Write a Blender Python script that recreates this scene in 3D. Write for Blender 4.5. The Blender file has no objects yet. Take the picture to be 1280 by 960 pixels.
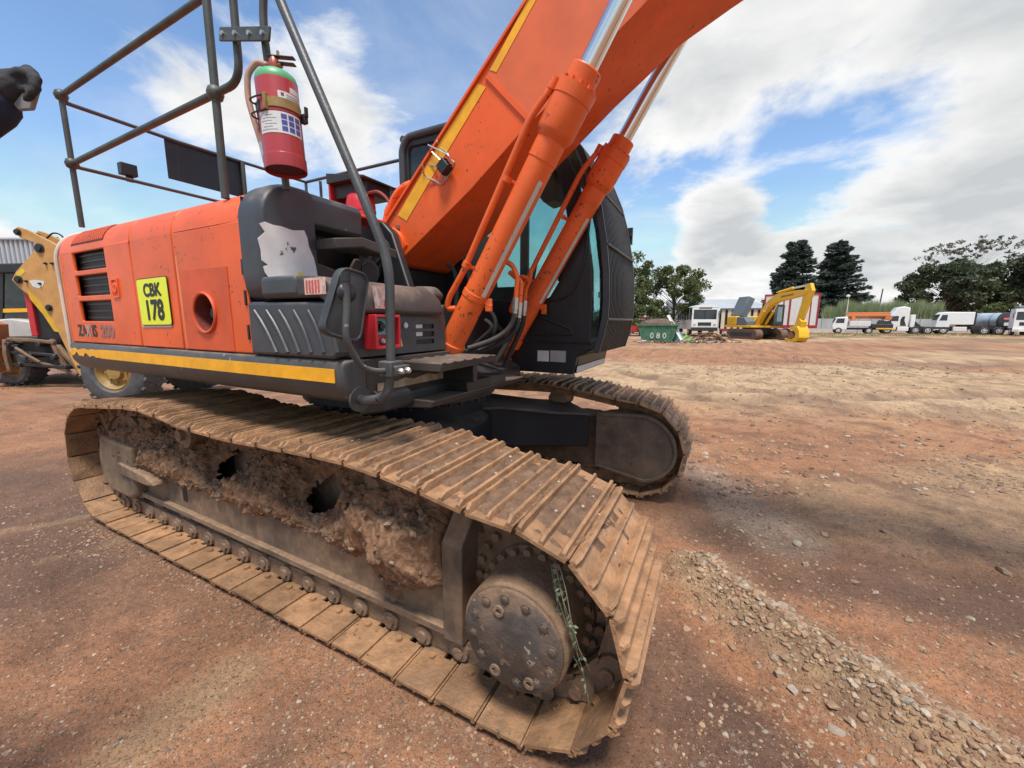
import bpy, bmesh, math, random
import numpy as np
from mathutils import Vector, Matrix

random.seed(7)
RNG = np.random.default_rng(11)
SC = bpy.context.scene
COL = SC.collection
R = math.radians

# ---------------------------------------------------------------- camera
FPX, YAW, PITCH, ROLL = 500.07, R(27.009), R(8.898), R(0.276)
CAM = Vector((1.695, -2.438, 1.452))
FWD = Vector((-math.sin(YAW) * math.cos(PITCH), math.cos(YAW) * math.cos(PITCH), -math.sin(PITCH)))
_r0 = Vector((math.cos(YAW), math.sin(YAW), 0))
_u0 = _r0.cross(FWD)
RT = _r0 * math.cos(ROLL) + _u0 * math.sin(ROLL)
UP = -_r0 * math.sin(ROLL) + _u0 * math.cos(ROLL)
cam_data = bpy.data.cameras.new('camera')
cam_data.sensor_width = 36.0
cam_data.lens = 36.0 * FPX / 1280.0
cam_data.clip_start = 0.02
cam_data.clip_end = 2000
cam = bpy.data.objects.new('camera', cam_data)
COL.objects.link(cam)
cam.matrix_world = Matrix(((RT.x, UP.x, -FWD.x, CAM.x), (RT.y, UP.y, -FWD.y, CAM.y), (RT.z, UP.z, -FWD.z, CAM.z), (0, 0, 0, 1)))
SC.camera = cam


def ray(px, py):
    return FWD + RT * ((px - 640) / FPX) - UP * ((py - 480) / FPX)


def P(px, py, depth):            # point at a depth along the optical axis
    return CAM + ray(px, py) * depth


def G(px, py, z=0.0):            # point on the ground
    d = ray(px, py)
    return CAM + d * ((z - CAM.z) / d.z)


def on(px, py, axis, val):       # point on an axis-aligned plane
    d = ray(px, py)
    return CAM + d * ((val - CAM[axis]) / d[axis])


# ---------------------------------------------------------------- sun, sky, exposure
SUN_EL, SUN_AZ = R(69), R(152)      # azimuth clockwise from +Y
sdir = Vector((math.sin(SUN_AZ) * math.cos(SUN_EL), math.cos(SUN_AZ) * math.cos(SUN_EL), math.sin(SUN_EL)))
sun_data = bpy.data.lights.new('sun', 'SUN')
sun_data.energy = 3.6
sun_data.angle = R(14)
sun_data.color = (1.0, 0.955, 0.88)
sun = bpy.data.objects.new('sun', sun_data)
COL.objects.link(sun)
sun.rotation_euler = sdir.to_track_quat('Z', 'Y').to_euler()
SC.view_settings.view_transform = 'Standard'
SC.view_settings.look = 'None'
SC.view_settings.exposure = 0.42
SC.view_settings.gamma = 1.0
SC.view_settings.use_curve_mapping = False

world = bpy.data.worlds.new('World')
SC.world = world
world.use_nodes = True
WN, WL = world.node_tree.nodes, world.node_tree.links
WN.clear()


def nd(nodes, typ, **kw):
    n = nodes.new(typ)
    for k, v in kw.items():
        if k == 'ins':
            for kk, vv in v.items():
                n.inputs[kk].default_value = vv
        else:
            setattr(n, k, v)
    return n


def mth(nodes, links, op, a, b=None, clamp=False):
    n = nodes.new('ShaderNodeMath')
    n.operation = op
    n.use_clamp = clamp
    for i, v in enumerate((a, b)):
        if v is None:
            continue
        if isinstance(v, (int, float)):
            n.inputs[i].default_value = v
        else:
            links.new(v, n.inputs[i])
    return n.outputs[0]


def build_sky():
    m = lambda op, a, b=None, clamp=False: mth(WN, WL, op, a, b, clamp)
    sky = nd(WN, 'ShaderNodeTexSky', sky_type='NISHITA', sun_disc=False, sun_elevation=SUN_EL, sun_rotation=SUN_AZ,
             altitude=1500, air_density=1.0, dust_density=1.2, ozone_density=1.0)
    tc = nd(WN, 'ShaderNodeTexCoord')
    d = tc.outputs['Generated']
    sep = nd(WN, 'ShaderNodeSeparateXYZ')
    WL.new(d, sep.inputs[0])
    zz = m('ADD', m('MAXIMUM', sep.outputs[2], 0.0), 0.30)
    cmb = nd(WN, 'ShaderNodeCombineXYZ')
    WL.new(m('DIVIDE', sep.outputs[0], zz), cmb.inputs[0])
    WL.new(m('DIVIDE', sep.outputs[1], zz), cmb.inputs[1])
    WL.new(m('MULTIPLY', sep.outputs[2], 1.6), cmb.inputs[2])

    def noise(off, scale, detail, rough, dist=0.25):
        mp = nd(WN, 'ShaderNodeMapping')
        mp.inputs['Location'].default_value = off
        WL.new(cmb.outputs[0], mp.inputs[0])
        n = nd(WN, 'ShaderNodeTexNoise', ins={'Scale': scale, 'Detail': detail, 'Roughness': rough, 'Distortion': dist})
        WL.new(mp.outputs[0], n.inputs['Vector'])
        return n.outputs['Fac']
    o = (2.3, 1.1, 0.4)
    n1 = noise(o, 2.3, 13, 0.58)
    n2 = noise((o[0] + sdir.x * 0.07, o[1] + sdir.y * 0.07, o[2] - 0.13), 2.3, 8, 0.54)
    n3 = noise((5, 2, 1), 0.9, 5, 0.5)
    n4 = noise((1, 7, 3), 1.3, 7, 0.6, 0.6)
    bias = None
    for (px, py, k, w) in CLOUDS:
        v = ray(px, py).normalized()
        dt = nd(WN, 'ShaderNodeVectorMath', operation='DOT_PRODUCT')
        WL.new(d, dt.inputs[0])
        dt.inputs[1].default_value = v
        e = m('MULTIPLY', m('POWER', 2.718, m('MULTIPLY', m('SUBTRACT', dt.outputs['Value'], 1.0), k)), w)
        bias = e if bias is None else m('ADD', bias, e)
    dens = m('ADD', m('ADD', m('MULTIPLY', m('SUBTRACT', n1, 0.5), 1.35), 0.5), bias)

    def smooth(v, a, b):
        r = nd(WN, 'ShaderNodeMapRange', interpolation_type='SMOOTHSTEP')
        WL.new(v, r.inputs[0])
        r.inputs[1].default_value = a
        r.inputs[2].default_value = b
        return r.outputs[0]
    mask = smooth(dens, 0.45, 0.75)
    # thin veil, stronger towards the horizon
    zc = m('MAXIMUM', sep.outputs[2], 0.0)
    veil = m('MULTIPLY', m('POWER', m('SUBTRACT', 1.0, zc), 6.0), 0.50)
    veil = m('ADD', veil, m('MULTIPLY', smooth(n4, 0.42, 0.74), 0.32))
    mask = m('MAXIMUM', mask, veil, True)
    # bright sunlit rims, grey undersides where the cloud is thick
    lit = m('ADD', m('MULTIPLY', m('SUBTRACT', n1, n2), 3.0), 0.80, True)
    thick = smooth(m('ADD', dens, m('MULTIPLY', m('SUBTRACT', n3, 0.5), 0.55)), 0.64, 1.02)
    sh = m('SUBTRACT', lit, m('MULTIPLY', thick, 0.62), True)
    cc = nd(WN, 'ShaderNodeMix', data_type='RGBA')
    WL.new(sh, cc.inputs[0])
    cc.inputs[6].default_value = (4.5, 4.7, 4.85, 1)
    cc.inputs[7].default_value = (7.7, 7.65, 7.5, 1)
    gain = nd(WN, 'ShaderNodeVectorMath', operation='MULTIPLY')
    WL.new(sky.outputs[0], gain.inputs[0])
    gain.inputs[1].default_value = SKYGAIN
    cap = nd(WN, 'ShaderNodeVectorMath', operation='MINIMUM')
    WL.new(gain.outputs[0], cap.inputs[0])
    cap.inputs[1].default_value = (5.2, 6.1, 7.0)
    mx = nd(WN, 'ShaderNodeMix', data_type='RGBA')
    WL.new(mask, mx.inputs[0])
    WL.new(cap.outputs[0], mx.inputs[6])
    WL.new(cc.outputs[2], mx.inputs[7])
    bg = nd(WN, 'ShaderNodeBackground', ins={'Strength': 0.1})
    WL.new(mx.outputs[2], bg.inputs[0])
    out = nd(WN, 'ShaderNodeOutputWorld')
    WL.new(bg.outputs[0], out.inputs[0])


SKYGAIN = (1.46, 1.66, 1.74)
# large cloud masses (+) and clear gaps (-): pixel direction, tightness, weight
CLOUDS = [(100, 20, 120, .14), (190, 75, 90, .14), (290, 70, 130, .06), (240, 130, 150, .10), (440, 140, 90, .20), (400, 195, 120, .18), (350, 110, 150, .10), (0, 285, 160, .30), (40, 215, 120, -.25),
          (560, 60, 26, -.26), (30, 110, 50, -.22), (340, 10, 130, -.16), (120, 190, 90, -.22), (150, 260, 200, -.15),
          (1060, 10, 18, .20), (1270, 110, 40, .16), (860, 80, 60, .22), (890, 165, 150, .10), (1000, 205, 80, -.27), (850, 245, 100, -.26), (945, 240, 130, -.22), (1090, 190, 140, -.12), (1150, 160, 260, -.10),
          (1200, 250, 40, .18), (915, 250, 260, .48), (890, 295, 200, .25), (870, 335, 160, .22), (1060, 320, 60, .18), (1240, 340, 60, .14), (820, 310, 240, -.22), (640, 260, 30, .0)]
build_sky()


# ---------------------------------------------------------------- noise for shapes
def _h(ix, iy, s):
    n = (ix.astype(np.int64) * 374761393 + iy.astype(np.int64) * 668265263 + s * 974711) & 0x7fffffff
    n = ((n ^ (n >> 13)) * 1274126177) & 0x7fffffff
    n = (n ^ (n >> 16)) & 0xffff
    return n / 65535.0


def vnoise(x, y, s=0):
    ix, iy = np.floor(x), np.floor(y)
    fx, fy = x - ix, y - iy
    fx, fy = fx * fx * (3 - 2 * fx), fy * fy * (3 - 2 * fy)
    a, b, c, d = _h(ix, iy, s), _h(ix + 1, iy, s), _h(ix, iy + 1, s), _h(ix + 1, iy + 1, s)
    return (a * (1 - fx) + b * fx) * (1 - fy) + (c * (1 - fx) + d * fx) * fy


def fbm(x, y, o=4, s=0, g=0.5):
    t, a, n = 0, 1.0, 0
    for k in range(o):
        t = t + a * vnoise(x * 2 ** k, y * 2 ** k, s + k * 17)
        n += a
        a *= g
    return t / n


def sstep(a, b, x):
    t = np.clip((x - a) / (b - a), 0, 1)
    return t * t * (3 - 2 * t)


# ---------------------------------------------------------------- materials
MATS = {}


def pm(name, col, rough=0.5, metal=0.0, var=0.12, vs=5.0, dust=0.0, dcol=(0.30, 0.19, 0.12), ds=2.5, top=0.6, wear=0.0, wcol=(0.1, 0.09, 0.08),
       ws=25.0, bump=0.0, bs=60.0, coat=0.0, streak=0.0, rnd=0.0, spec=0.5):
    """painted, rusty or dusty surface: colour drift, dust that lies on upward faces, chips and fine relief"""
    if name in MATS:
        return MATS[name]
    m = bpy.data.materials.new(name)
    m.use_nodes = True
    N, L = m.node_tree.nodes, m.node_tree.links
    N.clear()
    f = lambda op, a, b=None, c=False: mth(N, L, op, a, b, c)
    geo = nd(N, 'ShaderNodeNewGeometry')
    pos = geo.outputs['Position']

    def noise(scale, detail=6, rough_=0.6, vec=pos):
        n = nd(N, 'ShaderNodeTexNoise', ins={'Scale': scale, 'Detail': detail, 'Roughness': rough_})
        L.new(vec, n.inputs['Vector'])
        return n.outputs['Fac']

    def ramp(v, a, b):
        r = nd(N, 'ShaderNodeMapRange', interpolation_type='SMOOTHSTEP')
        L.new(v, r.inputs[0])
        r.inputs[1].default_value = a
        r.inputs[2].default_value = b
        return r.outputs[0]

    def mix(fac, a, b):
        x = nd(N, 'ShaderNodeMix', data_type='RGBA')
        if isinstance(fac, float):
            x.inputs[0].default_value = fac
        else:
            L.new(fac, x.inputs[0])
        for i, v in ((6, a), (7, b)):
            if isinstance(v, tuple):
                x.inputs[i].default_value = (v[0], v[1], v[2], 1)
            else:
                L.new(v, x.inputs[i])
        return x.outputs[2]
    c = mix(ramp(noise(vs), 0.3, 0.7), tuple(v * (1 - var) for v in col), tuple(min(1, v * (1 + var)) for v in col))
    ro = rough
    if rnd > 0:
        oi = nd(N, 'ShaderNodeObjectInfo')
        sc_ = nd(N, 'ShaderNodeVectorMath', operation='SCALE')
        L.new(c, sc_.inputs[0])
        L.new(f('ADD', f('MULTIPLY', oi.outputs['Random'], 2 * rnd), 1 - rnd), sc_.inputs['Scale'])
        c = sc_.outputs[0]
    if streak > 0:
        mp = nd(N, 'ShaderNodeMapping')
        mp.inputs['Scale'].default_value = (14, 14, 1.2)
        L.new(pos, mp.inputs[0])
        c = mix(f('MULTIPLY', ramp(noise(1.0, 5, 0.6, mp.outputs[0]), 0.5, 0.75), streak), c, dcol)
    if wear > 0:
        w = ramp(noise(ws, 4, 0.6), 0.72 - wear * 0.3, 0.76 - wear * 0.3)
        w = f('MULTIPLY', w, ramp(noise(ws * 0.15, 3), 0.42, 0.6))
        c = mix(w, c, wcol)
    if dust > 0:
        sp = nd(N, 'ShaderNodeSeparateXYZ')
        L.new(geo.outputs['Normal'], sp.inputs[0])
        dn = f('ADD', noise(ds, 8, 0.65), f('MULTIPLY', f('MAXIMUM', sp.outputs[2], 0.0), top * 0.35))
        dm = f('MULTIPLY', ramp(dn, 0.72 - dust * 0.45, 0.95 - dust * 0.3), min(1.0, 0.45 + dust * 0.6))
        c = mix(dm, c, mix(ramp(noise(30, 5), 0.3, 0.7), tuple(v * 0.8 for v in dcol), tuple(v * 1.2 for v in dcol)))
        rr = nd(N, 'ShaderNodeMix', data_type='FLOAT')
        L.new(dm, rr.inputs[0])
        rr.inputs[2].default_value = rough
        rr.inputs[3].default_value = 0.9
        ro = rr.outputs[0]
    b = nd(N, 'ShaderNodeBsdfPrincipled')
    L.new(c, b.inputs['Base Color'])
    if isinstance(ro, float):
        rv = f('ADD', f('MULTIPLY', noise(18, 3), 0.16), ro - 0.08)
        L.new(rv, b.inputs['Roughness'])
    else:
        L.new(ro, b.inputs['Roughness'])
    b.inputs['Metallic'].default_value = metal
    b.inputs['Specular IOR Level'].default_value = spec
    b.inputs['Coat Weight'].default_value = coat
    b.inputs['Coat Roughness'].default_value = 0.15
    if bump > 0:
        bn = nd(N, 'ShaderNodeBump', ins={'Strength': min(1.0, bump), 'Distance': 0.012})
        L.new(f('ADD', noise(bs, 8, 0.65), f('MULTIPLY', noise(bs * 0.2, 3), 1.0)), bn.inputs['Height'])
        L.new(bn.outputs[0], b.inputs['Normal'])
    o = nd(N, 'ShaderNodeOutputMaterial')
    L.new(b.outputs[0], o.inputs[0])
    MATS[name] = m
    return m


def glass_mat(name, tint, alpha=0.75, rough=0.02):
    if name in MATS:
        return MATS[name]
    m = bpy.data.materials.new(name)
    m.use_nodes = True
    N, L = m.node_tree.nodes, m.node_tree.links
    N.clear()
    tr = nd(N, 'ShaderNodeBsdfTransparent', ins={'Color': (*tint, 1)})
    gl = nd(N, 'ShaderNodeBsdfGlossy', ins={'Color': (0.9, 0.95, 0.95, 1), 'Roughness': rough})
    fr = nd(N, 'ShaderNodeFresnel', ins={'IOR': 1.5})
    df = nd(N, 'ShaderNodeBsdfDiffuse', ins={'Color': (0.35, 0.36, 0.34, 1)})
    geo = nd(N, 'ShaderNodeNewGeometry')
    no = nd(N, 'ShaderNodeTexNoise', ins={'Scale': 6.0, 'Detail': 5.0})
    L.new(geo.outputs['Position'], no.inputs['Vector'])
    m1 = nd(N, 'ShaderNodeMixShader')
    L.new(mth(N, L, 'MULTIPLY', no.outputs['Fac'], 0.16), m1.inputs[0])
    L.new(tr.outputs[0], m1.inputs[1])
    L.new(df.outputs[0], m1.inputs[2])
    m2 = nd(N, 'ShaderNodeMixShader')
    L.new(fr.outputs[0], m2.inputs[0])
    L.new(m1.outputs[0], m2.inputs[1])
    L.new(gl.outputs[0], m2.inputs[2])
    o = nd(N, 'ShaderNodeOutputMaterial')
    L.new(m2.outputs[0], o.inputs[0])
    MATS[name] = m
    return m


def attr_mat(name, rough=0.9, bump=0.5, bs=90.0, grain=0.25, speck=0.0):
    """colour from the mesh's own colour attribute, with fine grain and relief"""
    m = bpy.data.materials.new(name)
    m.use_nodes = True
    N, L = m.node_tree.nodes, m.node_tree.links
    N.clear()
    f = lambda op, a, b=None, c=False: mth(N, L, op, a, b, c)
    at = nd(N, 'ShaderNodeAttribute', attribute_name='Col')
    geo = nd(N, 'ShaderNodeNewGeometry')
    pos = geo.outputs['Position']

    def noise(s, d=6, r=0.65):
        n = nd(N, 'ShaderNodeTexNoise', ins={'Scale': s, 'Detail': d, 'Roughness': r})
        L.new(pos, n.inputs['Vector'])
        return n.outputs['Fac']
    g = f('ADD', f('MULTIPLY', f('SUBTRACT', noise(38, 8, 0.7), 0.5), grain * 2.6), 1.0)
    g = f('MULTIPLY', g, f('ADD', f('MULTIPLY', f('SUBTRACT', noise(3.2, 6), 0.5), grain * 1.3), 1.0))
    sc = nd(N, 'ShaderNodeVectorMath', operation='SCALE')
    L.new(at.outputs['Color'], sc.inputs[0])
    L.new(g, sc.inputs['Scale'])
    c = sc.outputs[0]
    hgt = f('ADD', noise(bs, 8, 0.7), f('MULTIPLY', noise(bs * 0.22, 4), 1.4))
    if speck > 0:
        for (vsz, th, pale, lim) in ((110.0, 0.30, (0.50, 0.36, 0.25), 0.82), (38.0, 0.24, (0.42, 0.28, 0.19), 0.90), (16.0, 0.2, (0.40, 0.27, 0.18), 0.93), (150.0, 0.34, (0.20, 0.105, 0.07), 0.74), (60.0, 0.3, (0.20, 0.11, 0.075), 0.88)):
            vo = nd(N, 'ShaderNodeTexVoronoi', feature='F1', ins={'Scale': vsz})
            L.new(pos, vo.inputs['Vector'])
            sr = nd(N, 'ShaderNodeSeparateXYZ')
            L.new(vo.outputs['Color'], sr.inputs[0])
            pick = f('GREATER_THAN', sr.outputs[0], lim)
            near = nd(N, 'ShaderNodeMapRange', interpolation_type='SMOOTHSTEP')
            L.new(vo.outputs['Distance'], near.inputs[0])
            near.inputs[1].default_value = th + 0.10
            near.inputs[2].default_value = th - 0.06
            k = f('MULTIPLY', f('MULTIPLY', pick, near.outputs[0]), speck)
            x = nd(N, 'ShaderNodeMix', data_type='RGBA')
            L.new(k, x.inputs[0])
            L.new(c, x.inputs[6])
            tn = nd(N, 'ShaderNodeMix', data_type='RGBA')
            L.new(sr.outputs[1], tn.inputs[0])
            tn.inputs[6].default_value = (pale[0] * 0.6, pale[1] * 0.5, pale[2] * 0.45, 1)
            tn.inputs[7].default_value = (*pale, 1)
            L.new(tn.outputs[2], x.inputs[7])
            c = x.outputs[2]
            hgt = f('ADD', hgt, f('MULTIPLY', k, 0.9))
    b = nd(N, 'ShaderNodeBsdfPrincipled')
    L.new(c, b.inputs['Base Color'])
    b.inputs['Roughness'].default_value = rough
    b.inputs['Specular IOR Level'].default_value = 0.25
    bn = nd(N, 'ShaderNodeBump', ins={'Strength': bump, 'Distance': 0.012})
    L.new(hgt, bn.inputs['Height'])
    L.new(bn.outputs[0], b.inputs['Normal'])
    o = nd(N, 'ShaderNodeOutputMaterial')
    L.new(b.outputs[0], o.inputs[0])
    MATS[name] = m
    return m


def leaf_mat(name, c1, c2, rough=0.6, trans=0.25):
    m = bpy.data.materials.new(name)
    m.use_nodes = True
    N, L = m.node_tree.nodes, m.node_tree.links
    N.clear()
    geo = nd(N, 'ShaderNodeNewGeometry')
    x = nd(N, 'ShaderNodeMix', data_type='RGBA')
    L.new(geo.outputs['Random Per Island'], x.inputs[0])
    x.inputs[6].default_value = (*c1, 1)
    x.inputs[7].default_value = (*c2, 1)
    b = nd(N, 'ShaderNodeBsdfPrincipled', ins={'Roughness': rough})
    L.new(x.outputs[2], b.inputs['Base Color'])
    t = nd(N, 'ShaderNodeBsdfTranslucent')
    L.new(x.outputs[2], t.inputs[0])
    mx = nd(N, 'ShaderNodeMixShader', ins={0: trans})
    L.new(b.outputs[0], mx.inputs[1])
    L.new(t.outputs[0], mx.inputs[2])
    o = nd(N, 'ShaderNodeOutputMaterial')
    L.new(mx.outputs[0], o.inputs[0])
    MATS[name] = m
    return m


# ---------------------------------------------------------------- mesh building
INV = {}


def tag(o, label=None, cat=None, group=None, kind=None):
    for k, v in (('label', label), ('category', cat), ('group', group), ('kind', kind)):
        if v:
            o[k] = v
    return o


def thing(name, label, cat, loc=(0, 0, 0), rz=0.0, group=None, world_parts=False):
    o = bpy.data.objects.new(name, None)
    o.empty_display_size = 0.2
    COL.objects.link(o)
    o.location = loc
    o.rotation_euler = (0, 0, rz)
    INV[o.name] = (Matrix.Translation(Vector(loc)) @ Matrix.Rotation(rz, 4, 'Z')).inverted() if world_parts else Matrix()
    return tag(o, label, cat, group)


def adopt(o, parent):
    o.parent = parent
    o.matrix_parent_inverse = INV.get(parent.name, Matrix())
    return o


class MB:
    def __init__(s):
        s.v, s.f = [], []

    def add(s, vs, fs):
        k = len(s.v)
        s.v += [tuple(v) for v in vs]
        s.f += [tuple(i + k for i in f) for f in fs]
        return s

    def box(s, x0, x1, y0, y1, z0, z1, M=None):
        vs = [Vector((x, y, z)) for x in (x0, x1) for y in (y0, y1) for z in (z0, z1)]
        if M:
            vs = [M @ v for v in vs]
        return s.add(vs, [(0, 1, 3, 2), (4, 6, 7, 5), (0, 4, 5, 1), (2, 3, 7, 6), (0, 2, 6, 4), (1, 5, 7, 3)])

    def prism(s, pts, axis, a, b, M=None):
        """polygon (the two other axes in order) pushed from a to b along axis"""
        n = len(pts)

        def mk(p, t):
            q = [0, 0, 0]
            o = [i for i in range(3) if i != axis]
            q[o[0]], q[o[1]], q[axis] = p[0], p[1], t
            q = Vector(q)
            return M @ q if M else q
        vs = [mk(p, a) for p in pts] + [mk(p, b) for p in pts]
        return s.add(vs, [tuple(range(n - 1, -1, -1)), tuple(range(n, 2 * n))] + [(i, (i + 1) % n, n + (i + 1) % n, n + i) for i in range(n)])

    def loft(s, rings, cap=True, close=True):
        n = len(rings[0])
        vs = [p for r in rings for p in r]
        fs = []
        for k in range(len(rings) - 1):
            for i in range(n if close else n - 1):
                j = (i + 1) % n
                fs.append((k * n + i, k * n + j, (k + 1) * n + j, (k + 1) * n + i))
        if cap:
            fs += [tuple(range(n - 1, -1, -1)), tuple((len(rings) - 1) * n + i for i in range(n))]
        return s.add(vs, fs)

    def lathe(s, prof, base, axis, n=24, cap=True):
        """prof: (radius, distance along axis)"""
        ax = Vector(axis).normalized()
        e = ax.orthogonal().normalized()
        g = ax.cross(e)
        base = Vector(base)
        return s.loft([[base + ax * h + (e * math.cos(6.28318 * i / n) + g * math.sin(6.28318 * i / n)) * r for i in range(n)] for r, h in prof], cap)

    def cyl(s, p0, p1, r0, r1=None, n=16):
        p0, p1 = Vector(p0), Vector(p1)
        return s.lathe([(r0, 0), (r0 if r1 is None else r1, (p1 - p0).length)], p0, p1 - p0, n)

    def ring(s, c, axis, ro, ri, h, n=28):
        ax = Vector(axis).normalized()
        return s.lathe([(ri, 0), (ro, 0), (ro, h), (ri, h), (ri, 0)], c, ax, n, cap=False)

    def tube(s, pts, r, n=10, fillet=0.0, seg=5):
        pts = [Vector(p) for p in pts]
        if fillet:
            q = [pts[0]]
            for i in range(1, len(pts) - 1):
                a, b, c = pts[i - 1], pts[i], pts[i + 1]
                d = min(fillet, (a - b).length * .45, (c - b).length * .45)
                s0, s1 = b + (a - b).normalized() * d, b + (c - b).normalized() * d
                q += [s0 * (1 - t) ** 2 + b * 2 * t * (1 - t) + s1 * t * t for t in [k / seg for k in range(seg + 1)]]
            pts = q + [pts[-1]]
        t = (pts[1] - pts[0]).normalized()
        e = t.orthogonal().normalized()
        rings = []
        for i, p in enumerate(pts):
            t2 = (pts[min(i + 1, len(pts) - 1)] - pts[max(i - 1, 0)]).normalized()
            e = (e - t2 * e.dot(t2)).normalized()
            g = t2.cross(e)
            rr = r[i] if isinstance(r, (list, tuple)) else r
            rings.append([p + (e * math.cos(6.28318 * k / n) + g * math.sin(6.28318 * k / n)) * rr for k in range(n)])
        return s.loft(rings)

    def plate(s, a0, a1, b0, b1, holes, axis, t0, t1):
        """rectangular plate with rectangular openings; (a,b) are the two other axes in order"""
        A = sorted({a0, a1, *[h[0] for h in holes], *[h[1] for h in holes]})
        B = sorted({b0, b1, *[h[2] for h in holes], *[h[3] for h in holes]})
        inside = lambda a, b: any(h[0] < a < h[1] and h[2] < b < h[3] for h in holes)
        solid = {}
        for i in range(len(A) - 1):
            for j in range(len(B) - 1):
                solid[i, j] = not inside((A[i] + A[i + 1]) / 2, (B[j] + B[j + 1]) / 2)
        o = [k for k in range(3) if k != axis]

        def q(a, b, t):
            r = [0, 0, 0]
            r[o[0]], r[o[1]], r[axis] = a, b, t
            return r
        for (i, j), ok in solid.items():
            if not ok:
                continue
            c = [(A[i], B[j]), (A[i + 1], B[j]), (A[i + 1], B[j + 1]), (A[i], B[j + 1])]
            s.add([q(*p, t0) for p in c], [(0, 3, 2, 1)])
            s.add([q(*p, t1) for p in c], [(0, 1, 2, 3)])
            for (di, dj, u, w) in ((0, -1, 0, 1), (1, 0, 1, 2), (0, 1, 2, 3), (-1, 0, 3, 0)):
                if not solid.get((i + di, j + dj), False):
                    s.add([q(*c[u], t0), q(*c[w], t0), q(*c[w], t1), q(*c[u], t1)], [(0, 1, 2, 3)])
        return s

    def mesh(s, name, smooth=40):
        me = bpy.data.meshes.new(name)
        me.from_pydata(s.v, [], s.f)
        bm = bmesh.new()
        bm.from_mesh(me)
        bmesh.ops.remove_doubles(bm, verts=bm.verts, dist=1e-6)
        bmesh.ops.recalc_face_normals(bm, faces=bm.faces)
        bm.to_mesh(me)
        bm.free()
        if smooth:
            me.polygons.foreach_set('use_smooth', [True] * len(me.polygons))
            me.set_sharp_from_angle(angle=R(smooth))
        return me

    def build(s, name, mat, parent=None, smooth=40, bevel=0.0, seg=2):
        me = s.mesh(name, smooth)
        return put(name, me, mat, parent, bevel, seg)


def put(name, me, mat, parent=None, bevel=0.0, seg=2):
    o = bpy.data.objects.new(name, me)
    COL.objects.link(o)
    if mat is not None and not me.materials:
        me.materials.append(mat)
    if parent is not None:
        adopt(o, parent)
    if bevel:
        b = o.modifiers.new('bevel', 'BEVEL')
        b.width, b.segments, b.limit_method, b.angle_limit = bevel, seg, 'ANGLE', R(35)
    return o


def np_mesh(name, V, F, mat, parent=None, cols=None, smooth=True):
    me = bpy.data.meshes.new(name)
    V = np.asarray(V, np.float32)
    F = np.asarray(F, np.int32)
    me.vertices.add(len(V))
    me.vertices.foreach_set('co', V.ravel())
    k = F.shape[1]
    me.loops.add(F.size)
    me.loops.foreach_set('vertex_index', F.ravel())
    me.polygons.add(len(F))
    me.polygons.foreach_set('loop_start', np.arange(0, F.size, k, dtype=np.int32))
    me.polygons.foreach_set('loop_total', np.full(len(F), k, np.int32))
    me.polygons.foreach_set('use_smooth', np.full(len(F), smooth))
    me.update()
    me.validate()
    if cols is not None:
        a = me.color_attributes.new('Col', 'FLOAT_COLOR', 'POINT')
        c4 = np.ones((len(V), 4), np.float32)
        c4[:, :3] = cols
        a.data.foreach_set('color', c4.ravel())
    return put(name, me, mat, parent)


def grid_faces(nu, nv):
    i = np.arange(nu * nv).reshape(nu, nv)
    return np.stack([i[:-1, :-1], i[1:, :-1], i[1:, 1:], i[:-1, 1:]], -1).reshape(-1, 4)


def text_part(name, body, size, mat, parent, M, bold=0.0, extrude=0.001, xs=1.0):
    """flat lettering; bold lays shifted copies a hair apart so that strokes thicken and holes stay open"""
    cu = bpy.data.curves.new(name, 'FONT')
    cu.body, cu.size, cu.extrude = body, size, extrude
    cu.align_x, cu.align_y = 'CENTER', 'CENTER'
    o = bpy.data.objects.new(name + '_tmp', cu)
    me = bpy.data.meshes.new_from_object(o)
    bpy.data.objects.remove(o)
    me.name = name
    if bold:
        bm = bmesh.new()
        for k in range(9):
            a = 6.28318 * k / 8
            t = me.copy()
            t.transform(Matrix.Translation((bold * math.cos(a) if k < 8 else 0, bold * math.sin(a) if k < 8 else 0, k * .00006)))
            bm.from_mesh(t)
            bpy.data.meshes.remove(t)
        bm.to_mesh(me)
        bm.free()
    me.transform(M @ Matrix.Scale(xs, 4, (1, 0, 0)))
    me.materials.clear()
    return put(name, me, mat, parent)


ICO = None


def ico(level=1):
    bm = bmesh.new()
    bmesh.ops.create_icosphere(bm, subdivisions=level, radius=1.0)
    V = np.array([v.co[:] for v in bm.verts])
    F = np.array([[v.index for v in f.verts] for f in bm.faces])
    bm.free()
    return V, F


def scatter_stones(C, S, level=1, flat=0.65, rough=0.25, seed=3):
    """one mesh of many separate stones: C centres, S sizes"""
    rng = np.random.default_rng(seed)
    V, F = ico(level)
    n = len(C)
    A = rng.normal(size=(n, 3, 3))
    Q, _ = np.linalg.qr(A)
    sc = rng.uniform(0.55, 1.0, (n, 3))
    W = V[None] * (1 + rng.uniform(-rough, rough, (n, len(V), 1)))
    W = W * sc[:, None, :]
    W = np.einsum('nij,nvj->nvi', Q, W)
    W[:, :, 2] *= flat
    W = W * np.asarray(S)[:, None, None] + np.asarray(C)[:, None, :]
    FF = (F[None] + (np.arange(n) * len(V))[:, None, None]).reshape(-1, 3)
    return W.reshape(-1, 3), FF, len(V)

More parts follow.
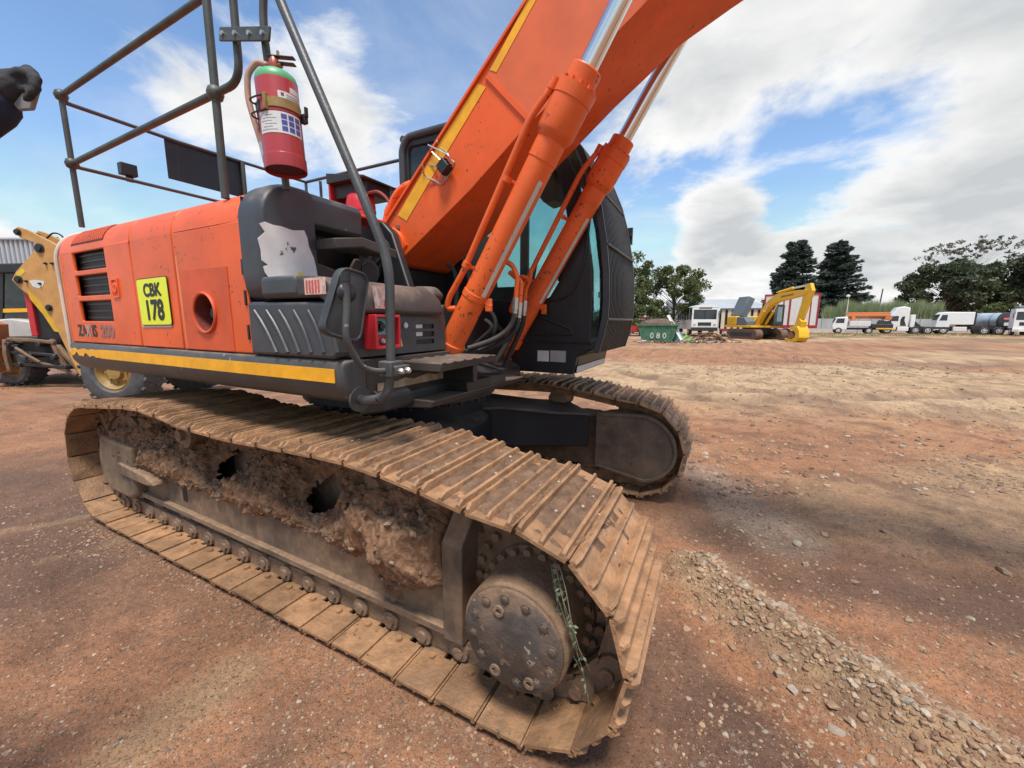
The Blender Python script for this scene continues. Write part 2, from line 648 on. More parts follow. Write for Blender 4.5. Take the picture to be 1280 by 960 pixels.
# ---------------------------------------------------------------- ground
def seg_dist(x, y, pts):
    d = np.full(np.shape(x), 1e9)
    for (a, b) in zip(pts[:-1], pts[1:]):
        ax, ay, bx, by = a[0], a[1], b[0], b[1]
        L2 = (bx - ax) ** 2 + (by - ay) ** 2
        t = np.clip(((x - ax) * (bx - ax) + (y - ay) * (by - ay)) / L2, 0, 1)
        d = np.minimum(d, np.hypot(x - ax - t * (bx - ax), y - ay - t * (by - ay)))
    return d


def gpts(*pp):
    return [(G(px, py).x, G(px, py).y) for px, py in pp]


WINDROW = gpts((880, 710), (895, 728), (935, 765), (1010, 815), (1110, 880), (1230, 950), (1420, 1060))
GREYBAND = gpts((880, 590), (930, 640), (975, 665))
DARK1 = gpts((905, 665), (985, 700), (1090, 720), (1280, 760))
DARK2 = gpts((1010, 560), (1120, 585), (1280, 640))
DARK3 = gpts((860, 850), (880, 960), (1000, 1100))
DARK4 = gpts((0, 600), (90, 640), (110, 690))  # left ground: the machine's shade put into the soil colour
DARK5 = gpts((880, 500), (930, 512), (985, 515))
ORNG1 = gpts((860, 690), (900, 760), (960, 830), (1010, 880))
ORNG2 = gpts((930, 590), (1050, 630), (1190, 660))
ORNG3 = gpts((900, 530), (960, 545), (1100, 530), (1280, 560))
TAN1 = gpts((760, 455), (900, 480), (1100, 470), (1280, 500))
TAN2 = gpts((1100, 640), (1200, 640), (1300, 600))
GRASS = gpts((1000, 421), (1080, 420), (1180, 423), (1290, 424))
ORNGF = gpts((770, 440), (900, 441), (1000, 436), (1120, 431), (1290, 433))
RUT1 = gpts((0, 662), (60, 655), (130, 640), (180, 655))
RUT2 = gpts((60, 700), (110, 690), (170, 665))
PALE = gpts((150, 960), (205, 905), (290, 850))
RUTS = [gpts((1280, 424), (1190, 432), (1230, 442), (1290, 446)), gpts((1000, 428), (1060, 432), (1170, 437), (1290, 440)), gpts((860, 500), (1000, 506), (1130, 520), (1280, 523)),
        gpts((790, 470), (900, 492), (1050, 500), (1280, 494)), gpts((960, 450), (1100, 458), (1280, 455))]


def track_zone(x, y):
    """1 where the excavator's tracks press the ground flat"""
    return sstep(0.35, 0.05, np.maximum(np.abs(x + 0.45) - 2.0, 0) + np.maximum(np.abs(np.abs(y) - 1.1) - 0.33, 0))


def ground_h(x, y):
    x, y = np.asarray(x, float), np.asarray(y, float)
    far = np.hypot(x - CAM.x, y - CAM.y)
    h = (fbm(x * 0.22, y * 0.22, 3, 5) - 0.5) * 0.16 * sstep(2, 9, far)
    h = h + (fbm(x * 1.3, y * 1.3, 5, 9) - 0.5) * 0.085
    h = h + (fbm(x * 7, y * 7, 4, 23, 0.6) - 0.5) * 0.026
    d = seg_dist(x, y, WINDROW)
    h = h + 0.085 * np.exp(-(d / 0.13) ** 2) * (0.5 + fbm(x * 5, y * 5, 3, 31)) - 0.02 * np.exp(-((d - 0.32) / 0.14) ** 2)
    h = h - 0.03 * np.exp(-(seg_dist(x, y, DARK1) / 0.35) ** 2)
    h = h + 0.018 * np.exp(-(seg_dist(x, y, RUT1) / 0.03) ** 2) + 0.015 * np.exp(-(seg_dist(x, y, RUT2) / 0.03) ** 2)
    for q in RUTS[2:]:
        dd = seg_dist(x, y, q) + (fbm(x * .8, y * .8, 3, 71) - .5) * .5
        h = h - 0.05 * np.exp(-(dd / 0.22) ** 2) + 0.04 * np.exp(-((dd - 0.45) / 0.2) ** 2)
    # clods pushed up beside the near track
    h = h + 0.03 * np.exp(-((y + 1.5) / 0.08) ** 2) * sstep(-2.4, -2.0, x) * sstep(1.5, 1.2, x) * fbm(x * 6, y * 6, 4, 77)
    t = track_zone(x, y)
    return h * (1 - t) + t * (-0.004 + (fbm(x * 7, y * 7, 4, 23, 0.6) - 0.5) * 0.016)


def build_ground():
    fine = np.arange(-4.6, 6.4, 0.026)
    g, s = [], 0.026
    while sum(g) < 400:
        s *= 1.06
        g.append(s)
    g = np.cumsum(g)
    xs = np.concatenate([(-4.6 - g)[::-1], fine, fine[-1] + g]) + 0.2
    fy = np.arange(-2.6, 5.0, 0.026)
    ys = np.concatenate([(-2.6 - g)[::-1], fy, fy[-1] + g])
    X, Y = np.meshgrid(xs, ys, indexing='ij')
    x, y = X.ravel(), Y.ravel()
    z = ground_h(x, y)
    # soil colours, with shade painted into the left patch
    u, v = x * RT.x + y * RT.y, -x * RT.y + y * RT.x
    n1 = fbm(u * 0.16 + 3, v * 0.42, 5, 41)
    n2 = fbm(x * 0.9, y * 0.9, 5, 43)
    n3 = fbm(x * 3.1, y * 3.1, 5, 47)
    brown, orange, tan, dark, grey = [np.array(c) for c in ((.312, .152, .082), (.335, .155, .078), (.46, .315, .182), (.118, .068, .047), (.38, .305, .235))]
    c = np.repeat(brown[None], len(x), 0)

    def lay(w, col):
        nonlocal c
        w = np.clip(w, 0, 1)[:, None]
        c = c * (1 - w) + col * w
    right = sstep(-0.2, 1.2, (x - 1.0) + (y - 1.0) * 0.25 + (n2 - .5) * 1.5)
    far = sstep(3.0, 9.0, y + x * 0.2 + (n2 - .5) * 3)
    lay(right * 0.8 * sstep(.40, .58, n1 * .6 + n3 * .4), orange)
    lay(right * 0.55 * sstep(.5, .66, fbm(u * .5 + 5, v * 1.4, 5, 59)), tan * .8)
    lay(far * (0.5 + 0.9 * sstep(.36, .56, n1)), tan)
    lay(far * 0.75 * sstep(.50, .62, fbm(u * 0.11 + 9, v * 0.5, 5, 53)), orange)
    jag = (n2 - .5) * .5 + (n3 - .5) * .35
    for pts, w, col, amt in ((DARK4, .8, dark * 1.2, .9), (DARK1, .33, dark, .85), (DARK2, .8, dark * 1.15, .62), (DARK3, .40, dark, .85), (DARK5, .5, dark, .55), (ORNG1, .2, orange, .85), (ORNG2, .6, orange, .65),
                             (ORNG3, 1.6, orange, .75), (TAN1, 3.0, tan, .85), (TAN2, .6, tan * .8, .6), (GREYBAND, .24, grey, .5), (WINDROW, .20, tan * .75, .8), (PALE, .14, tan * .7, .6), (RUT1, .05, tan * .7, .4), (RUT2, .05, tan * .7, .35)):
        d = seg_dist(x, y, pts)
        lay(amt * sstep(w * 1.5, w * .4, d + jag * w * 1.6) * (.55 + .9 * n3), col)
    lay(.8 * sstep(5.5, 1.5, seg_dist(x, y, ORNGF) + (n1 - .5) * 6), orange)
    for q in RUTS:
        k = .12 + .02 * np.hypot(x, y)
        lay(.5 * sstep(k * 2, k * .6, seg_dist(x, y, q) + (n2 - .5) * k * 2), dark * 1.5)
    lay(.75 * sstep(6.0, 1.5, seg_dist(x, y, GRASS) + (n1 - .5) * 9) * sstep(.38, .56, n2), np.array((.13, .125, .055)))
    # left yard: a little greyer, tufts
    lay(.5 * sstep(-3, -6, x) * sstep(.45, .6, n1), np.array((.235, .165, .13)))
    # damp clods and dry crust at small scale
    lay(.5 * sstep(.55, .68, n3), dark * 1.15)
    lay(.35 * sstep(.54, .64, fbm(x * 9, y * 9, 4, 67, .6)), dark * 1.3)
    lay(.35 * sstep(.56, .66, fbm(x * 6, y * 6, 4, 69, .6)), c * 1.35)
    lay(.30 * sstep(.45, .3, n3), c * 1.25)
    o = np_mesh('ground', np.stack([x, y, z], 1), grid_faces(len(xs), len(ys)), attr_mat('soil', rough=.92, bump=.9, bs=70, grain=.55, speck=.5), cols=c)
    tag(o, kind='structure')
    return o


build_ground()


def build_gravel():
    rng = np.random.default_rng(5)
    C, S, K = [], [], []
    PAL = np.array([(.37, .255, .165), (.34, .22, .14), (.24, .14, .09), (.40, .32, .24), (.20, .15, .115), (.32, .19, .115)])

    def put_n(n, px0, px1, py0, py1, s0, s1, pw=2.5):
        k = 0
        for _ in range(n * 3):
            if k >= n:
                break
            g = G(rng.uniform(px0, px1), rng.uniform(py0, py1))
            if math.hypot(g.x - CAM.x, g.y - CAM.y) > 22:
                continue
            w = float(vnoise(np.array([g.x * 2.3]), np.array([g.y * 2.3]), 61)[0])
            if rng.random() > w * 1.5:
                continue
            if -2.45 < g.x < 1.6 and .78 < abs(g.y) < 1.42:
                continue
            C.append((g.x, g.y))
            S.append(s0 + (s1 - s0) * rng.random() ** pw)
            K.append(rng.integers(0, 6))
            k += 1
    put_n(8000, -60, 760, 640, 1000, .0020, .010, 4.5)
    put_n(6000, 780, 1340, 560, 1000, .0025, .014, 4.5)
    put_n(3000, -60, 400, 500, 700, .004, .016, 3)
    put_n(3500, 860, 1340, 440, 620, .007, .04, 3)
    put_n(900, 780, 1340, 420, 470, .02, .06, 2)
    # clods and grit thrown up along the near track
    for _ in range(2200):
        xx = rng.uniform(-2.3, 1.55)
        C.append((xx, -1.40 - abs(rng.normal(0, .05)) if rng.random() < .8 else rng.uniform(-1.6, -1.4)))
        S.append(.0025 + .012 * rng.random() ** 3.5)
        K.append(rng.choice([2, 5, 2, 1]))
    # stones that make up the windrow and the pale gravel beside the far track
    for pts, n, w, s0, s1 in ((WINDROW, 1700, .10, .004, .026), (WINDROW, 1700, .27, .003, .017), (GREYBAND, 1300, .20, .003, .014)):
        P_ = np.array(pts)
        for _ in range(n):
            i = rng.integers(0, len(P_) - 1)
            t = rng.random()
            q = P_[i] * (1 - t) + P_[i + 1] * t + rng.normal(0, w, 2)
            C.append(tuple(q))
            S.append(s0 + (s1 - s0) * rng.random() ** 2.6)
            K.append(rng.choice([0, 1, 1, 5, 2, 0, 3]))
    C, S, K = np.array(C), np.array(S), np.array(K)
    z = ground_h(C[:, 0], C[:, 1])
    V, F, nv = scatter_stones(np.column_stack([C, z + S * .05]), S, 1, .62, .22)
    cols = np.repeat(PAL[K] * rng.uniform(.7, 1.15, (len(K), 1)), nv, 0)
    o = np_mesh('gravel', V, F, attr_mat('gravel_stone', rough=.85, bump=.4, bs=160, grain=.2), cols=cols, smooth=False)
    tag(o, 'loose pale gravel scattered over the red earth', 'gravel', kind='stuff')


build_gravel()


def build_stones():
    """the stones of the windrow that can be picked out one by one"""
    rng = np.random.default_rng(21)
    base = []
    for k in range(9):
        V, F = ico(3)
        n = np.ones(len(V))
        for _ in range(14):
            d = rng.normal(size=3)
            d /= np.linalg.norm(d)
            lim = rng.uniform(.45, .8)
            pr = V @ d
            V = V - np.outer(np.maximum(pr - lim, 0) * .97, d)
        V = V * (1 + .08 * (fbm(V[:, 0] * 3 + k, V[:, 1] * 3 + V[:, 2] * 2, 4, k) - .5))[:, None]
        V = V * np.array([1, rng.uniform(.65, .9), rng.uniform(.5, .7)])
        me = bpy.data.meshes.new('stone')
        me.from_pydata(V.tolist(), [], F.tolist())
        me.polygons.foreach_set('use_smooth', [True] * len(me.polygons))
        me.set_sharp_from_angle(angle=R(14))
        me.materials.append([STONE_A, STONE_B, STONE_C][k % 3])
        base.append(me)
    spots = [(972, 778, 23), (1015, 790, 15), (1040, 832, 17), (1072, 848, 21), (1095, 845, 18), (1122, 868, 20), (1062, 858, 22), (930, 752, 12), (960, 752, 14), (1140, 866, 24), (1170, 888, 15), (1196, 895, 19),
             (1205, 905, 22), (1128, 905, 18), (1040, 880, 20), (1010, 862, 14), (1000, 815, 12), (1028, 805, 11), (960, 800, 13), (945, 775, 12), (905, 735, 11), (890, 722, 10), (1085, 880, 13), (1153, 905, 12), (1110, 892, 12),
             (990, 760, 10), (1150, 925, 14), (1230, 925, 16), (1240, 945, 13), (1070, 725, 14), (1008, 700, 12), (1095, 738, 10), (1135, 772, 14), (1255, 716, 22), (998, 677, 16), (1030, 670, 14), (1105, 668, 14), (927, 660, 10),
             (915, 805, 14), (975, 840, 18), (992, 858, 17), (858, 778, 15), (1243, 800, 11), (1215, 768, 11), (1178, 745, 10), (950, 645, 10), (1045, 905, 22), (1060, 898, 13), (1090, 945, 20), (1215, 935, 18), (985, 795, 16), (950, 762, 13), (1105, 868, 14), (1018, 838, 13)]
    for k, (px, py, s) in enumerate(spots):
        g = G(px, py)
        dep = (Vector((g.x, g.y, 0)) - CAM).dot(FWD)
        r = s * .5 * dep / FPX * 1.0
        z = float(ground_h(np.array([g.x]), np.array([g.y]))[0])
        o = bpy.data.objects.new('stone', base[k % 9])
        COL.objects.link(o)
        o.location = (g.x, g.y, z + r * .12)
        o.scale = (r, r, r)
        o.rotation_euler = (rng.uniform(-.35, .35), rng.uniform(-.35, .35), rng.uniform(0, 6.28))
        hue = ('tan', 'pale grey', 'dark brown')[(k % 9) % 3]
        near = float(seg_dist(np.array([g.x]), np.array([g.y]), WINDROW)[0]) < .16
        big = 'large' if s > 17 else 'small'
        if near:
            tag(o, '%s %s stone in the long ridge of rubble beside the tracks' % (big, hue), 'stone', 'stones in the rubble ridge')
        else:
            tag(o, '%s %s stone lying alone on bare red earth' % (big, hue), 'stone', 'stones lying alone on the earth')


STONE_A = pm('stone_tan', (.36, .27, .19), .85, var=.25, vs=20, bump=.5, bs=60, dust=.4, dcol=(.30, .19, .12))
STONE_B = pm('stone_grey', (.37, .32, .26), .85, var=.25, vs=20, bump=.5, bs=60, dust=.3, dcol=(.30, .19, .12))
STONE_C = pm('stone_brown', (.30, .19, .12), .85, var=.3, vs=20, bump=.5, bs=60, dust=.3, dcol=(.32, .21, .13))
build_stones()

# ---------------------------------------------------------------- paints of the main machine
DUST = (.33, .21, .135)
ORANGE = pm('orange_paint', (.76, .115, .024), .40, var=.13, vs=2.2, dust=.14, dcol=(.50, .17, .075), ds=3.5, top=.5, wear=.30, wcol=(.14, .07, .045), ws=38, coat=.05, streak=.24, spec=.3)
ORANGE_D = pm('orange_repaint', (.60, .085, .022), .55, var=.14, vs=5, dust=.25, dcol=(.36, .14, .08), wear=.08, wcol=(.25, .06, .03))
ORANGE_M = pm('orange_machinery', (.76, .128, .028), .40, var=.12, vs=4, dust=.14, dcol=(.45, .18, .1), wear=.42, wcol=(.16, .06, .04), ws=30, coat=.05, spec=.35)
GREY = pm('grey_plastic', (.046, .050, .057), .42, var=.16, vs=4, dust=.16, dcol=(.20, .165, .14), ds=4, top=.9, wear=.06, wcol=(.2, .19, .18), bump=.08, bs=120)
GREYW = pm('worn_grey_metal', (.058, .060, .062), .45, var=.2, vs=6, dust=.24, dcol=(.23, .165, .12), top=.8, wear=.22, wcol=(.30, .29, .28), ws=30, bump=.12, bs=80)
BROWNGREY = pm('dusty_brown_grey', (.055, .045, .040), .55, var=.18, vs=6, dust=.22, dcol=(.24, .165, .12), top=.9, wear=.08, wcol=(.25, .2, .17), bump=.1, bs=60)
BLACK = pm('black_paint', (.017, .018, .020), .45, var=.2, vs=5, dust=.12, dcol=(.14, .105, .085), top=.8, streak=.12)
NAVY = pm('dark_navy_paint', (.009, .012, .017), .5, spec=.25, var=.2, vs=3, dust=.10, dcol=(.16, .115, .085), top=1.2)
RUBBER = pm('black_rubber', (.022, .021, .021), .65, var=.25, vs=15, dust=.3, dcol=(.16, .11, .08), bump=.2, bs=120)
STEEL = pm('dusty_track_steel', (.31, .168, .084), .55, var=.3, vs=11, dust=.42, dcol=(.20, .118, .072), ds=9, top=.15, wear=.32, wcol=(.12, .078, .055), ws=26, bump=.6, bs=60, streak=.25, rnd=.22)
STEELF = pm('dark_track_steel', (.36, .21, .115), .7, var=.3, vs=9, dust=.4, dcol=(.22, .135, .085), ds=7, top=.3, bump=.5, bs=70, rnd=.2)
LINK = pm('muddy_chain_steel', (.21, .132, .085), .75, var=.3, vs=12, dust=.4, dcol=(.26, .17, .11), ds=9, bump=.7, bs=60)
FRAME = pm('scuffed_frame_steel', (.13, .096, .068), .6, var=.35, vs=6, dust=.85, dcol=(.26, .162, .098), ds=3.0, top=.8, wear=.14, wcol=(.06, .06, .065), ws=20, bump=.3, bs=50, streak=.6)
FRAMEF = pm('dusty_frame_steel', (.10, .078, .06), .6, var=.35, vs=5, dust=.6, dcol=(.26, .17, .105), ds=4.0, top=.8, bump=.25, bs=50, streak=.3)
HUB = pm('worn_hub_steel', (.066, .057, .052), .5, var=.35, vs=8, dust=.58, dcol=(.22, .135, .082), ds=5, top=1.1, wear=.35, wcol=(.32, .27, .22), ws=22, bump=.4, bs=70)
HUBS = pm('dusty_hub_side', (.185, .112, .066), .7, var=.3, vs=9, dust=.5, dcol=(.27, .17, .105), ds=6, top=.6, bump=.5, bs=60)
MUD = pm('caked_mud', (.225, .122, .068), .95, var=.4, vs=14, dust=.35, dcol=(.27, .175, .11), ds=9, top=.9, bump=1.0, bs=42)
MUDL = pm('dry_mud', (.165, .092, .054), .95, var=.35, vs=18, dust=.35, dcol=(.26, .158, .095), ds=12, top=.5, bump=1.0, bs=70)
CHROME = pm('chrome_rod', (.72, .73, .74), .18, 1.0, var=.06, vs=4)
YELLOW_T = pm('yellow_reflective_tape', (.85, .40, .012), .42, var=.10, vs=14, wear=.10, wcol=(.15, .1, .06), ws=40, dust=.12)
LIME = pm('lime_plate', (.78, .84, .010), .4, var=.03)
INK = pm('black_print_and_shade', (.012, .012, .013), .5, var=.1)  # print, and black sheets that stand for shade in openings
WHITE = pm('white_sticker', (.62, .62, .60), .55, var=.08, vs=20, dust=.12)
WHITEP = pm('torn_white_sticker', (.74, .73, .71), .6, var=.10, vs=9, dust=.22, dcol=(.36, .27, .2), wear=.22, wcol=(.10, .095, .09), ws=14)
PINKP = pm('faded_warning_sticker', (.62, .42, .36), .55, var=.3, vs=40)
REDP = pm('red_paint', (.50, .022, .030), .42, var=.12, vs=6, dust=.14, dcol=(.35, .12, .09), coat=.1)
TEAL = pm('teal_label', (.12, .48, .58), .4, var=.15, vs=60)
BRASS = pm('brass', (.55, .40, .15), .35, .9)
PLATED = pm('plated_steel', (.50, .49, .47), .35, .8, var=.15, vs=30, dust=.2)
GALV = pm('grey_painted_tube', (.062, .068, .062), .5, var=.25, vs=10, wear=.22, wcol=(.10, .065, .045), ws=24, dust=.12, dcol=(.2, .16, .13))
CABGLASS = glass_mat('teal_cab_glass', (.74, .91, .90))
CREAM = pm('cream_edge_paint', (.58, .52, .44), .55, var=.15, wear=.15, wcol=(.2, .1, .06))
LAMPGLASS = pm('lamp_glass', (.5, .5, .5), .1)

EX = thing('excavator', 'large orange crawler excavator with muddy tracks, raised boom and black cab', 'excavator', (-.43, -.1, 0), world_parts=True)


# ---------------------------------------------------------------- tracks
def track_path():
    pts = [(x, .035) for x in np.linspace(1.15, -2.12, 60)]
    ci, ri = (-2.12, .452), .417
    pts += [(ci[0] + ri * math.cos(a), ci[1] + ri * math.sin(a)) for a in np.linspace(R(268), R(103), 50)]
    ctl = [(-2.33, .79), (-2.16, .862), (-1.75, .905), (-1.3, .937), (-.85, .897), (-.4, .884), (0, .897), (.4, .906), (.66, .882), (.93, .842), (1.08, .816), (1.22, .795)]
    for i in range(1, len(ctl) - 2):
        p0, p1, p2, p3 = [np.array(c) for c in ctl[i - 1:i + 3]]
        for t in np.linspace(0, 1, 12, endpoint=False):
            q = .5 * ((2 * p1) + (-p0 + p2) * t + (2 * p0 - 5 * p1 + 4 * p2 - p3) * t * t + (-p0 + 3 * p1 - 3 * p2 + p3) * t ** 3)
            pts.append(tuple(q))
    cs, rs = (1.15, .425), .392
    pts += [(cs[0] + rs * math.cos(a), cs[1] + rs * math.sin(a)) for a in np.linspace(R(98), R(-88), 50)]
    p = np.array(pts + [pts[0]])
    s = np.concatenate([[0], np.cumsum(np.hypot(*np.diff(p, axis=0).T))])
    return p, s


PTH, PS = track_path()
NSHOE = int(round(PS[-1] / .191))
PITCHM = PS[-1] / NSHOE


def path_at(s):
    s = s % PS[-1]
    return np.array([np.interp(s, PS, PTH[:, 0]), np.interp(s, PS, PTH[:, 1])])


def shoe_mesh():
    m = MB()
    h = .305
    # plate with the two mud-relief holes near the middle
    for (a, b) in ((-.0875, -.058), (-.022, .0840)):
        m.box(a, b, -h, h, -.012, 0)
    for (a, b) in ((-h, -.135), (-.085, .085), (.135, h)):
        m.box(-.058, -.022, a, b, -.012, 0)
    # rolled leading lip
    m.prism([(.076, -.001), (.084, .0), (.088, .004), (.0905, .011), (.087, .014), (.082, .009), (.076, .006)], 1, -h, h)
    for (t, hh, w) in ((-.082, .030, .013), (-.004, .024, .011), (.070, .030, .013)):
        rings = []
        for (y, k) in ((-h + .002, .45), (-h + .022, 1.0), (h - .022, 1.0), (h - .002, .45)):
            rings.append([(t - w, y, -.001), (t + w, y, -.001), (t + w * .45, y, hh * k), (t - w * .45, y, hh * k)])
        m.loft(rings)
    # bolt heads on the inner face
    for y in (-.155, -.07, .07, .155):
        m.lathe([(.016, 0), (.016, .014)], (.02, y, -.026), (0, 0, 1), 6)
    return m.mesh('shoe', 30)


def link_mesh():
    m = MB()
    for y in (-.095, .095):
        prof = [(-.125, -.085), (-.10, -.105), (.06, -.105), (.095, -.085), (.11, -.055), (.095, -.028), (.05, -.014), (-.06, -.014), (-.115, -.03), (-.135, -.058)]
        m.prism(prof, 1, y - .017, y + .017)
        for t in (-.095, .095):
            w = .034 if t < 0 else .027
            m.cyl((t, y - w, -.060), (t, y + w, -.060), .044 if t < 0 else .040, n=12)
        m.cyl((.095, y - .046, -.060), (.095, y + .046, -.060), .025, n=8)
    m.cyl((-.095, -.09, -.058), (-.095, .09, -.058), .028, n=12)
    return m.mesh('link', 35)


SHOE, LINKM = shoe_mesh(), link_mesh()
SHOE.materials.append(STEEL)
LINKM.materials.append(LINK)
SHOE_F, LINK_F = SHOE.copy(), LINKM.copy()
SHOE_F.materials[0] = STEELF
LINK_F.materials[0] = STEELF


def shoe_frame(k, yc):
    s = .03 + k * PITCHM
    a, b = path_at(s - PITCHM / 2), path_at(s + PITCHM / 2)
    c = (a + b) / 2
    t = (b - a) / np.linalg.norm(b - a)
    T, Yv = Vector((t[0], 0, t[1])), Vector((0, 1, 0))
    n = T.cross(Yv)
    return Matrix(((T.x, 0, n.x, c[0]), (T.y, 1, n.y, yc), (T.z, 0, n.z, c[1]), (0, 0, 0, 1)))


def build_track(yc, near):
    tr = MB()
    # the bushings' line carries the part itself: pins through the whole chain
    for k in range(NSHOE):
        M = shoe_frame(k, yc)
        a, b = M @ Vector((.095, -.12, -.058)), M @ Vector((.095, .12, -.058))
        tr.cyl(a, b, .0195, n=8)
    T = tr.build('track_chain', LINK if near else STEELF, EX)
    if near:
        tag(T, 'tan muddy track with triple-grouser shoes beside the travel motor')
    rr = np.random.default_rng(5 if near else 6)
    for k in range(NSHOE):
        M = shoe_frame(k, yc)
        J = Matrix.Rotation(rr.normal(0, .012), 4, 'Y') @ Matrix.Translation((0, rr.normal(0, .0025), rr.normal(0, .0015)))
        for nm, me in (('shoe', SHOE if near else SHOE_F), ('link', LINKM if near else LINK_F)):
            o = put(nm, me, None, T)
            o.matrix_basis = M @ J if nm == 'shoe' else M
    # caked soil between the grousers of the upper run, with pebbles stuck in it
    V, F, off = [], [], 0
    C, S = [], []
    rng = np.random.default_rng(8)
    for k in range(NSHOE):
        M = shoe_frame(k, yc)
        up = M.col[2].z
        if up < -.3 or not near and up < .5:
            continue
        Mn = np.array(M)
        front = M.col[3].x
        full = 1.0 if front < 1.15 else max(.25, 1.0 - (front - 1.15) * 2.2)
        for (t0, t1) in ((-.072, -.012), (.004, .060), (.076, .103)):
            nu, nv = 7, 56
            t = np.linspace(t0, t1, nu)
            yv = np.linspace(-.285, .285, nv)
            TT, YY = np.meshgrid(t, yv, indexing='ij')
            prof = np.sin(np.pi * (TT - t0) / (t1 - t0)) ** .5
            nz = fbm(TT * 30 + k * 7.3, YY * 22 + k, 4, 91)
            hgt = (-.004 * full - .008 + .040 * nz * full) * (.35 + .65 * prof) - .004 + .010 * (np.abs(YY) < .2) * full
            hgt = np.where(np.abs(YY) > .27, -.004, hgt)
            Q = np.stack([TT, YY, hgt, np.ones_like(TT)], -1).reshape(-1, 4) @ Mn.T
            V.append(Q[:, :3])
            F.append(grid_faces(nu, nv) + off)
            off += nu * nv
            if near:
                for _ in range(rng.integers(3, 11)):
                    i, j = rng.integers(1, nu - 1), rng.integers(3, nv - 3)
                    C.append(Q[i * nv + j, :3])
                    S.append(.0025 + .011 * rng.random() ** 3.5)
    o = np_mesh('caked_mud', np.concatenate(V), np.concatenate(F), MUDL, T)
    o['kind'] = 'stuff'
    if near:
        V, F, nv = scatter_stones(np.array(C), np.array(S), 1, .8, .2)
        cols = np.repeat(np.array([(.42, .36, .28), (.30, .22, .15), (.24, .15, .1), (.5, .45, .38)])[rng.integers(0, 4, len(S))], nv, 0)
        o = np_mesh('pebble_grit', V, F, MATS['gravel_stone'], T, cols, smooth=False)
        o['kind'] = 'stuff'
    return T


TN = build_track(-1.10, True)
TF = build_track(1.10, False)


def sprocket_end(yc, side, mat_face, mat_side):
    """toothed wheel with the travel motor's stepped hub; side -1 points to -Y"""
    m = MB()
    n, cx, cz = 21, 1.15, .425
    prof = []
    for k in range(n):
        a = 6.28318 * k / n
        for (da, r) in ((-.42, .300), (-.20, .345), (.20, .345), (.42, .300)):
            prof.append((cx + r * math.cos(a + da * 6.28318 / n), cz + r * math.sin(a + da * 6.28318 / n)))
    m.prism(prof, 1, yc - .028, yc + .028)
    S = m.build('sprocket', mat_side, EX, bevel=.004)
    y0 = yc + side * .028
    m = MB()
    for k in range(24):
        a = 6.28318 * k / 24
        m.lathe([(.019, 0), (.019, .030)], (cx + .255 * math.cos(a), y0, cz + .255 * math.sin(a)), (0, side, 0), 6)
    m.lathe([(.285, 0), (.285, .020)], (cx, y0 - side * .012, cz), (0, side, 0), 40)
    m.build('bolt_ring', mat_side, S)
    return S


S1 = sprocket_end(-1.10, -1, HUB, HUBS)
m = MB()
hx, hz = 1.155, .392
m.lathe([(.225, 0), (.225, .035), (.205, .045), (.196, .13), (.196, .232), (.188, .240)], (hx, -1.125, hz), (0, -1, 0), 48)
mo = m.build('travel_motor', HUBS, EX, bevel=.003)
m = MB()
m.lathe([(.183, 0), (.183, .010), (.178, .014), (.0, .014)], (hx, -1.364, hz), (0, -1, 0), 48, cap=False)
cv = m.build('hub_cover', HUB, mo)
for k in range(12):
    a = 6.28318 * (k + .3) / 12
    m = MB()
    c = Vector((hx + .150 * math.cos(a), -1.3775, hz + .150 * math.sin(a)))
    m.lathe([(.019, 0), (.019, .0025), (.0135, .0025), (.0135, .0055), (.011, .0065)], c, (0, -1, 0), 6 if k % 4 else 12)
    m.build('bolt', HUB, cv)
m = MB()
for (dx, dz) in ((-.045, .10), (.07, -.125), (-.06, -.13)):
    m.ring((hx + dx, -1.377, hz + dz), (0, -1, 0), .020, .010, .008, 12)
m.build('drain_plug', LINK, cv)
for k in range(22):
    a = 6.28318 * k / 22
    m = MB()
    m.lathe([(.0165, 0), (.0165, .026)], (hx + .211 * math.cos(a), -1.168, hz + .211 * math.sin(a)), (0, -1, 0), 6)
    m.build('bolt', HUBS, mo)
sprocket_end(1.10, 1, HUB, STEELF)
for yc, ma in ((-1.10, LINK), (1.10, STEELF)):
    m = MB()
    m.lathe([(.26, -.09), (.33, -.09), (.33, -.045), (.31, -.04), (.31, .04), (.33, .045), (.33, .09), (.26, .09), (.22, .03), (.1, .03), (.1, .12), (.0, .12)], (-2.12, yc, .452), (0, 1, 0), 40, cap=False)
    m.build('idler_wheel', ma, EX)
    for cx in (.42, -1.22):
        m = MB()
        m.lathe([(.05, -.12), (.085, -.12), (.085, -.09), (.07, -.085), (.07, .085), (.085, .09), (.085, .12), (.05, .12)], (cx, yc, .745), (0, 1, 0), 24)
        m.cyl((cx, yc - .15, .745), (cx, yc + .2, .745), .035)
        m.box(cx - .05, cx + .05, yc + .02, yc + .12, .55, .70)
        m.build('carrier_roller', ma, EX)
    for k in range(8):
        cx = -1.75 + k * .355
        m = MB()
        m.lathe([(.05, -.095), (.088, -.095), (.088, -.075), (.072, -.07), (.072, .07), (.088, .075), (.088, .095), (.05, .095)], (cx, yc, .205), (0, 1, 0), 20)
        m.cyl((cx, yc - .10, .205), (cx, yc + .10, .205), .035, n=10)
        m.build('track_roller', ma, EX)


# ---------------------------------------------------------------- near track frame
def frame_z0(x):
    return .172 + (.82 - x) * .020


FN = MB()
xa, xb = -1.95, .84
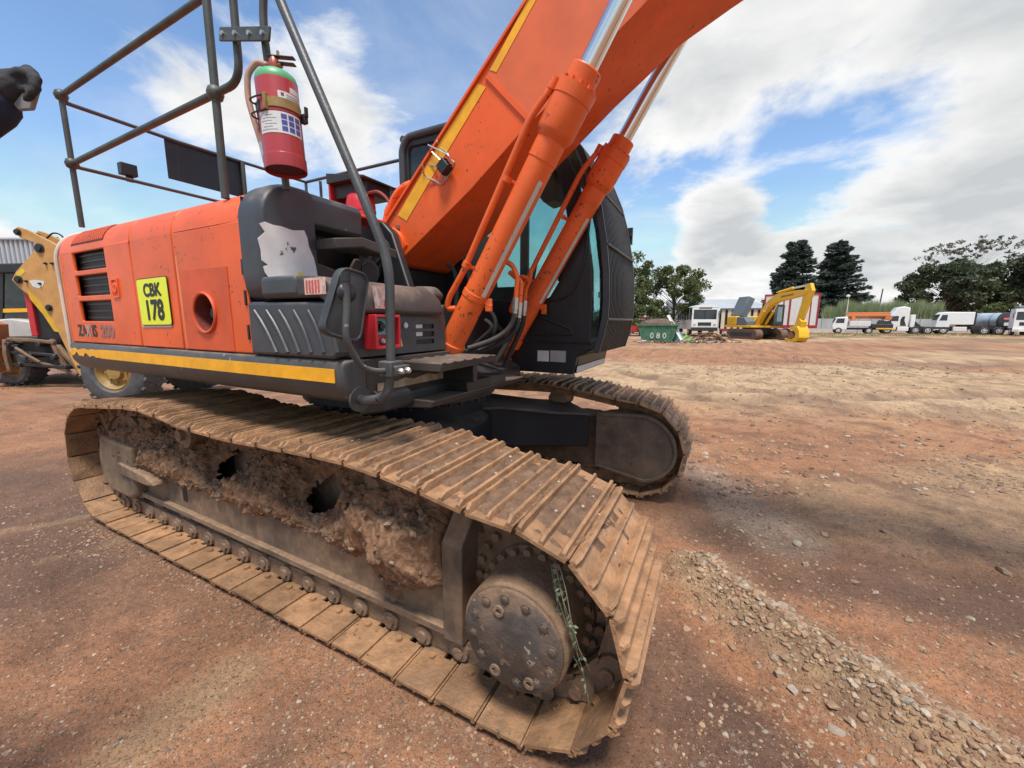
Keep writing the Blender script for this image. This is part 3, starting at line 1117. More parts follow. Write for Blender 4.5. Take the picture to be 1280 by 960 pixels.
# lower box, bottom flange, inner wall; the sloped deck is left open at two windows
for (y0, y1, za, zb) in ((-1.215, -1.195, 0, .245), (-.99, -.97, 0, .55)):
    ring = lambda x: [(x, y0, frame_z0(x) + za), (x, y1, frame_z0(x) + za), (x, y1, frame_z0(x) + zb), (x, y0, frame_z0(x) + zb)]
    FN.loft([ring(xa), ring(-1.36), ring(-1.30), ring(xb)])
ring = lambda x: [(x, -1.245, frame_z0(x) - .012), (x, -.97, frame_z0(x) - .012), (x, -.97, frame_z0(x) + .022), (x, -1.245, frame_z0(x) + .022)]
FN.loft([ring(xa), ring(xb + .02)])
wins = ((-1.10, -.76), (-.28, .10))
edges = [xa, wins[0][0], wins[0][1], wins[1][0], wins[1][1], xb]


def slope_ring(x, y0, y1):
    z = lambda y: frame_z0(x) + .245 + (y + 1.205) / .235 * .265
    return [(x, y0, z(y0)), (x, y1, z(y1)), (x, y1, z(y1) - .014), (x, y0, z(y0) - .014)]


for i in range(5):
    if i % 2 == 0:
        FN.loft([slope_ring(edges[i], -1.215, -.97), slope_ring(edges[i + 1], -1.215, -.97)])
    else:
        FN.loft([slope_ring(edges[i], -1.215, -1.175), slope_ring(edges[i + 1], -1.215, -1.175)])
        FN.loft([slope_ring(edges[i], -1.0, -.97), slope_ring(edges[i + 1], -1.0, -.97)])
FNO = FN.build('track_frame', FRAME, EX, bevel=.004)
m = MB()
# end plate towards the sprocket
m.prism([(-1.250, .150), (-.96, .150), (-.93, .25), (-.93, .64), (-1.0, .70), (-1.14, .70), (-1.250, .58)], 0, .775, .872)
m.build('frame_end_plate', FRAME, EX, bevel=.006)
m = MB()
# idler yoke cover: a tapered box round the tensioner end
pts = [(-2.36, .43), (-2.34, .29), (-2.24, .205), (-1.92, .195), (-1.83, .24), (-1.80, .585), (-2.30, .610)]
m.prism(pts, 1, -1.285, -.93)
m.build('idler_guard', FRAME, EX, bevel=.02, seg=3)
m = MB()
m.prism([(-2.0, .46), (-1.62, .43), (-1.52, .40), (-1.50, .375), (-1.62, .36), (-2.0, .37)], 1, -1.30, -1.10)
m.build('step_ledge', FRAME, EX, bevel=.012, seg=3)
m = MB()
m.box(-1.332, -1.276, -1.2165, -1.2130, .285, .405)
m.build('slot_shade_patch', INK, EX, bevel=.0)  # flat black patch painted for the shaded slot opening
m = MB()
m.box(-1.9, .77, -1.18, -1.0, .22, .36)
m.build('frame_shade_core', INK, EX)  # black fill puts the shade behind the frame windows into colour


def mud_bank():
    nu, nv = 760, 200
    xs = np.linspace(-2.30, .80, nu)
    s = np.linspace(0, 1, nv)           # 0 low on the outer face, .4 at the knee, 1 at the inner wall
    X, S = np.meshgrid(xs, s, indexing='ij')
    z0 = .172 + (.82 - X) * .020
    zk = z0 + .245
    Yb = np.where(S < .4, -1.217, -1.217 + (S - .4) / .6 * .247)
    Zb = np.where(S < .4, z0 + .05 + S / .4 * .195, zk + (S - .4) / .6 * .265)
    ny = np.where(S < .4, -1.0, -.66)
    nz = np.where(S < .4, 0.0, .75)
    k = sstep(.3, .5, S)
    ny, nz = -1.0 + k * .34, k * .75
    n1 = fbm(X * 3.2, S * 3.0, 4, 101)
    n2 = fbm(X * 16, S * 9, 5, 103, .62)
    n3 = 1 - np.abs(2 * fbm(X * 9, S * 6, 4, 107, .55) - 1)
    th = .105 * sstep(.26, .52, S) * (.35 + 1.1 * n1) + .085 * (n2 - .5) + .05 * (n3 - .55)
    n4 = fbm(X * 42, S * 24, 4, 109, .65)
    th += .026 * (n4 - .5) + .022 * np.maximum(0, fbm(X * 22, S * 13, 3, 113) - .55) * 4 * sstep(.3, .5, S)
    # heavy droop near the sprocket, thinner in the middle, windows kept clear
    droop = np.exp(-((X - .47) / .27) ** 2)
    th += droop * (.085 * sstep(.04, .3, S) + .06 * sstep(.25, .6, S)) * (.4 + n1)
    th += np.exp(-((X + 1.9) / .25) ** 2) * .05 * sstep(.4, .7, S)
    th -= .10 * sstep(.34, .12, S) * (1 - droop * .95)
    low = .22 + .16 * (fbm(X * 4, X * 0 + 3, 4, 111) - .5)
    th -= .06 * sstep(low + .10, low - .05, S) * (1 - droop)
    for (wx, ws_, rx, rs) in ((-.92, .66, .19, .24), (-.09, .66, .21, .26), (.36, .30, .11, .17)):
        q = ((X - wx) / rx) ** 2 + ((S - ws_) / rs) ** 2
        th -= (.235 if ws_ > .5 else .13) * np.exp(-q * 1.4)
    fade = sstep(.80, .73, X) * sstep(-2.30, -2.2, X)
    th = th * fade - .012 * (1 - fade)
    # lip of lighter broken crust under the droop
    th = np.where(S > .93, th + .02, th)
    Y = Yb + ny * th
    Z = Zb + nz * th
    Y = np.clip(Y, -1.37, None)
    V = np.stack([X, Y, Z], -1).reshape(-1, 3)
    F = grid_faces(nu, nv)
    keep = (th.reshape(-1)[F] > -.018).any(1)
    o = np_mesh('mud_bank', V, F[keep], MUD, EX)
    o['kind'] = 'stuff'
    # loose clods on the bank
    rng = np.random.default_rng(14)
    C, Sz = [], []
    thr = th.reshape(-1)
    for _ in range(2600):
        i = rng.integers(0, len(V))
        if thr[i] > .012:
            C.append(V[i] + np.array([0, -.002, .002]))
            Sz.append(.003 + .022 * rng.random() ** 3.4)
    V2, F2, nv2 = scatter_stones(np.array(C), np.array(Sz), 1, .85, .3, 9)
    c = np.repeat(np.array([(.19, .115, .07), (.24, .15, .092), (.15, .09, .058), (.30, .20, .13)])[rng.integers(0, 4, len(Sz))], nv2, 0)
    o = np_mesh('mud_clods', V2, F2, MATS['gravel_stone'], EX, c, smooth=False)
    o['kind'] = 'stuff'


mud_bank()

# ---------------------------------------------------------------- far track frame and carbody
m = MB()
arcp = [(1.17 + .315 * math.cos(a), .435 + .285 * math.sin(a)) for a in np.linspace(R(-75), R(80), 18)]
m.prism([(.84, .70), (.84, .235)] + arcp, 1, .815, .90)
gp = m.build('sprocket_guard', FRAMEF, EX, bevel=.008)
m = MB()
rim = [(.84, .70), (.84, .235)] + arcp
ring_in = [(1.10 + (x - 1.10) * .93, .45 + (z - .45) * .92) for x, z in rim]
m.loft([[(x, .815, z) for x, z in rim], [(x, .800, z) for x, z in rim], [(x, .800, z) for x, z in ring_in], [(x, .815, z) for x, z in ring_in]], cap=False)
m.build('guard_rim', FRAMEF, gp, bevel=.003)
m = MB()
m.prism([(.90, .20), (1.22, .20), (1.22, .46), (1.02, .66), (.90, .66)], 0, -1.95, .84)
m.prism([(-2.36, .43), (-2.24, .2), (-1.92, .19), (-1.80, .585), (-2.30, .61)], 1, .93, 1.28)
m.build('track_frame', FRAMEF, EX, bevel=.01)


def mud_line():
    nu, nv = 160, 20
    X, S = np.meshgrid(np.linspace(-1.9, 1.15, nu), np.linspace(0, 1, nv), indexing='ij')
    Y = .90 + S * .22
    Z = .655 + .085 * fbm(X * 5, S * 4, 5, 131) * np.sin(np.pi * np.clip(S, .02, .98)) ** .5 - .02
    o = np_mesh('mud_bank', np.stack([X, Y, Z], -1).reshape(-1, 3), grid_faces(nu, nv), MUD, EX)
    o['kind'] = 'stuff'


mud_line()
SWX, SWY = -.43, -.1
m = MB()
m.lathe([(.66, .50), (.68, .56), (.68, .74), (.62, .80), (.62, .93)], (SWX, SWY, 0), (0, 0, 1), 56)
cb = m.build('carbody', NAVY, EX, bevel=.01)
m = MB()
m.lathe([(.70, .93), (.70, .985), (.60, .985)], (SWX, SWY, 0), (0, 0, 1), 64)
for k in range(48):
    a = 6.28318 * k / 48
    m.lathe([(.016, 0), (.016, .03)], (SWX + .665 * math.cos(a), SWY + .665 * math.sin(a), .905), (0, 0, 1), 6)
m.build('swing_bearing', BLACK, EX)
for (sx, sy) in ((1, 1), (1, -1), (-1, 1), (-1, -1)):
    # each arm of the X-frame: a tapering box from the centre to the track frame
    cx, cy = SWX, SWY
    ex, ey = cx + sx * 1.08, .92 * sy
    px_, py_ = cx + sx * .20, cy + sy * .30
    d = Vector((ex - px_, ey - py_, 0)).normalized()
    nrm = Vector((-d.y, d.x, 0))
    rings = []
    for (t, w, zt, zb) in ((0, .34, .81, .48), (.35, .27, .79, .47), (.7, .25, .73, .44), (1.0, .25, .70, .42)):
        c = Vector((px_, py_, 0)).lerp(Vector((ex, ey, 0)), t)
        rings.append([c + nrm * w + Vector((0, 0, zb)), c - nrm * w + Vector((0, 0, zb)), c - nrm * w + Vector((0, 0, zt)), c + nrm * w + Vector((0, 0, zt))])
    m = MB().loft(rings)
    m.build('frame_arm', NAVY, EX, bevel=.015)
    m = MB()
    rings = []
    for (t, w, zt) in ((-.25, .40, .818), (0, .37, .818), (.35, .30, .798), (.7, .28, .738), (1.0, .28, .708)):
        c = Vector((px_, py_, 0)).lerp(Vector((ex, ey, 0)), t)
        rings.append([c + nrm * w + Vector((0, 0, zt - .016)), c - nrm * w + Vector((0, 0, zt - .016)), c - nrm * w + Vector((0, 0, zt + .004)), c + nrm * w + Vector((0, 0, zt + .004))])
    m.loft(rings)
    m.build('arm_top_plate', BROWNGREY, EX, bevel=.004)

# ---------------------------------------------------------------- upper structure: deck, skirt, orange side doors
YS = -1.30          # plane of the right side
m = MB()
# D-section skirt along the right side
sec = [(-1.19, 1.292), (-1.285, 1.292), (-1.308, 1.285), (-1.315, 1.27), (-1.315, 1.20), (-1.308, 1.165), (-1.285, 1.13), (-1.25, 1.105), (-1.19, 1.095)]
xs_ = [(-2.47, .94), (-2.44, 1.0), (.26, 1.0), (.315, .985), (.345, .94), (.352, .80)]
rings = []
for (x, k) in xs_:
    rings.append([(x, -1.19 + (y + 1.19) * k, 1.195 + (z - 1.195) * (k if k > .9 else .93)) for y, z in sec])
m.loft(rings)
sk = m.build('side_skirt', GREYW, EX, bevel=.004)
m = MB()
# reflective strip, its far end chipped away
top, bot = [], []
rg = random.Random(4)
x = -2.43
while x < .30:
    k = max(0, 1 - (x + 2.43) / .55)
    top.append((x, 1.254 - .02 * k * rg.random()))
    bot.append((x, 1.196 + .055 * k * rg.random() ** 1.5))
    x += .035 if x < -1.8 else .5
top.append((.305, 1.254)); bot.append((.305, 1.196))
m.prism(top + bot[::-1], 1, -1.3155, -1.319)
m.build('reflective_strip', YELLOW_T, sk)
m = MB()
m.box(-2.42, .26, -1.02, 1.22, 1.04, 1.27)
m.prism([(.26, 1.02), (.40, 1.05), (.40, 1.12), (.26, 1.19)], 1, -1.16, .25)
m.build('deck_frame', BLACK, EX, bevel=.01)
m = MB()
m.prism([(.27, 1.09), (.352, 1.10), (.352, 1.285), (.27, 1.285)], 1, -1.20, -.58)
m.box(.352, .358, -1.03, -.62, 1.13, 1.20)
m.build('deck_front', BROWNGREY, EX, bevel=.006)
m = MB()
rg = random.Random(9)
pl = [(-1.14 + .06 * k, 1.176 + rg.uniform(-.008, .008)) for k in range(10)]
pl2 = [(-1.14 + .06 * k, 1.128 + rg.uniform(-.012, .01)) for k in range(10)]
m.prism(pl + pl2[::-1], 0, .3585, .3605)
m.build('worn_paint_patch', pm('worn_tan_paint', (.40, .31, .21), .7, var=.3, vs=14, dust=.4, dcol=(.22, .15, .1)), EX)


def shell(name, x0, x1, mat, zb=1.294, holes=()):
    """a door of the engine cover: flat side, rolled shoulder, flat top; openings cut in the flat side"""
    prof = [(YS, 1.90)]
    for k in range(1, 9):
        a = R(k * 90 / 8)
        prof.append((YS + .17 * (1 - math.cos(a)), 1.90 + .165 * math.sin(a)))
    prof += [(-1.0, 2.078), (-.35, 2.09)]
    m = MB()
    t = .02
    inner = [(y + t * (.7 if i else 1), z - t * (.9 if i else 0)) for i, (y, z) in enumerate(prof)]
    m.loft([[(x, y, z) for y, z in prof] + [(x, y, z) for y, z in inner[::-1]] for x in (x0, x1)])
    m.plate(x0, x1, zb, 1.90, list(holes), 1, YS, YS + .02)
    return m.build(name, mat, EX, bevel=.006, smooth=50)


g3 = [(-2.215, -1.725, 1.772, 1.888), (-2.205, -1.722, 1.607, 1.74), (-2.19, -1.715, 1.44, 1.573)]
dA = shell('engine_cover', -2.42, -1.382, ORANGE, holes=[(-2.21, -1.72, a, b) for _, _, a, b in g3])
dB = shell('side_door', -1.372, -.902, ORANGE)
dC = shell('side_door', -.892, -.268, ORANGE, holes=[(-.74, -.54, 1.385, 1.59)])
m = MB()
m.box(-2.41, -.27, -1.24, .30, 1.29, 2.02)
m.build('engine_bay', BLACK, EX)
# rounded end post of the cover and the cream edge of the counterweight behind it
m = MB()
prof = [(-1.30, 1.29), (-1.30, 1.88), (-1.26, 1.99), (-1.17, 2.045), (-1.0, 2.07), (1.2, 2.07), (1.25, 1.98), (1.25, 1.29)]
m.loft([[(-2.425, y, z) for y, z in prof], [(-2.455, y * .995, 1.29 + (z - 1.29) * .995) for y, z in prof]])
m.build('cover_end', ORANGE, EX, bevel=.01)
m = MB()
m.tube([(-2.462, -1.305, 1.22), (-2.462, -1.308, 1.90), (-2.462, -1.26, 2.01), (-2.462, -1.15, 2.07), (-2.462, -.6, 2.085)], .012, 8, .06)
m.build('edge_trim', CREAM, EX)
m = MB()
cw = []
for k in range(25):
    a = R(-66 + 132 * k / 24)
    cw.append((SWX - 2.72 * math.cos(a) * (1 if abs(k - 12) < 9 else .96), SWY + 2.72 * math.sin(a) * .50))
cw = [(-2.47, -1.22)] + [(min(x, -2.50), max(-1.22, min(1.22, y))) for x, y in cw] + [(-2.47, 1.22)]
m.prism(cw, 2, 1.13, 2.02)
m.build('counterweight', ORANGE, EX, bevel=.05, seg=3)
# grilles: dark mesh well behind each opening with horizontal slats
for (x0, x1, z0, z1) in [(-2.21, -1.72, a, b) for _, _, a, b in g3]:
    m = MB()
    m.box(x0 - .01, x1 + .01, -1.262, -1.258, z0 - .01, z1 + .01)
    gr = m.build('grille', INK, dA)
    for k in range(3):
        z = z0 + (k + .5) * (z1 - z0) / 3
        MB().box(x0, x1, -1.268, -1.262, z - .003, z + .006, None).build('slat', BLACK, dA)
    for k in range(14):
        x = x0 + (k + .5) * (x1 - x0) / 14
        MB().box(x - .004, x + .004, -1.262, -1.258, z0, z1).build('mesh_bar', BLACK, gr)
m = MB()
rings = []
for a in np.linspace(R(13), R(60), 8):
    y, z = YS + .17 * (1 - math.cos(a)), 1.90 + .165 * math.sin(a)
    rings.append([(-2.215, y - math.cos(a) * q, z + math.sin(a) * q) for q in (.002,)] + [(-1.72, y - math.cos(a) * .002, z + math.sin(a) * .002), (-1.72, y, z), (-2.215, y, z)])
m.loft(rings).build('louvre_gap_shade', pm('louvre_shade_red', (.10, .02, .012), .7), dA)  # dark strip paints the shade in the gaps between fins
for k in range(17):
    x = -2.20 + k * .029
    m = MB()
    ring = []
    for a in np.linspace(R(16), R(58), 6):
        ring.append((YS + .17 * (1 - math.cos(a)), 1.90 + .165 * math.sin(a), a))
    rings = []
    for (y, z, a) in ring:
        ny, nz = -math.cos(a), math.sin(a)
        rings.append([(x - .007, y - ny * .002, z - nz * .002), (x + .007, y - ny * .002, z - nz * .002), (x + .006, y + ny * .005, z + nz * .005), (x - .006, y + ny * .005, z + nz * .005)])
    m.loft(rings).build('louvre_fin', ORANGE, dA)
# latch of the cover
m = MB()
m.plate(-1.665, -1.575, 1.585, 1.70, [(-1.655, -1.585, 1.595, 1.69)], 1, YS - .008, YS)
m.ring((-1.615, YS - .001, 1.645), (0, -1, 0), .030, .019, .010, 20)
m.box(-1.62, -1.61, YS - .012, YS, 1.625, 1.668)
m.build('latch', ORANGE, dA)
# raised side crease of the doors and hinges
m = MB()
m.prism([(-.86, 1.30), (-.845, 1.30), (-.865, 1.78), (-.88, 1.78)], 1, YS - .002, YS)
m.build('scuff_line', pm('pale_scuff', (.72, .24, .12), .6), dC)
for z in (1.36, 1.52, 1.66):
    MB().box(-.290, -.278, YS - .008, YS + .0, z, z + .07).build('hinge', BLACK, dC, bevel=.002)
# dark repaint panel and outlet pipe
m = MB()
m.plate(-.852, -.415, 1.30, 1.705, [(-.74, -.54, 1.385, 1.59)], 1, YS - .0035, YS - .0005)
# fill between the square opening and the round pipe
n = 32
cx, cz, rr = -.64, 1.4875, .096
sq = []
for k in range(n):
    a = 6.28318 * k / n
    c, s = math.cos(a), math.sin(a)
    q = max(abs(c) / .10, abs(s) / .1025)
    sq.append((cx + c / q, cz + s / q))
m.loft([[(x, YS - .0035, z) for x, z in sq], [(cx + rr * math.cos(6.28318 * k / n), YS - .0035, cz + rr * math.sin(6.28318 * k / n)) for k in range(n)]], cap=False)
m.build('repainted_panel', ORANGE_D, dC)
m = MB()
m.lathe([(.0925, .004), (.092, .014), (.100, .017), (.105, .010), (.103, .002), (.098, -.05)], (cx, YS, cz), (0, -1, 0), 40, cap=False)
pp = m.build('outlet_pipe', ORANGE_D, dC)
MB().lathe([(.0922, .006), (.0915, -.09)], (cx, YS, cz), (0, -1, 0), 40, cap=False).build('pipe_lining', pm('shaded_red_lining', (.16, .026, .016), .8, var=.3, vs=20), pp)  # darkness of the recess is put into the lining colour
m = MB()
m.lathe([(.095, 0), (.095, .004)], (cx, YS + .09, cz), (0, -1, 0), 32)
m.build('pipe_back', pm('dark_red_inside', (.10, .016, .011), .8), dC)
m = MB()
m.cyl((cx + .02, YS + .09, cz), (cx + .02, YS + .02, cz), .026, n=12)
m.tube([(cx + .02, YS + .05, cz + .02), (cx + .035, YS + .03, cz + .05)], .008)
m.build('inner_fitting', BLACK, dC)

# number plate with rounded corners
A_ = Matrix(((1, 0, 0, -1.155), (0, 0, -1, YS - .004), (0, 1, 0, 1.552), (0, 0, 0, 1))) @ Matrix.Rotation(R(.8), 4, 'Z')


def rrect(w, h, r, n=5):
    out = []
    for (sx, sy, a0) in ((1, 1, 0), (-1, 1, 90), (-1, -1, 180), (1, -1, 270)):
        for k in range(n + 1):
            a = R(a0 + 90 * k / n)
            out.append((sx * (w / 2 - r) + r * math.cos(a), sy * (h / 2 - r) + r * math.sin(a)))
    return out


m = MB()
m.prism(rrect(.352, .262, .016), 2, -.0035, -.001, A_ @ Matrix.Translation((-.012, -.012, 0)))
m.build('old_sticker_edge', WHITE, dB)
m = MB()
m.prism(rrect(.352, .266, .02), 2, 0, .003, A_)
pt = m.build('number_plate', INK, dB)
m = MB()
m.prism(rrect(.342, .256, .017), 2, .003, .0042, A_)
m.build('plate_face', LIME, pt)
text_part('plate_letters', 'CBK', .098, INK, pt, A_ @ Matrix.Translation((.0, .062, .0050)), .0036, .0006, 1.05)
text_part('plate_digits', '178', .152, INK, pt, A_ @ Matrix.Translation((.0, -.052, .0050)), .0062, .0006, .95)
# worn lettering: pieces of the old transfer
Z_ = Matrix(((1, 0, 0, -2.0), (0, 0, -1, YS - .001), (0, 1, 0, 1.372), (0, 0, 0, 1)))
text_part('lettering', 'ZA   IS', .105, pm('worn_black_print', (.03, .026, .026), .6, wear=.35, wcol=(.5, .1, .04), ws=22), dA, Z_ @ Matrix.Translation((-.145, 0, 0)), .004, .0008, 1.02)
text_part('lettering', 'X', .105, pm('worn_silver_print', (.33, .29, .28), .5, wear=.3, wcol=(.5, .1, .04), ws=22), dA, Z_ @ Matrix.Translation((-.125, 0, .0004)), .004, .0008, 1.02)
text_part('lettering', '200', .105, pm('worn_grey_red_print', (.30, .12, .10), .55, wear=.45, wcol=(.36, .33, .32), ws=18), dA, Z_ @ Matrix.Translation((.17, 0, 0)), .006, .0008, 1.25)

# ---------------------------------------------------------------- tank cover and tool box, all dark grey
m = MB()
prof = [(-1.312, 1.60), (-1.318, 1.66), (-1.318, 1.90)]
for k in range(1, 8):
    a = R(k * 90 / 7)
    prof.append((-1.318 + .16 * (1 - math.cos(a)), 1.90 + .17 * math.sin(a)))
prof += [(-1.07, 2.072), (-1.055, 2.06), (-1.05, 2.02), (-1.05, 1.54), (-1.27, 1.54), (-1.30, 1.56)]
cy_, cz_ = -1.05, 1.80
sh_ = lambda x, k: [(x, cy_ + (y - cy_) * k, cz_ + (z - cz_) * k) for y, z in prof]
m.loft([sh_(-.258, 1.0), sh_(-.145, 1.0), sh_(-.118, .985), sh_(-.104, .955), sh_(-.10, .92)])
tk = m.build('tank_cover', GREY, EX, smooth=50)
MB().prism([(-.258, 1.90), (-.13, 1.90), (-.105, 1.92), (-.10, 2.03), (-.12, 2.06), (-.15, 2.071), (-.258, 2.071)], 1, -1.052, -.75).build('cover_bridge', GREY, tk, bevel=.005, seg=2)
MB().box(-.258, -.235, -1.05, -.70, 1.55, 1.90).build('cavity_shade_sheet', INK, EX)  # black sheet puts the cavity's shade into colour
MB().box(-.235, -.12, -.76, -.74, 1.55, 1.90).build('cavity_side', BLACK, EX)
m = MB()
m.box(-.26, -.255, -1.30, -.745, 1.30, 2.0)
m.build('cover_seam', INK, EX)
# what is left of a torn white sticker on the cover's front
pix = [(324, 279), (331, 277), (341, 281), (352, 283), (366, 288), (380, 288), (384, 297), (386, 308), (392, 322), (395, 334), (397, 346), (380, 348), (352, 347), (336, 347), (331, 340), (329, 333), (335, 331), (327, 325), (326, 312), (322, 298), (331, 290)]
poly = [on(a, b, 0, -.0985) for a, b in pix]
m = MB()
m.prism([(q.y, q.z) for q in poly], 0, -.100, -.0975)
m.build('torn_sticker', WHITEP, tk)
q = on(375, 344, 0, -.096)
MB().prism([(q.y - .02, q.z - .012), (q.y + .028, q.z - .01), (q.y + .014, q.z + .012), (q.y - .008, q.z + .012)], 0, -.097, -.0955).build('yellow_tag', pm('yellow_tag', (.75, .62, .05), .5), tk)
# recessed right half of the cover with its protruding shelf
m = MB()
m.lathe([(.075, 0), (.075, .03), (.05, .032), (.05, .05)], (-.15, -.70, 1.73), (1, -.2, 0), 24)
m.build('pulley', BLACK, EX)
m = MB()
a = [(-.10, -1.05, 1.845), (-.10, -.70, 1.865), (.06, -.66, 1.842), (.08, -.92, 1.865), (.02, -1.04, 1.845)]
m.loft([[Vector(v) for v in a], [Vector(v) - Vector((0, 0, .05)) for v in a]])
m.build('shelf_bracket', BROWNGREY, EX, bevel=.006)
m = MB()
m.prism([(-1.05, 1.60), (-.76, 1.60), (-.76, 1.79), (-.80, 1.79), (-.86, 1.70), (-1.05, 1.74)], 0, -.13, -.11)
m.build('lower_guard', BROWNGREY, EX, bevel=.01)
# middle cushion-like step
m = MB()
prof = [(-.13, 1.545), (.24, 1.545), (.33, 1.49), (.372, 1.478), (.378, 1.50), (.36, 1.56), (.30, 1.612), (.22, 1.632), (.10, 1.638), (-.13, 1.638)]
m.prism(prof, 1, -1.322, -.66)
ld = m.build('tool_box_lid', BROWNGREY, EX, bevel=.022, seg=4)
tag(ld, 'brownish grey rounded lid of the tool box')
m = MB()
prof = [(-.13, 1.55), (.13, 1.55), (.13, 1.628), (.09, 1.642), (-.13, 1.642)]
m.prism(prof, 1, -1.326, -.9)
m.build('step_pad', GREY, EX, bevel=.02, seg=4)
m = MB()
m.prism([(.14, 1.55), (.27, 1.55), (.32, 1.585), (.27, 1.64), (.14, 1.645)], 1, -.66, -.55)
m.build('lid_end', BROWNGREY, EX, bevel=.03, seg=4)
for (a, b, c, d, mt) in ((382, 351, 408, 373, PINKP), (468, 358, 486, 386, PINKP)):
    pass
q0, q1 = on(380, 352, 1, -1.3275), on(408, 373, 1, -1.3275)
MB().box(min(q0.x, q1.x), max(q0.x, q1.x), -1.3275, -1.326, 1.556, 1.622).build('warning_sticker', PINKP, ld)
m = MB()
for k in range(5):
    MB().box(q0.x + .01 + k * .018, q0.x + .02 + k * .018, -1.3285, -1.3275, 1.562, 1.612).build('sticker_print', pm('sticker_red', (.55, .10, .08), .6), ld)
s0, s1 = on(466, 357, 0, .372), on(489, 388, 0, .372)
MB().prism([(s0.y, 1.505), (s1.y, 1.502), (s1.y - .01, 1.600), (s0.y - .012, 1.600)], 0, .3795, .3815, None).build('warning_sticker', PINKP, ld)
MB().prism([(s0.y + .012, 1.515), (s0.y + .03, 1.515), (s0.y + .01, 1.59), (s0.y, 1.59)], 0, .3815, .3825).build('sticker_print', WHITE, ld)
MB().lathe([(.018, 0), (.018, .001)], (.3815, s1.y - .032, 1.575), (1, 0, 0), 16).build('sticker_print', WHITE, ld)
MB().prism([(s1.y - .055, 1.512), (s1.y - .012, 1.512), (s1.y - .018, 1.55), (s1.y - .05, 1.54)], 0, .3815, .3825).build('sticker_print', MATS['sticker_red'], ld)
# ribbed lower box, its front with openings
m = MB()
prof = [(-.252, 1.294), (.30, 1.294), (.335, 1.31), (.335, 1.525), (-.252, 1.535)]
m.prism(prof, 1, -1.318, -1.25)
m.box(-.25, .325, -1.26, -.58, 1.294, 1.535)
lb = m.build('tool_box', GREY, EX, bevel=.014, seg=3)
for k, (xt, xm) in enumerate(((318, 346), (333, 360), (349, 374), (367, 389), (385, 405), (403, 422))):
    p0, p1 = on(xt, 388, 1, -1.319), on(xm, 441, 1, -1.319)
    mid = (p0 + p1) / 2 + Vector((.012, 0, .0))
    m = MB()
    m.tube([p0, p0.lerp(mid, .5) + Vector((.004, 0, 0)), mid, mid.lerp(p1, .5) + Vector((.002, 0, 0)), p1], [.007, .0085, .0085, .0085, .011], 8)
    m.build('rib', GREY, lb)
sl = [(-.845, -.70, 1.412, 1.437), (-.845, -.70, 1.372, 1.399), (-.845, -.70, 1.334, 1.358)]
m = MB()
m.plate(-1.245, -.60, 1.296, 1.470, sl, 0, .330, .338)
fp = m.build('front_panel', GREY, EX)
m = MB()
m.box(.326, .329, -.86, -.69, 1.325, 1.445)
m.build('slot_shadow_box', INK, fp)  # black box paints the shadow behind the slots
for k, (_, _, a, b) in enumerate(sl[:2]):
    MB().box(.3292, .3297, -.838, -.785, a + .003, b - .003).build('white_tag', WHITE, fp)
MB().lathe([(.012, 0), (.015, .006), (.010, .012)], (.338, -.925, 1.430), (1, 0, 0), 14).build('plug', WHITE, fp)
MB().prism([(-.985, 1.33), (-.945, 1.33), (-.965, 1.395)], 0, .3385, .340).build('warning_triangle', pm('pale_yellow_print', (.55, .45, .18), .5), fp)
# emergency stop: red box with a teal plate and rotary switch
m = MB()
m.plate(-1.185, -1.035, 1.33, 1.478, [(-1.172, -1.045, 1.343, 1.466)], 0, .345, .412)
es = m.build('isolator_box', REDP, EX, bevel=.003)
MB().box(.338, .362, -1.183, -1.037, 1.332, 1.476).build('isolator_back', REDP, es)
MB().box(.362, .3645, -1.162, -1.078, 1.392, 1.462).build('isolator_plate', TEAL, es)
m = MB()
m.lathe([(.024, 0), (.024, .012), (.014, .014), (.014, .024)], (.3645, -1.122, 1.427), (1, 0, 0), 18)
m.box(.376, .386, -1.126, -1.092, 1.421, 1.433)
m.build('rotary_switch', INK, es)
MB().lathe([(.015, 0), (.015, .008), (.008, .014)], (.362, -1.10, 1.362), (1, 0, 0), 16).build('key_switch', PLATED, es)
# step plate with wavy tread, its bracket
m = MB()
nx, ny_ = 5, 44
rings = []
for j in range(ny_ + 1):
    y = -1.00 + .55 * j / ny_
    w = .006 * max(0, math.sin(j * 6.28318 / 7.3))
    sk_ = -.03 * j / ny_
    rings.append([(.34, y, 1.225), (.60 + sk_, y, 1.225), (.61 + sk_, y, 1.262 + w), (.34, y, 1.262 + w)])
m.loft(rings)
m.build('step_plate', BROWNGREY, EX, bevel=.003)
m = MB()
m.box(.36, .56, -.66, -.62, 1.13, 1.225)
m.box(.36, .40, -.62, -.40, 1.13, 1.225)
m.box(.30, .52, -.66, -.22, 1.075, 1.13)
m.build('step_bracket', BLACK, EX, bevel=.004)
m = MB()
m.prism([(.26, 1.02), (.50, 1.04), (.52, 1.075), (.26, 1.075)], 1, -.95, .05)
m.build('deck_lip', BROWNGREY, EX, bevel=.006)

# ---------------------------------------------------------------- handrails, mirror, lamps
def clampball(p, mat=GALV, r=.034):
    MB().lathe([(.012, -r), (.028, -r * .7), (.036, 0), (.028, r * .7), (.012, r)], p, (0, 0, 1), 14).build('rail_joint', mat, EX)


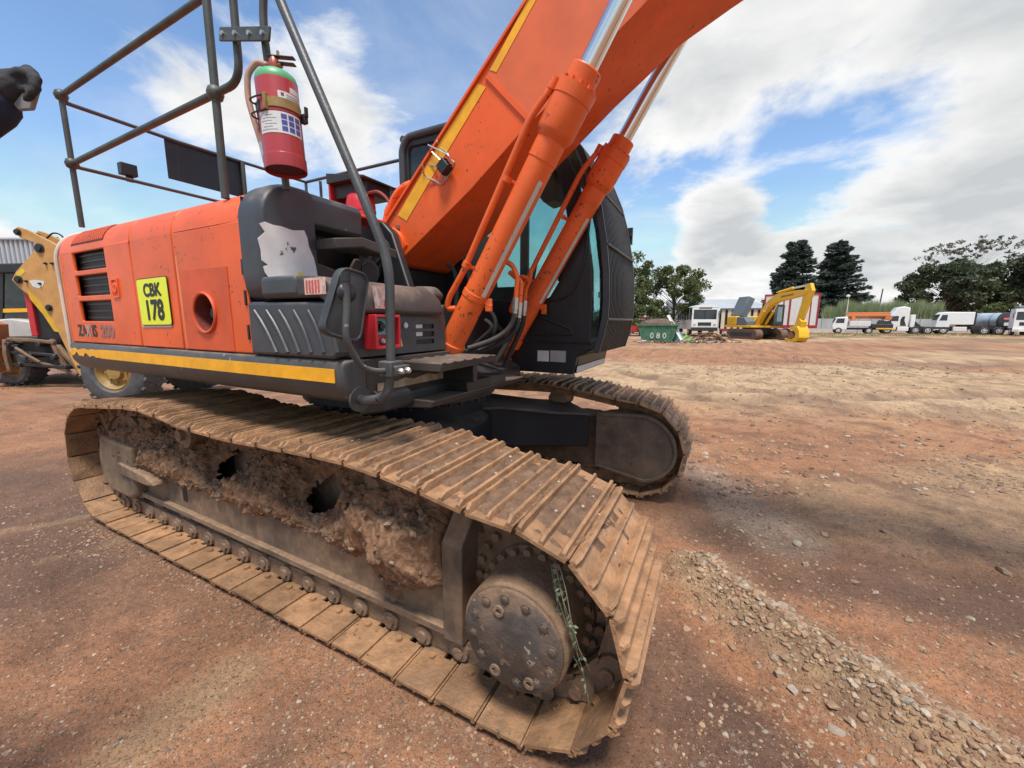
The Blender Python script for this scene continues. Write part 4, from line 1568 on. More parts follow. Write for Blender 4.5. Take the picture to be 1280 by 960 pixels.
RY = -1.25
tr = .0155
m = MB()
m.tube([(-2.14, RY, 2.06), (-2.15, RY, 2.88)], tr, 12)
m.tube([(-.462, RY, 2.03), (-.455, RY, 3.02)], tr * 1.15, 12)
m.tube([(-2.15, RY, 2.862), (-.455, RY, 2.885)], tr, 12)
m.tube([(-2.145, RY, 2.455), (-.46, RY, 2.487), (-.262, RY, 2.49), (-.258, RY, 3.05)], tr * 1.05, 12, .12, 7)
hr = m.build('handrail', GALV, EX)
for p in ((-2.15, RY, 2.862), (-2.145, RY, 2.455), (-.46, RY, 2.487)):
    clampball(p)
m = MB()
m.tube([(-.075, -1.20, 2.03), (-.070, RY, 2.60), (-.066, RY, 2.72), (-.02, RY, 2.86), (.0, RY, 3.05)], tr, 12, .1, 5)
m.build('handrail', GALV, EX)
m = MB()
MBR = Matrix.Translation((-.165, RY, 2.635)) @ Matrix.Rotation(R(15.5), 4, 'Y')
m.box(-.175, .175, -.030, -.020, -.026, .026, MBR)
bk = m.build('rail_bracket', GALV, EX, bevel=.003)
for x in (-.31, -.22, -.12, -.03):
    MB().lathe([(.010, 0), (.010, .008)], MBR @ Vector((x + .165, -.030, 0)), (0, -1, 0), 6).build('bolt', PLATED, bk)
m = MB()
m.tube([(-2.16, RY, 2.83), (-2.20, -.6, 2.835), (-2.22, .52, 2.865)], .013, 10)
m.tube([(-2.14, RY, 2.44), (-2.18, -.6, 2.45), (-2.22, .52, 2.46)], .012, 10)
m.tube([(-2.22, .52, 2.865), (-.76, .52, 2.87)], .014, 10)
m.tube([(-2.20, -.12, 2.05), (-2.20, -.12, 2.85)], .018, 10)
m.tube([(-2.22, .52, 2.05), (-2.22, .52, 2.865)], .014, 10)
m.tube([(-1.1, .52, 2.05), (-.85, .52, 2.86)], .014, 10)
m.tube([(-2.05, .56, 2.05), (-2.05, .56, 2.86)], .014, 10)
m.build('rear_handrail', GREYW, EX)
m = MB()
q0, q1 = on(206, 179, 0, -2.215), on(306, 208, 0, -2.215)
m.box(-2.228, -2.219, q0.y, q1.y, 2.545, 2.845)
m.build('rear_panel', BLACK, EX, bevel=.003)
m = MB()
q = on(160, 213, 0, -2.19)
m.box(-2.23, -2.17, q.y - .045, q.y + .05, q.z - .035, q.z + .045)
m.box(-2.205, -2.195, q.y - .015, q.y + .03, 2.44, q.z)
m.build('work_lamp', BLACK, EX, bevel=.008)

# grab pole by the tool box
m = MB()
m.tube([(.46, -1.235, 1.13), (.495, -1.215, 1.16), (.505, -1.205, 1.25), (.512, -1.195, 1.68), (.40, -1.222, 1.965), (.05, -1.25, 2.70), (-.02, -1.25, 2.865)], .0190, 12, .10, 7)
gp_ = m.build('grab_pole', GREYW, EX)
m = MB()
m.tube([(.46, -1.235, 1.13), (.40, -1.245, 1.118), (.345, -1.235, 1.12)], .021, 12, .03)
m.lathe([(.055, 0), (.055, .012)], (.346, -1.235, 1.12), (1, 0, 0), 20)
m.build('pole_foot', GREYW, EX)
m = MB()
c = on(487, 460, 0, .505)
m.box(c.x - .03, c.x + .04, c.y - .035, c.y + .045, c.z - .035, c.z + .03)
m.box(c.x + .0, c.x + .055, c.y - .02, c.y + .065, c.z - .03, c.z + .012)
cl = m.build('pole_clamp', GREYW, EX, bevel=.006)
for dy in (.0, .04):
    MB().lathe([(.014, 0), (.014, .010), (.009, .018)], (c.x + .055, c.y + dy, c.z - .01), (1, 0, 0), 6).build('bolt', PLATED, cl)
# mirror: back towards the photographer
mp = [on(a, b, 0, .45) for a, b in ((427, 331), (463, 343), (451, 430), (402, 416))]
cen = sum(mp, Vector()) / 4


def soft_quad(c4, r=.03, n=5):
    out = []
    for i in range(4):
        a, b, c = c4[i - 1], c4[i], c4[(i + 1) % 4]
        s0, s1 = b + (a - b).normalized() * r, b + (c - b).normalized() * r
        out += [s0 * (1 - t) ** 2 + b * 2 * t * (1 - t) + s1 * t * t for t in [k / n for k in range(n + 1)]]
    return out


sq = soft_quad(mp, .045)
m = MB()
sc = lambda k, dx: [cen + (q - cen) * k + Vector((dx, 0, 0)) for q in sq]
m.loft([sc(.97, -.035), sc(1.0, -.03), sc(1.0, -.004), sc(.97, .002), sc(.93, .001), sc(.91, -.004), sc(.5, .004)])
mi = m.build('mirror', pm('charcoal_plastic', (.042, .044, .046), .5, var=.2, vs=12, dust=.2, dcol=(.14, .12, .105)), EX, smooth=30)
m = MB()
m.loft([sc(.94, -.0365), sc(.94, -.0355)])
m.build('mirror_glass', pm('mirror_silver', (.8, .82, .82), .05, 1.0, var=.02), mi)
am = [on(432, 350, 0, .50), on(434, 380, 0, .50), on(431, 424, 0, .50), on(452, 460, 0, .50), on(470, 465, 0, .505), on(487, 463, 0, .51)]
m = MB()
m.tube(am, .013, 10, .05)
ar = m.build('mirror_arm', GREYW, EX)
MB().lathe([(.034, 0), (.036, .012), (.026, .024), (.016, .03)], on(432, 366, 0, .48), (1, -.15, 0), 20).build('mirror_mount', BLACK, ar)
MB().cyl(on(432, 352, 0, .50), on(432, 340, 0, .50), .016, n=12).build('arm_cap', BLACK, ar)

# ---------------------------------------------------------------- boom
BY0, BY1 = -.38, .17
low = [(-.17, 1.84), (.37, 2.195), (.755, 2.487), (1.05, 2.715), (1.40, 2.955), (1.63, 3.055), (2.5, 3.40), (4.55, 3.62)]
upp = [(4.7, 3.95), (2.4, 4.22), (1.95, 4.16), (.734, 3.045), (-.29, 2.06)]
m = MB()
m.prism(low + upp, 1, BY0 + .004, BY1 - .004)
bo = m.build('boom', ORANGE, EX, bevel=.004)
tag(bo, 'raised orange boom with yellow tape along its upper edge')


def bpt(px, py, dy=0.0):
    return on(px, py, 1, BY0 + dy)


def band(pix, name, mat, t=.002, base=0.0, parent=None):
    q = [bpt(a, b) for a, b in pix]
    m = MB()
    m.prism([(v.x, v.z) for v in q], 1, BY0 + .003 - base, BY0 + .003 - base - t)
    return m.build(name, mat, parent or bo)


# rims where the side plates stand proud of the top plate and the belly plate
def offset_strip(pts, w, y0, y1, name):
    m = MB()
    for (a, b) in zip(pts[:-1], pts[1:]):
        a, b = Vector((a[0], 0, a[1])), Vector((b[0], 0, b[1]))
        t = (b - a).normalized()
        n = Vector((-t.z, 0, t.x)) * w
        m.add([a + Vector((0, y0, 0)), b + Vector((0, y0, 0)), b + n + Vector((0, y0, 0)), a + n + Vector((0, y0, 0)),
               a + Vector((0, y1, 0)), b + Vector((0, y1, 0)), b + n + Vector((0, y1, 0)), a + n + Vector((0, y1, 0))],
              [(0, 1, 2, 3), (7, 6, 5, 4), (0, 4, 5, 1), (1, 5, 6, 2), (2, 6, 7, 3), (3, 7, 4, 0)])
    return m.build(name, ORANGE, bo)


offset_strip([(-.29, 2.06), (.734, 3.045), (1.95, 4.16)], .014, BY0 - .012, BY1 + .012, 'top_plate')
# weld seam and the thicker upper side plate
band([(607, 97), (613, 95), (668, 150), (663, 156)], 'weld_seam', ORANGE, .010)
band([(610, 95), (664, 0), (672, -14), (678, -24), (820, -10), (796, 15), (741, 72), (690, 127), (667, 150)], 'side_plate', pm('orange_weathered', (.66, .125, .036), .5, var=.12, vs=3, dust=.2, dcol=(.40, .18, .10), streak=.12), .006)
band([(486, 293), (494, 290), (509, 306), (503, 314)], 'weld_seam', ORANGE, .006)
band([(613, 88), (621, 91), (673, -4), (665, -8)], 'reflective_tape', YELLOW_T, .0018, .0065)
band([(497, 269), (508, 276), (553, 199), (607, 109), (597, 104), (543, 188)], 'reflective_tape', YELLOW_T, .0018)
MB().box(-.19, -.165, BY0 - .010, BY0, 2.03, 2.055).build('bolt', LINK, bo)
# boom foot
m = MB()
m.cyl((-.24, BY0 - .02, 1.93), (-.24, BY1 + .02, 1.93), .115, n=28)
m.build('boom_foot', ORANGE, bo, bevel=.006)
for y in (-.50, .22):
    m = MB()
    m.prism([(-.75, 1.27), (.30, 1.27), (.30, 1.34), (.02, 1.60), (-.12, 1.98), (-.20, 2.06), (-.32, 2.04), (-.38, 1.94), (-.55, 1.6)], 1, y, y + .06)
    m.build('boom_bracket', BLACK, EX, bevel=.01)
m = MB()
m.box(-.7, .2, -.43, .21, 1.27, 1.55)
m.build('centre_frame', BLACK, EX, bevel=.01)
# arm and bucket beyond the picture's edge
m = MB()
m.prism([(4.35, 4.25), (4.85, 4.05), (4.75, 2.2), (4.5, .9), (4.3, .9), (4.3, 2.6)], 1, -.30, .10)
m.build('stick', ORANGE, EX, bevel=.01)
m = MB()
m.prism([(4.2, .95), (4.65, .9), (5.0, .55), (5.05, .12), (4.75, .0), (4.25, .02), (4.05, .25), (4.15, .45), (4.6, .35), (4.7, .55)], 1, -.65, .45)
m.build('bucket', FRAME, EX, bevel=.01)
# caged lamp on the boom side
lp = bpt(560, 211)
m = MB()
Ml = Matrix.Translation(lp) @ Matrix.Rotation(R(-42), 4, 'Y')
m.box(-.030, .030, -.060, -.008, -.034, .034, Ml)
bl = m.build('boom_lamp', BLACK, bo, bevel=.004)
m = MB()
for k in (-1, 0, 1):
    m.box(-.038, .038, -.050, -.018, k * .022 - .004, k * .022 + .004, Ml)
m.build('lamp_fins', BLACK, bl)
m = MB()
cg = [[(535, 181), (561, 194), (563, 201), (553, 232), (530, 218), (528, 206)], [(540, 190), (555, 205), (548, 228)], [(528, 214), (532, 221), (553, 231), (566, 212), (569, 203), (564, 200)], [(546, 176), (548, 181), (561, 193)], [(530, 202), (536, 206), (552, 209)]]
for k, ln in enumerate(cg):
    m.tube([bpt(a, b, -.02 - .03 * math.sin(i * 1.3 + k)) for i, (a, b) in enumerate(ln)], .0042, 6, .02, 3)
m.build('lamp_cage', PLATED, bl)


# ---------------------------------------------------------------- boom cylinders
def boom_cylinder(y, near):
    a, d = Vector((.31, y, 1.32)), Vector((.756, 0, 1.235)).normalized()
    pt = lambda t: a + d * t
    C = MB().lathe([(.060, -.055), (.078, -.05), (.080, 0.0), (.080, .012), (.0705, .016), (.0705, .30), (.0745, .302), (.0745, .335), (.0705, .337), (.0705, 1.06), (.0735, 1.062), (.0735, 1.082),
                    (.0735, 1.13), (.072, 1.155), (.090, 1.185), (.093, 1.20), (.093, 1.335), (.096, 1.337), (.096, 1.395), (.074, 1.397), (.074, 1.47), (.070, 1.476)], a, d, 40).build('boom_cylinder', ORANGE_M, EX, smooth=32)
    MB().cyl(pt(1.40), pt(2.35), .0455, n=28).build('rod', CHROME, C)
    e = Vector((0, 1, 0))
    g = d.cross(e)
    for k in range(12):
        an = 6.28318 * k / 12
        MB().lathe([(.0085, 0), (.0085, .014)], pt(1.396) + (e * math.cos(an) + g * math.sin(an)) * .084, d, 8).build('bolt', ORANGE_M, C)
    # base eye and pin
    m = MB()
    m.loft([[pt(-.05) + e * sx * .055 + g * sz * .045 for sx, sz in ((-1, -1), (1, -1), (1, 1), (-1, 1))], [pt(-.20) + e * sx * .045 + g * sz * .040 for sx, sz in ((-1, -1), (1, -1), (1, 1), (-1, 1))]])
    m.cyl(pt(-.20) - e * .06, pt(-.20) + e * .06, .065, n=20)
    m.build('base_eye', ORANGE_M, C, bevel=.006)
    # hydraulic pipe along the upper side with its clips
    s = -1 if near else -1
    off = lambda t, o1, o2: pt(t) + e * o1 + g * o2
    sg = 1 if g.x < 0 else -1
    m = MB()
    m.tube([off(.20, s * .03, sg * .060), off(.17, s * .045, sg * .105), off(.24, s * .05, sg * .118), off(.40, s * .05, sg * .105), off(1.20, s * .06, sg * .125), off(1.345, s * .05, sg * .095)], .0175, 10, .05)
    m.build('pipe', ORANGE_M, C)
    for t in (.43, .90):
        m = MB().lathe([(.024, 0), (.024, .03)], off(t, s * .05, sg * .105), d, 10)
        m.cyl(off(t + .015, s * .01, sg * .06), off(t + .015, s * .05, sg * .11), .012, n=8)
        m.build('pipe_clip', ORANGE_M, C)
    MB().lathe([(.022, 0), (.022, .05)], off(1.335, s * .05, sg * .094), d, 10).build('pipe_nut', ORANGE_M, C)
    # white reflective strip on the side away from the boom
    m = MB()
    rr = .0722
    rings = []
    for t in (.345, .98):
        rings.append([pt(t) + (e * math.sin(an) * (-1) + g * (-sg) * math.cos(an)) * q for q, an in ((rr, R(16)), (rr, R(36)), (rr - .003, R(36)), (rr - .003, R(16)))])
    m.loft(rings)
    m.build('reflective_strip', pm('white_reflective_strip', (.55, .54, .50), .5, wear=.3, wcol=(.45, .1, .04), ws=30, dust=.2), C)
    # lug
    m = MB()
    m.box(-.018, .018, -.012, .012, -.035, .035, Matrix.Translation(pt(.318) - g * sg * .10))
    m.cyl(pt(.318) - g * sg * .07, pt(.318) - g * sg * .12, .014, n=8)
    m.build('lug', ORANGE_M, C, bevel=.004)
    return C


boom_cylinder(-.50, True)
boom_cylinder(.29, False)
# pipes and hoses between the cylinders: orange elbows, plated ends, black hoses curling down
for k, (pts, y0) in enumerate(([((633, 327), (641, 332), (647, 346), (645, 372)), -.1], [((637, 340), (645, 347), (652, 352), (650, 378)), -.05], [((661, 350), (652, 345), (648, 352), (647, 374)), .05], [((664, 336), (662, 352), (657, 362), (656, 376)), .1])):
    q = [on(a, b, 1, y0) for a, b in pts]
    o = MB().tube(q, .016, 10, .03).build('pipe_elbow', ORANGE_M, EX)
    e0 = q[-1]
    d = (q[-1] - q[-2]).normalized()
    f = MB().cyl(e0, e0 + d * .075, .021, n=6)
    f.cyl(e0 + d * .06, e0 + d * .12, .018, n=12)
    f.build('hose_fitting', PLATED, EX)
    h0 = e0 + d * .10
    end = [on(585, 436, 1, -.28), on(598, 440, 1, -.2), on(620, 452, 1, -.05), on(630, 460, 1, .05)][k]
    mid = [on(622, 425, 1, -.16), on(628, 430, 1, -.12), on(636, 425, 1, .0), on(640, 430, 1, .06)][k]
    h1 = h0 + d * .12
    b = [h0, h1, mid, end]
    path = [b[0] * (1 - t) ** 3 + b[1] * 3 * t * (1 - t) ** 2 + b[2] * 3 * t * t * (1 - t) + b[3] * t ** 3 for t in np.linspace(0, 1, 14)]
    MB().tube(path, .019, 10).build('hydraulic_hose', RUBBER, EX)
for (a, b, c, d, y) in ((600, 380, 612, 425, -.1), (606, 400, 590, 436, -.15), (560, 330, 556, 430, -.2), (470, 310, 452, 352, -.55), (478, 300, 470, 350, -.5), (455, 305, 448, 350, -.6)):
    p0, p3 = on(a, b, 1, y), on(c, d, 1, y)
    p1, p2 = p0 + Vector((.12, .02, -.06)), p3 + Vector((.08, 0, .1))
    path = [p0 * (1 - t) ** 3 + p1 * 3 * t * (1 - t) ** 2 + p2 * 3 * t * t * (1 - t) + p3 * t ** 3 for t in np.linspace(0, 1, 12)]
    MB().tube(path, .015, 8).build('hydraulic_hose', RUBBER, EX)
# pipe on top of the boom foot
m = MB()
m.tube([on(478, 292, 1, -.3), on(487, 262, 1, -.3), on(496, 243, 1, -.3), on(505, 234, 1, -.3), on(515, 230, 1, -.28)], .026, 12, .1, 6)
m.build('boom_pipe', ORANGE_M, EX)
m = MB()
m.lathe([(.03, 0), (.03, .05)], on(485, 268, 1, -.3), (.5, 0, .8), 12)
m.build('pipe_clamp', ORANGE_M, EX)
# red pressure vessel with its sheet-metal cowl, and a grey breather cap
c = on(452, 275, 1, -.25)
m = MB()
m.lathe([(.02, -.25), (.095, -.24), (.10, -.20), (.10, .10), (.09, .15), (.06, .18), (.03, .19)], (c.x, c.y, c.z), (0, 0, 1), 32)
rv = m.build('pressure_vessel', REDP, EX)
m = MB()
for z in (-.15, -.05, .05):
    m.ring((c.x, c.y, c.z + z), (0, 0, 1), .103, .098, .012, 32)
m.build('vessel_band', REDP, rv)
q0, q1 = on(428, 224, 1, -.2), on(466, 236, 1, -.2)
m = MB()
m.box(q0.x, q0.x + .02, -.33, -.08, c.z + .06, c.z + .31)
m.build('vessel_cowl', REDP, rv, bevel=.004)
m = MB()
m.box(q0.x + .02, c.x + .12, -.30, -.08, c.z + .15, c.z + .24)
m.prism([(q0.x + .02, c.z + .24), (c.x + .15, c.z + .235), (c.x + .15, c.z + .25), (q0.x + .02, c.z + .31)], 1, -.36, -.04)
m.build('cowl_roof', BLACK, rv, bevel=.004)
MB().tube([on(455, 243, 1, -.3), on(472, 238, 1, -.3), on(484, 248, 1, -.3), on(490, 262, 1, -.28)], .010, 8, .05).build('vessel_hose', pm('red_brown_hose', (.25, .05, .05), .6), rv)
c = on(500, 240, 1, .1)
MB().lathe([(.05, -.30), (.05, -.06), (.075, -.045), (.080, -.02), (.080, .0), (.07, .01)], c, (0, 0, 1), 24).build('breather_cap', GREY, EX)

# ---------------------------------------------------------------- cab
CY0, CY1 = .35, 1.25
sil = [(-.76, 1.07), (.775, 1.07), (.80, 1.20), (.87, 1.25), (.89, 1.33), (.90, 1.55), (.89, 1.80), (.85, 2.05), (.77, 2.40), (.66, 2.65), (.50, 2.86), (.38, 2.93), (-.68, 2.95), (-.76, 2.88)]


def wall_with_window(y0, y1, wins, name):
    """cab side: the silhouette less its window openings, cut by a boolean-free triangulation"""
    bm = bmesh.new()
    loops = [sil] + wins
    es = []
    for lp_ in loops:
        vs = [bm.verts.new((x, y0, z)) for x, z in lp_]
        es += [bm.edges.new((vs[i], vs[(i + 1) % len(vs)])) for i in range(len(vs))]
    bmesh.ops.triangle_fill(bm, use_beauty=True, use_dissolve=False, edges=es)

    def inside(pt, poly):
        r = False
        for i in range(len(poly)):
            (x1, z1), (x2, z2) = poly[i], poly[i - 1]
            if (z1 > pt[1]) != (z2 > pt[1]) and pt[0] < (x2 - x1) * (pt[1] - z1) / (z2 - z1) + x1:
                r = not r
        return r
    kill = [f for f in bm.faces if any(inside((f.calc_center_median().x, f.calc_center_median().z), w) for w in wins)]
    bmesh.ops.delete(bm, geom=kill, context='FACES')
    ex = bmesh.ops.extrude_face_region(bm, geom=list(bm.faces))
    bmesh.ops.translate(bm, verts=[v for v in ex['geom'] if isinstance(v, bmesh.types.BMVert)], vec=(0, y1 - y0, 0))
    bmesh.ops.recalc_face_normals(bm, faces=bm.faces)
    me = bpy.data.meshes.new(name)
    bm.to_mesh(me)
    bm.free()
    return put(name, me, BLACK, EX, .006)


winR = [(-.705, 1.66), (.50, 1.60), (.58, 1.63), (.65, 1.74), (.705, 1.98), (.70, 2.16), (.65, 2.40), (.56, 2.58), (.44, 2.74), (.30, 2.85), (-.68, 2.875), (-.705, 2.85)]
wR = wall_with_window(CY0, CY0 + .05, [winR], 'cab_wall')
winL = [[(-.62, 1.72), (-.08, 1.72), (-.08, 2.76), (-.60, 2.76)], [(.0, 1.50), (.62, 1.40), (.77, 1.55), (.78, 1.95), (.70, 2.32), (.56, 2.58), (.42, 2.74), (.0, 2.76)]]
wL = wall_with_window(CY1 - .05, CY1, winL, 'cab_wall')


def pane(poly, y, parent, name='window_pane'):
    MB().prism(poly, 1, y, y + .006).build(name, CABGLASS, parent)


pane([(x, z) for x, z in winR], CY0 + .022, wR)
for w in winL:
    pane(w, CY1 - .03, wL)
m = MB()
# floor, roof, rear wall with its window, front lower apron
m.box(-.74, .76, CY0 + .05, CY1 - .05, 1.09, 1.16)
m.prism([(.20, 2.92), (.40, 2.91), (.55, 2.86), (.62, 2.78), (.60, 2.76), (.38, 2.85), (.20, 2.87)], 1, CY0 + .05, CY1 - .05)
m.plate(-.74, .20, CY0 + .05, CY1 - .05, [(-.62, .10, CY0 + .14, CY1 - .14)], 2, 2.88, 2.93)
m.build('cab_roof', BLACK, EX)
MB().box(-.62, .10, CY0 + .14, CY1 - .14, 2.90, 2.906).build('added_roof_window', CABGLASS, EX)  # unseen hatch, added to let light into the cab
MB().prism([(.22, 2.862), (.36, 2.845), (.36, 2.835), (.22, 2.852)], 1, CY0 + .055, CY1 - .055).build('roof_lining', pm('pale_lining', (.55, .55, .54), .8), EX)
m = MB()
m.plate(CY0 + .05, CY1 - .05, 1.09, 2.93, [(CY0 + .07, CY1 - .10, 2.05, 2.87)], 0, -.755, -.725)
rw = m.build('cab_back', BLACK, EX, bevel=.006)
MB().box(-.742, -.735, CY0 + .07, CY1 - .10, 2.05, 2.87).build('window_pane', CABGLASS, rw)
m = MB()
m.prism([(.70, 1.08), (.785, 1.075), (.80, 1.20), (.93, 1.27), (.92, 1.33), (.86, 1.33), (.70, 1.22)], 1, CY0 + .05, CY1 - .05)
m.build('cab_apron', BLACK, EX)
m = MB()
q = [(.768, 1.078), (.875, 1.170), (.855, 1.188), (.755, 1.10)]
m.prism([(.790, 1.082), (.795, 1.082), (.800, 1.128), (.795, 1.128)], 1, CY0 + .03, CY1 - .06)
m.build('apron_strip', WHITE, EX)
fr = [(.935, 1.26), (.955, 1.55), (.945, 1.80), (.90, 2.08), (.815, 2.43), (.70, 2.68), (.53, 2.87)]
m = MB()
m.loft([[(x, CY0 + .012, z) for x, z in fr] + [(x - .006, CY0 + .012, z) for x, z in fr[::-1]], [(x, CY1 - .05, z) for x, z in fr] + [(x - .006, CY1 - .05, z) for x, z in fr[::-1]]])
ws_ = m.build('windscreen', CABGLASS, EX)
m = MB()
m.prism(fr + [(.49, 2.85), (.64, 2.65), (.755, 2.40), (.835, 2.05), (.875, 1.80), (.885, 1.55), (.875, 1.33), (.85, 1.26)], 1, CY0 + .006, CY0 + .011)
m.build('corner_pane', CABGLASS, ws_)
m = MB()
for z0, z1, xx in ((1.62, 1.66, .945),):
    m.box(xx - .02, xx + .01, CY0 + .05, CY1 - .05, z0, z1)
m.build('windscreen_bar', BLACK, EX)
# pressed relief of the lower wall
m = MB()
m.tube([on(636, 378, 1, CY0 - .004), on(700, 375, 1, CY0 - .004), on(716, 366, 1, CY0 - .004), on(730, 330, 1, CY0 - .004), on(738, 270, 1, CY0 - .004)], .009, 8, .06)
m.tube([on(662, 390, 1, CY0 - .004), on(714, 412, 1, CY0 - .004), on(716, 418, 1, CY0 - .004), on(660, 417, 1, CY0 - .004)], .008, 8, .02)
m.tube([(-.1, CY0 - .003, 1.30), (.90, CY0 - .003, 1.30)], .007, 6)
m.build('pressed_rib', BLACK, wR)
for (a, b, c_, d, mt) in ((672, 438, 686, 452, WHITE), (688, 438, 707, 453, pm('grey_sticker', (.38, .38, .38), .5))):
    q0, q1 = on(a, b, 1, CY0 - .002), on(c_, d, 1, CY0 - .002)
    MB().box(q0.x, q1.x, CY0 - .002, CY0 - .0005, q1.z, q0.z).build('data_sticker', mt, wR)
# seat, console and levers
m = MB()
m.box(-.25, .25, .58, 1.05, 1.45, 1.58)
m.prism([(-.30, 1.55), (-.18, 1.55), (-.30, 2.25), (-.42, 2.25)], 1, .60, 1.03)
m.prism([(-.42, 2.28), (-.32, 2.28), (-.35, 2.48), (-.44, 2.48)], 1, .70, .93)
m.box(-.20, .20, .62, 1.0, 1.16, 1.45)
m.build('seat', pm('black_seat', (.025, .025, .027), .8), EX, bevel=.03, seg=3)
m = MB()
m.box(-.3, .42, .42, .56, 1.16, 1.72)
m.tube([(.36, .5, 1.70), (.40, .5, 1.92)], .018)
m.prism([(.60, 1.75), (.68, 1.75), (.66, 1.98), (.58, 1.98)], 1, .45, .60)
m.build('console', BLACK, EX, bevel=.015)
m = MB()
m.prism([(.42, 2.55), (.62, 2.50), (.60, 2.32), (.50, 2.30), (.42, 2.40)], 1, .40, .60)
m.build('sun_visor', BLACK, EX, bevel=.02)
# front guard: bent bars between two frames, two cross rails
gprof = [(.60, 2.82), (.70, 2.72), (.79, 2.59), (.865, 2.42), (.925, 2.22), (.968, 2.0), (.995, 1.78), (1.003, 1.60), (.998, 1.48), (.98, 1.37), (.945, 1.235)]
GREYB = pm('guard_bar_paint', (.05, .05, .052), .45, var=.25, vs=20, dust=.3, dcol=(.16, .13, .11))
guard = MB()
gfr = lambda y: [[(x - .028, y, z), (x + .018, y, z), (x + .018, y + .022, z), (x - .028, y + .022, z)] for x, z in gprof]
gd = guard.loft(gfr(CY0 - .012)).build('front_guard', GREY, EX, bevel=.003)
MB().loft(gfr(CY1 - .02)).build('guard_side', GREY, gd, bevel=.003)
nb = 20
for k in range(nb):
    y = CY0 + .03 + k * (CY1 - CY0 - .08) / (nb - 1)
    MB().loft([[(x - .018, y - .0055, z), (x + .012, y - .0055, z), (x + .012, y + .0055, z), (x - .018, y + .0055, z)] for x, z in gprof]).build('bar', GREYB, gd)
for (x, z) in ((.992, 1.97), (1.014, 1.47), (.895, 2.36)):
    MB().cyl((x, CY0 - .01, z), (x, CY1 - .01, z), .009, n=8).build('cross_rail', GREYW, gd)
m = MB()
m.cyl((.95, CY1 + .0, 2.20), (.95, CY1 + .05, 2.20), .02, n=10)
m.box(.93, .97, CY1 + .02, CY1 + .05, 2.12, 2.26)
m.build('guard_hinge', BLACK, gd)
m = MB()
m.box(-.70, -.55, .5, .62, 2.95, 2.975)
m.box(-.40, -.25, .45, .6, 2.95, 2.99)
m.build('roof_lamp', BLACK, EX, bevel=.01)
# cab frame seen past the boom: grey back corner post
m = MB()
m.tube([(-.762, CY0 - .005, 1.95), (-.762, CY0 - .005, 2.86), (-.70, CY0 - .005, 2.945), (-.2, CY0 - .005, 2.95)], .030, 10, .07)
m.tube([(-.762, CY0, 2.945), (-.762, CY1, 2.945)], .028, 10)
m.build('cab_frame', GREY, EX)
# sticker remnant on the X-frame arm
q = on(690, 541, 1, .30)

# ---------------------------------------------------------------- fire extinguisher hung on the rail
RTH, FWH = Vector((math.cos(YAW), math.sin(YAW), 0)), Vector((-math.sin(YAW), math.cos(YAW), 0))


def GD(px, D):
    """ground point in the column px at the horizontal depth D"""
    q = CAM + FWH * D + RTH * ((px - 640) / FPX * (D * math.cos(PITCH) + .22))
    return Vector((q.x, q.y, 0))


FE_RED = pm('extinguisher_red', (.40, .040, .042), .35, var=.08, dust=.12, dcol=(.35, .13, .1), coat=.2)
b0, t0 = on(358, 214, 1, -1.265), on(345, 99, 1, -1.265)
fx = thing('fire_extinguisher', 'red fire extinguisher with green shoulder strapped to the handrail', 'fire extinguisher', b0, world_parts=True)
ax = (t0 - b0).normalized()
H = (t0 - b0).length
dep = (b0 - CAM).dot(FWD)
r = 23.5 * dep / FPX
MB().lathe([(r * .97, .014), (r * .975, -.003), (r * 1.01, -.004), (r * 1.02, .002), (r * 1.02, .045), (r * .985, .048), (r * .985, H * .93), (r * .97, H * .955)], b0, ax, 48, cap=False).build('cylinder', FE_RED, fx, smooth=30)
MB().lathe([(r * .99, .010), (r * .7, .006), (0, .004)], b0, ax, 40, cap=False).build('base_recess', pm('shaded_red_base', (.10, .012, .012), .6), fx)  # shade of the underside is put into this dark red
GREENP = pm('green_paint', (.10, .36, .16), .45, var=.12, dust=.1)
MB().lathe([(r * .985, H * .93), (r * .99, H * .955), (r * .93, H * 1.005), (r * .72, H * 1.045), (r * .3, H * 1.062), (r * .25, H * 1.09)], b0, ax, 48).build('shoulder', GREENP, fx)
vt = b0 + ax * H * 1.085
e1 = Vector((1, 0, 0)); e2 = Vector((0, 1, 0))
side = RTH * 1.0
m = MB()
m.lathe([(.016, 0), (.020, .01), (.020, .035), (.012, .05)], vt, ax, 16)
m.cyl(vt + ax * .022 - side * .035, vt + ax * .022 + side * .03, .011, n=12)
m.build('valve', pm('copper_red_valve', (.38, .10, .07), .4, .4), fx)
m = MB()
for k, dz in enumerate((.052, .030)):
    a = vt + ax * dz - side * .02
    b = vt + ax * (dz - .008 - k * .002) + side * .085
    n_ = (FWH * -1) * .012
    m.loft([[a + n_, a - n_, a - n_ + ax * .006, a + n_ + ax * .006], [b + n_, b - n_, b - n_ + ax * .006, b + n_ + ax * .006]])
m.build('squeeze_handle', BLACK, fx, bevel=.002)
MB().box(-.004, .004, -.004, .004, 0, .03, Matrix.Translation(vt + ax * .045 + side * .018)).build('safety_pin', BRASS, fx)
left = -side
hp = [vt + ax * .022 - side * .03, vt + ax * .035 + left * .07, vt - ax * .01 + left * .115, vt - ax * .10 + left * .125, b0 + ax * .22 + left * (r + .035), b0 + ax * .10 + left * (r + .010)]
MB().tube(hp, .0115, 10, .05, 6).build('hose', pm('faded_brown_hose', (.42, .24, .18), .6, var=.1), fx)
MB().cyl(b0 + ax * .11 + left * (r + .010), b0 + ax * .035 + left * (r + .004), .013, .010, 12).build('hose_nozzle', PLATED, fx)


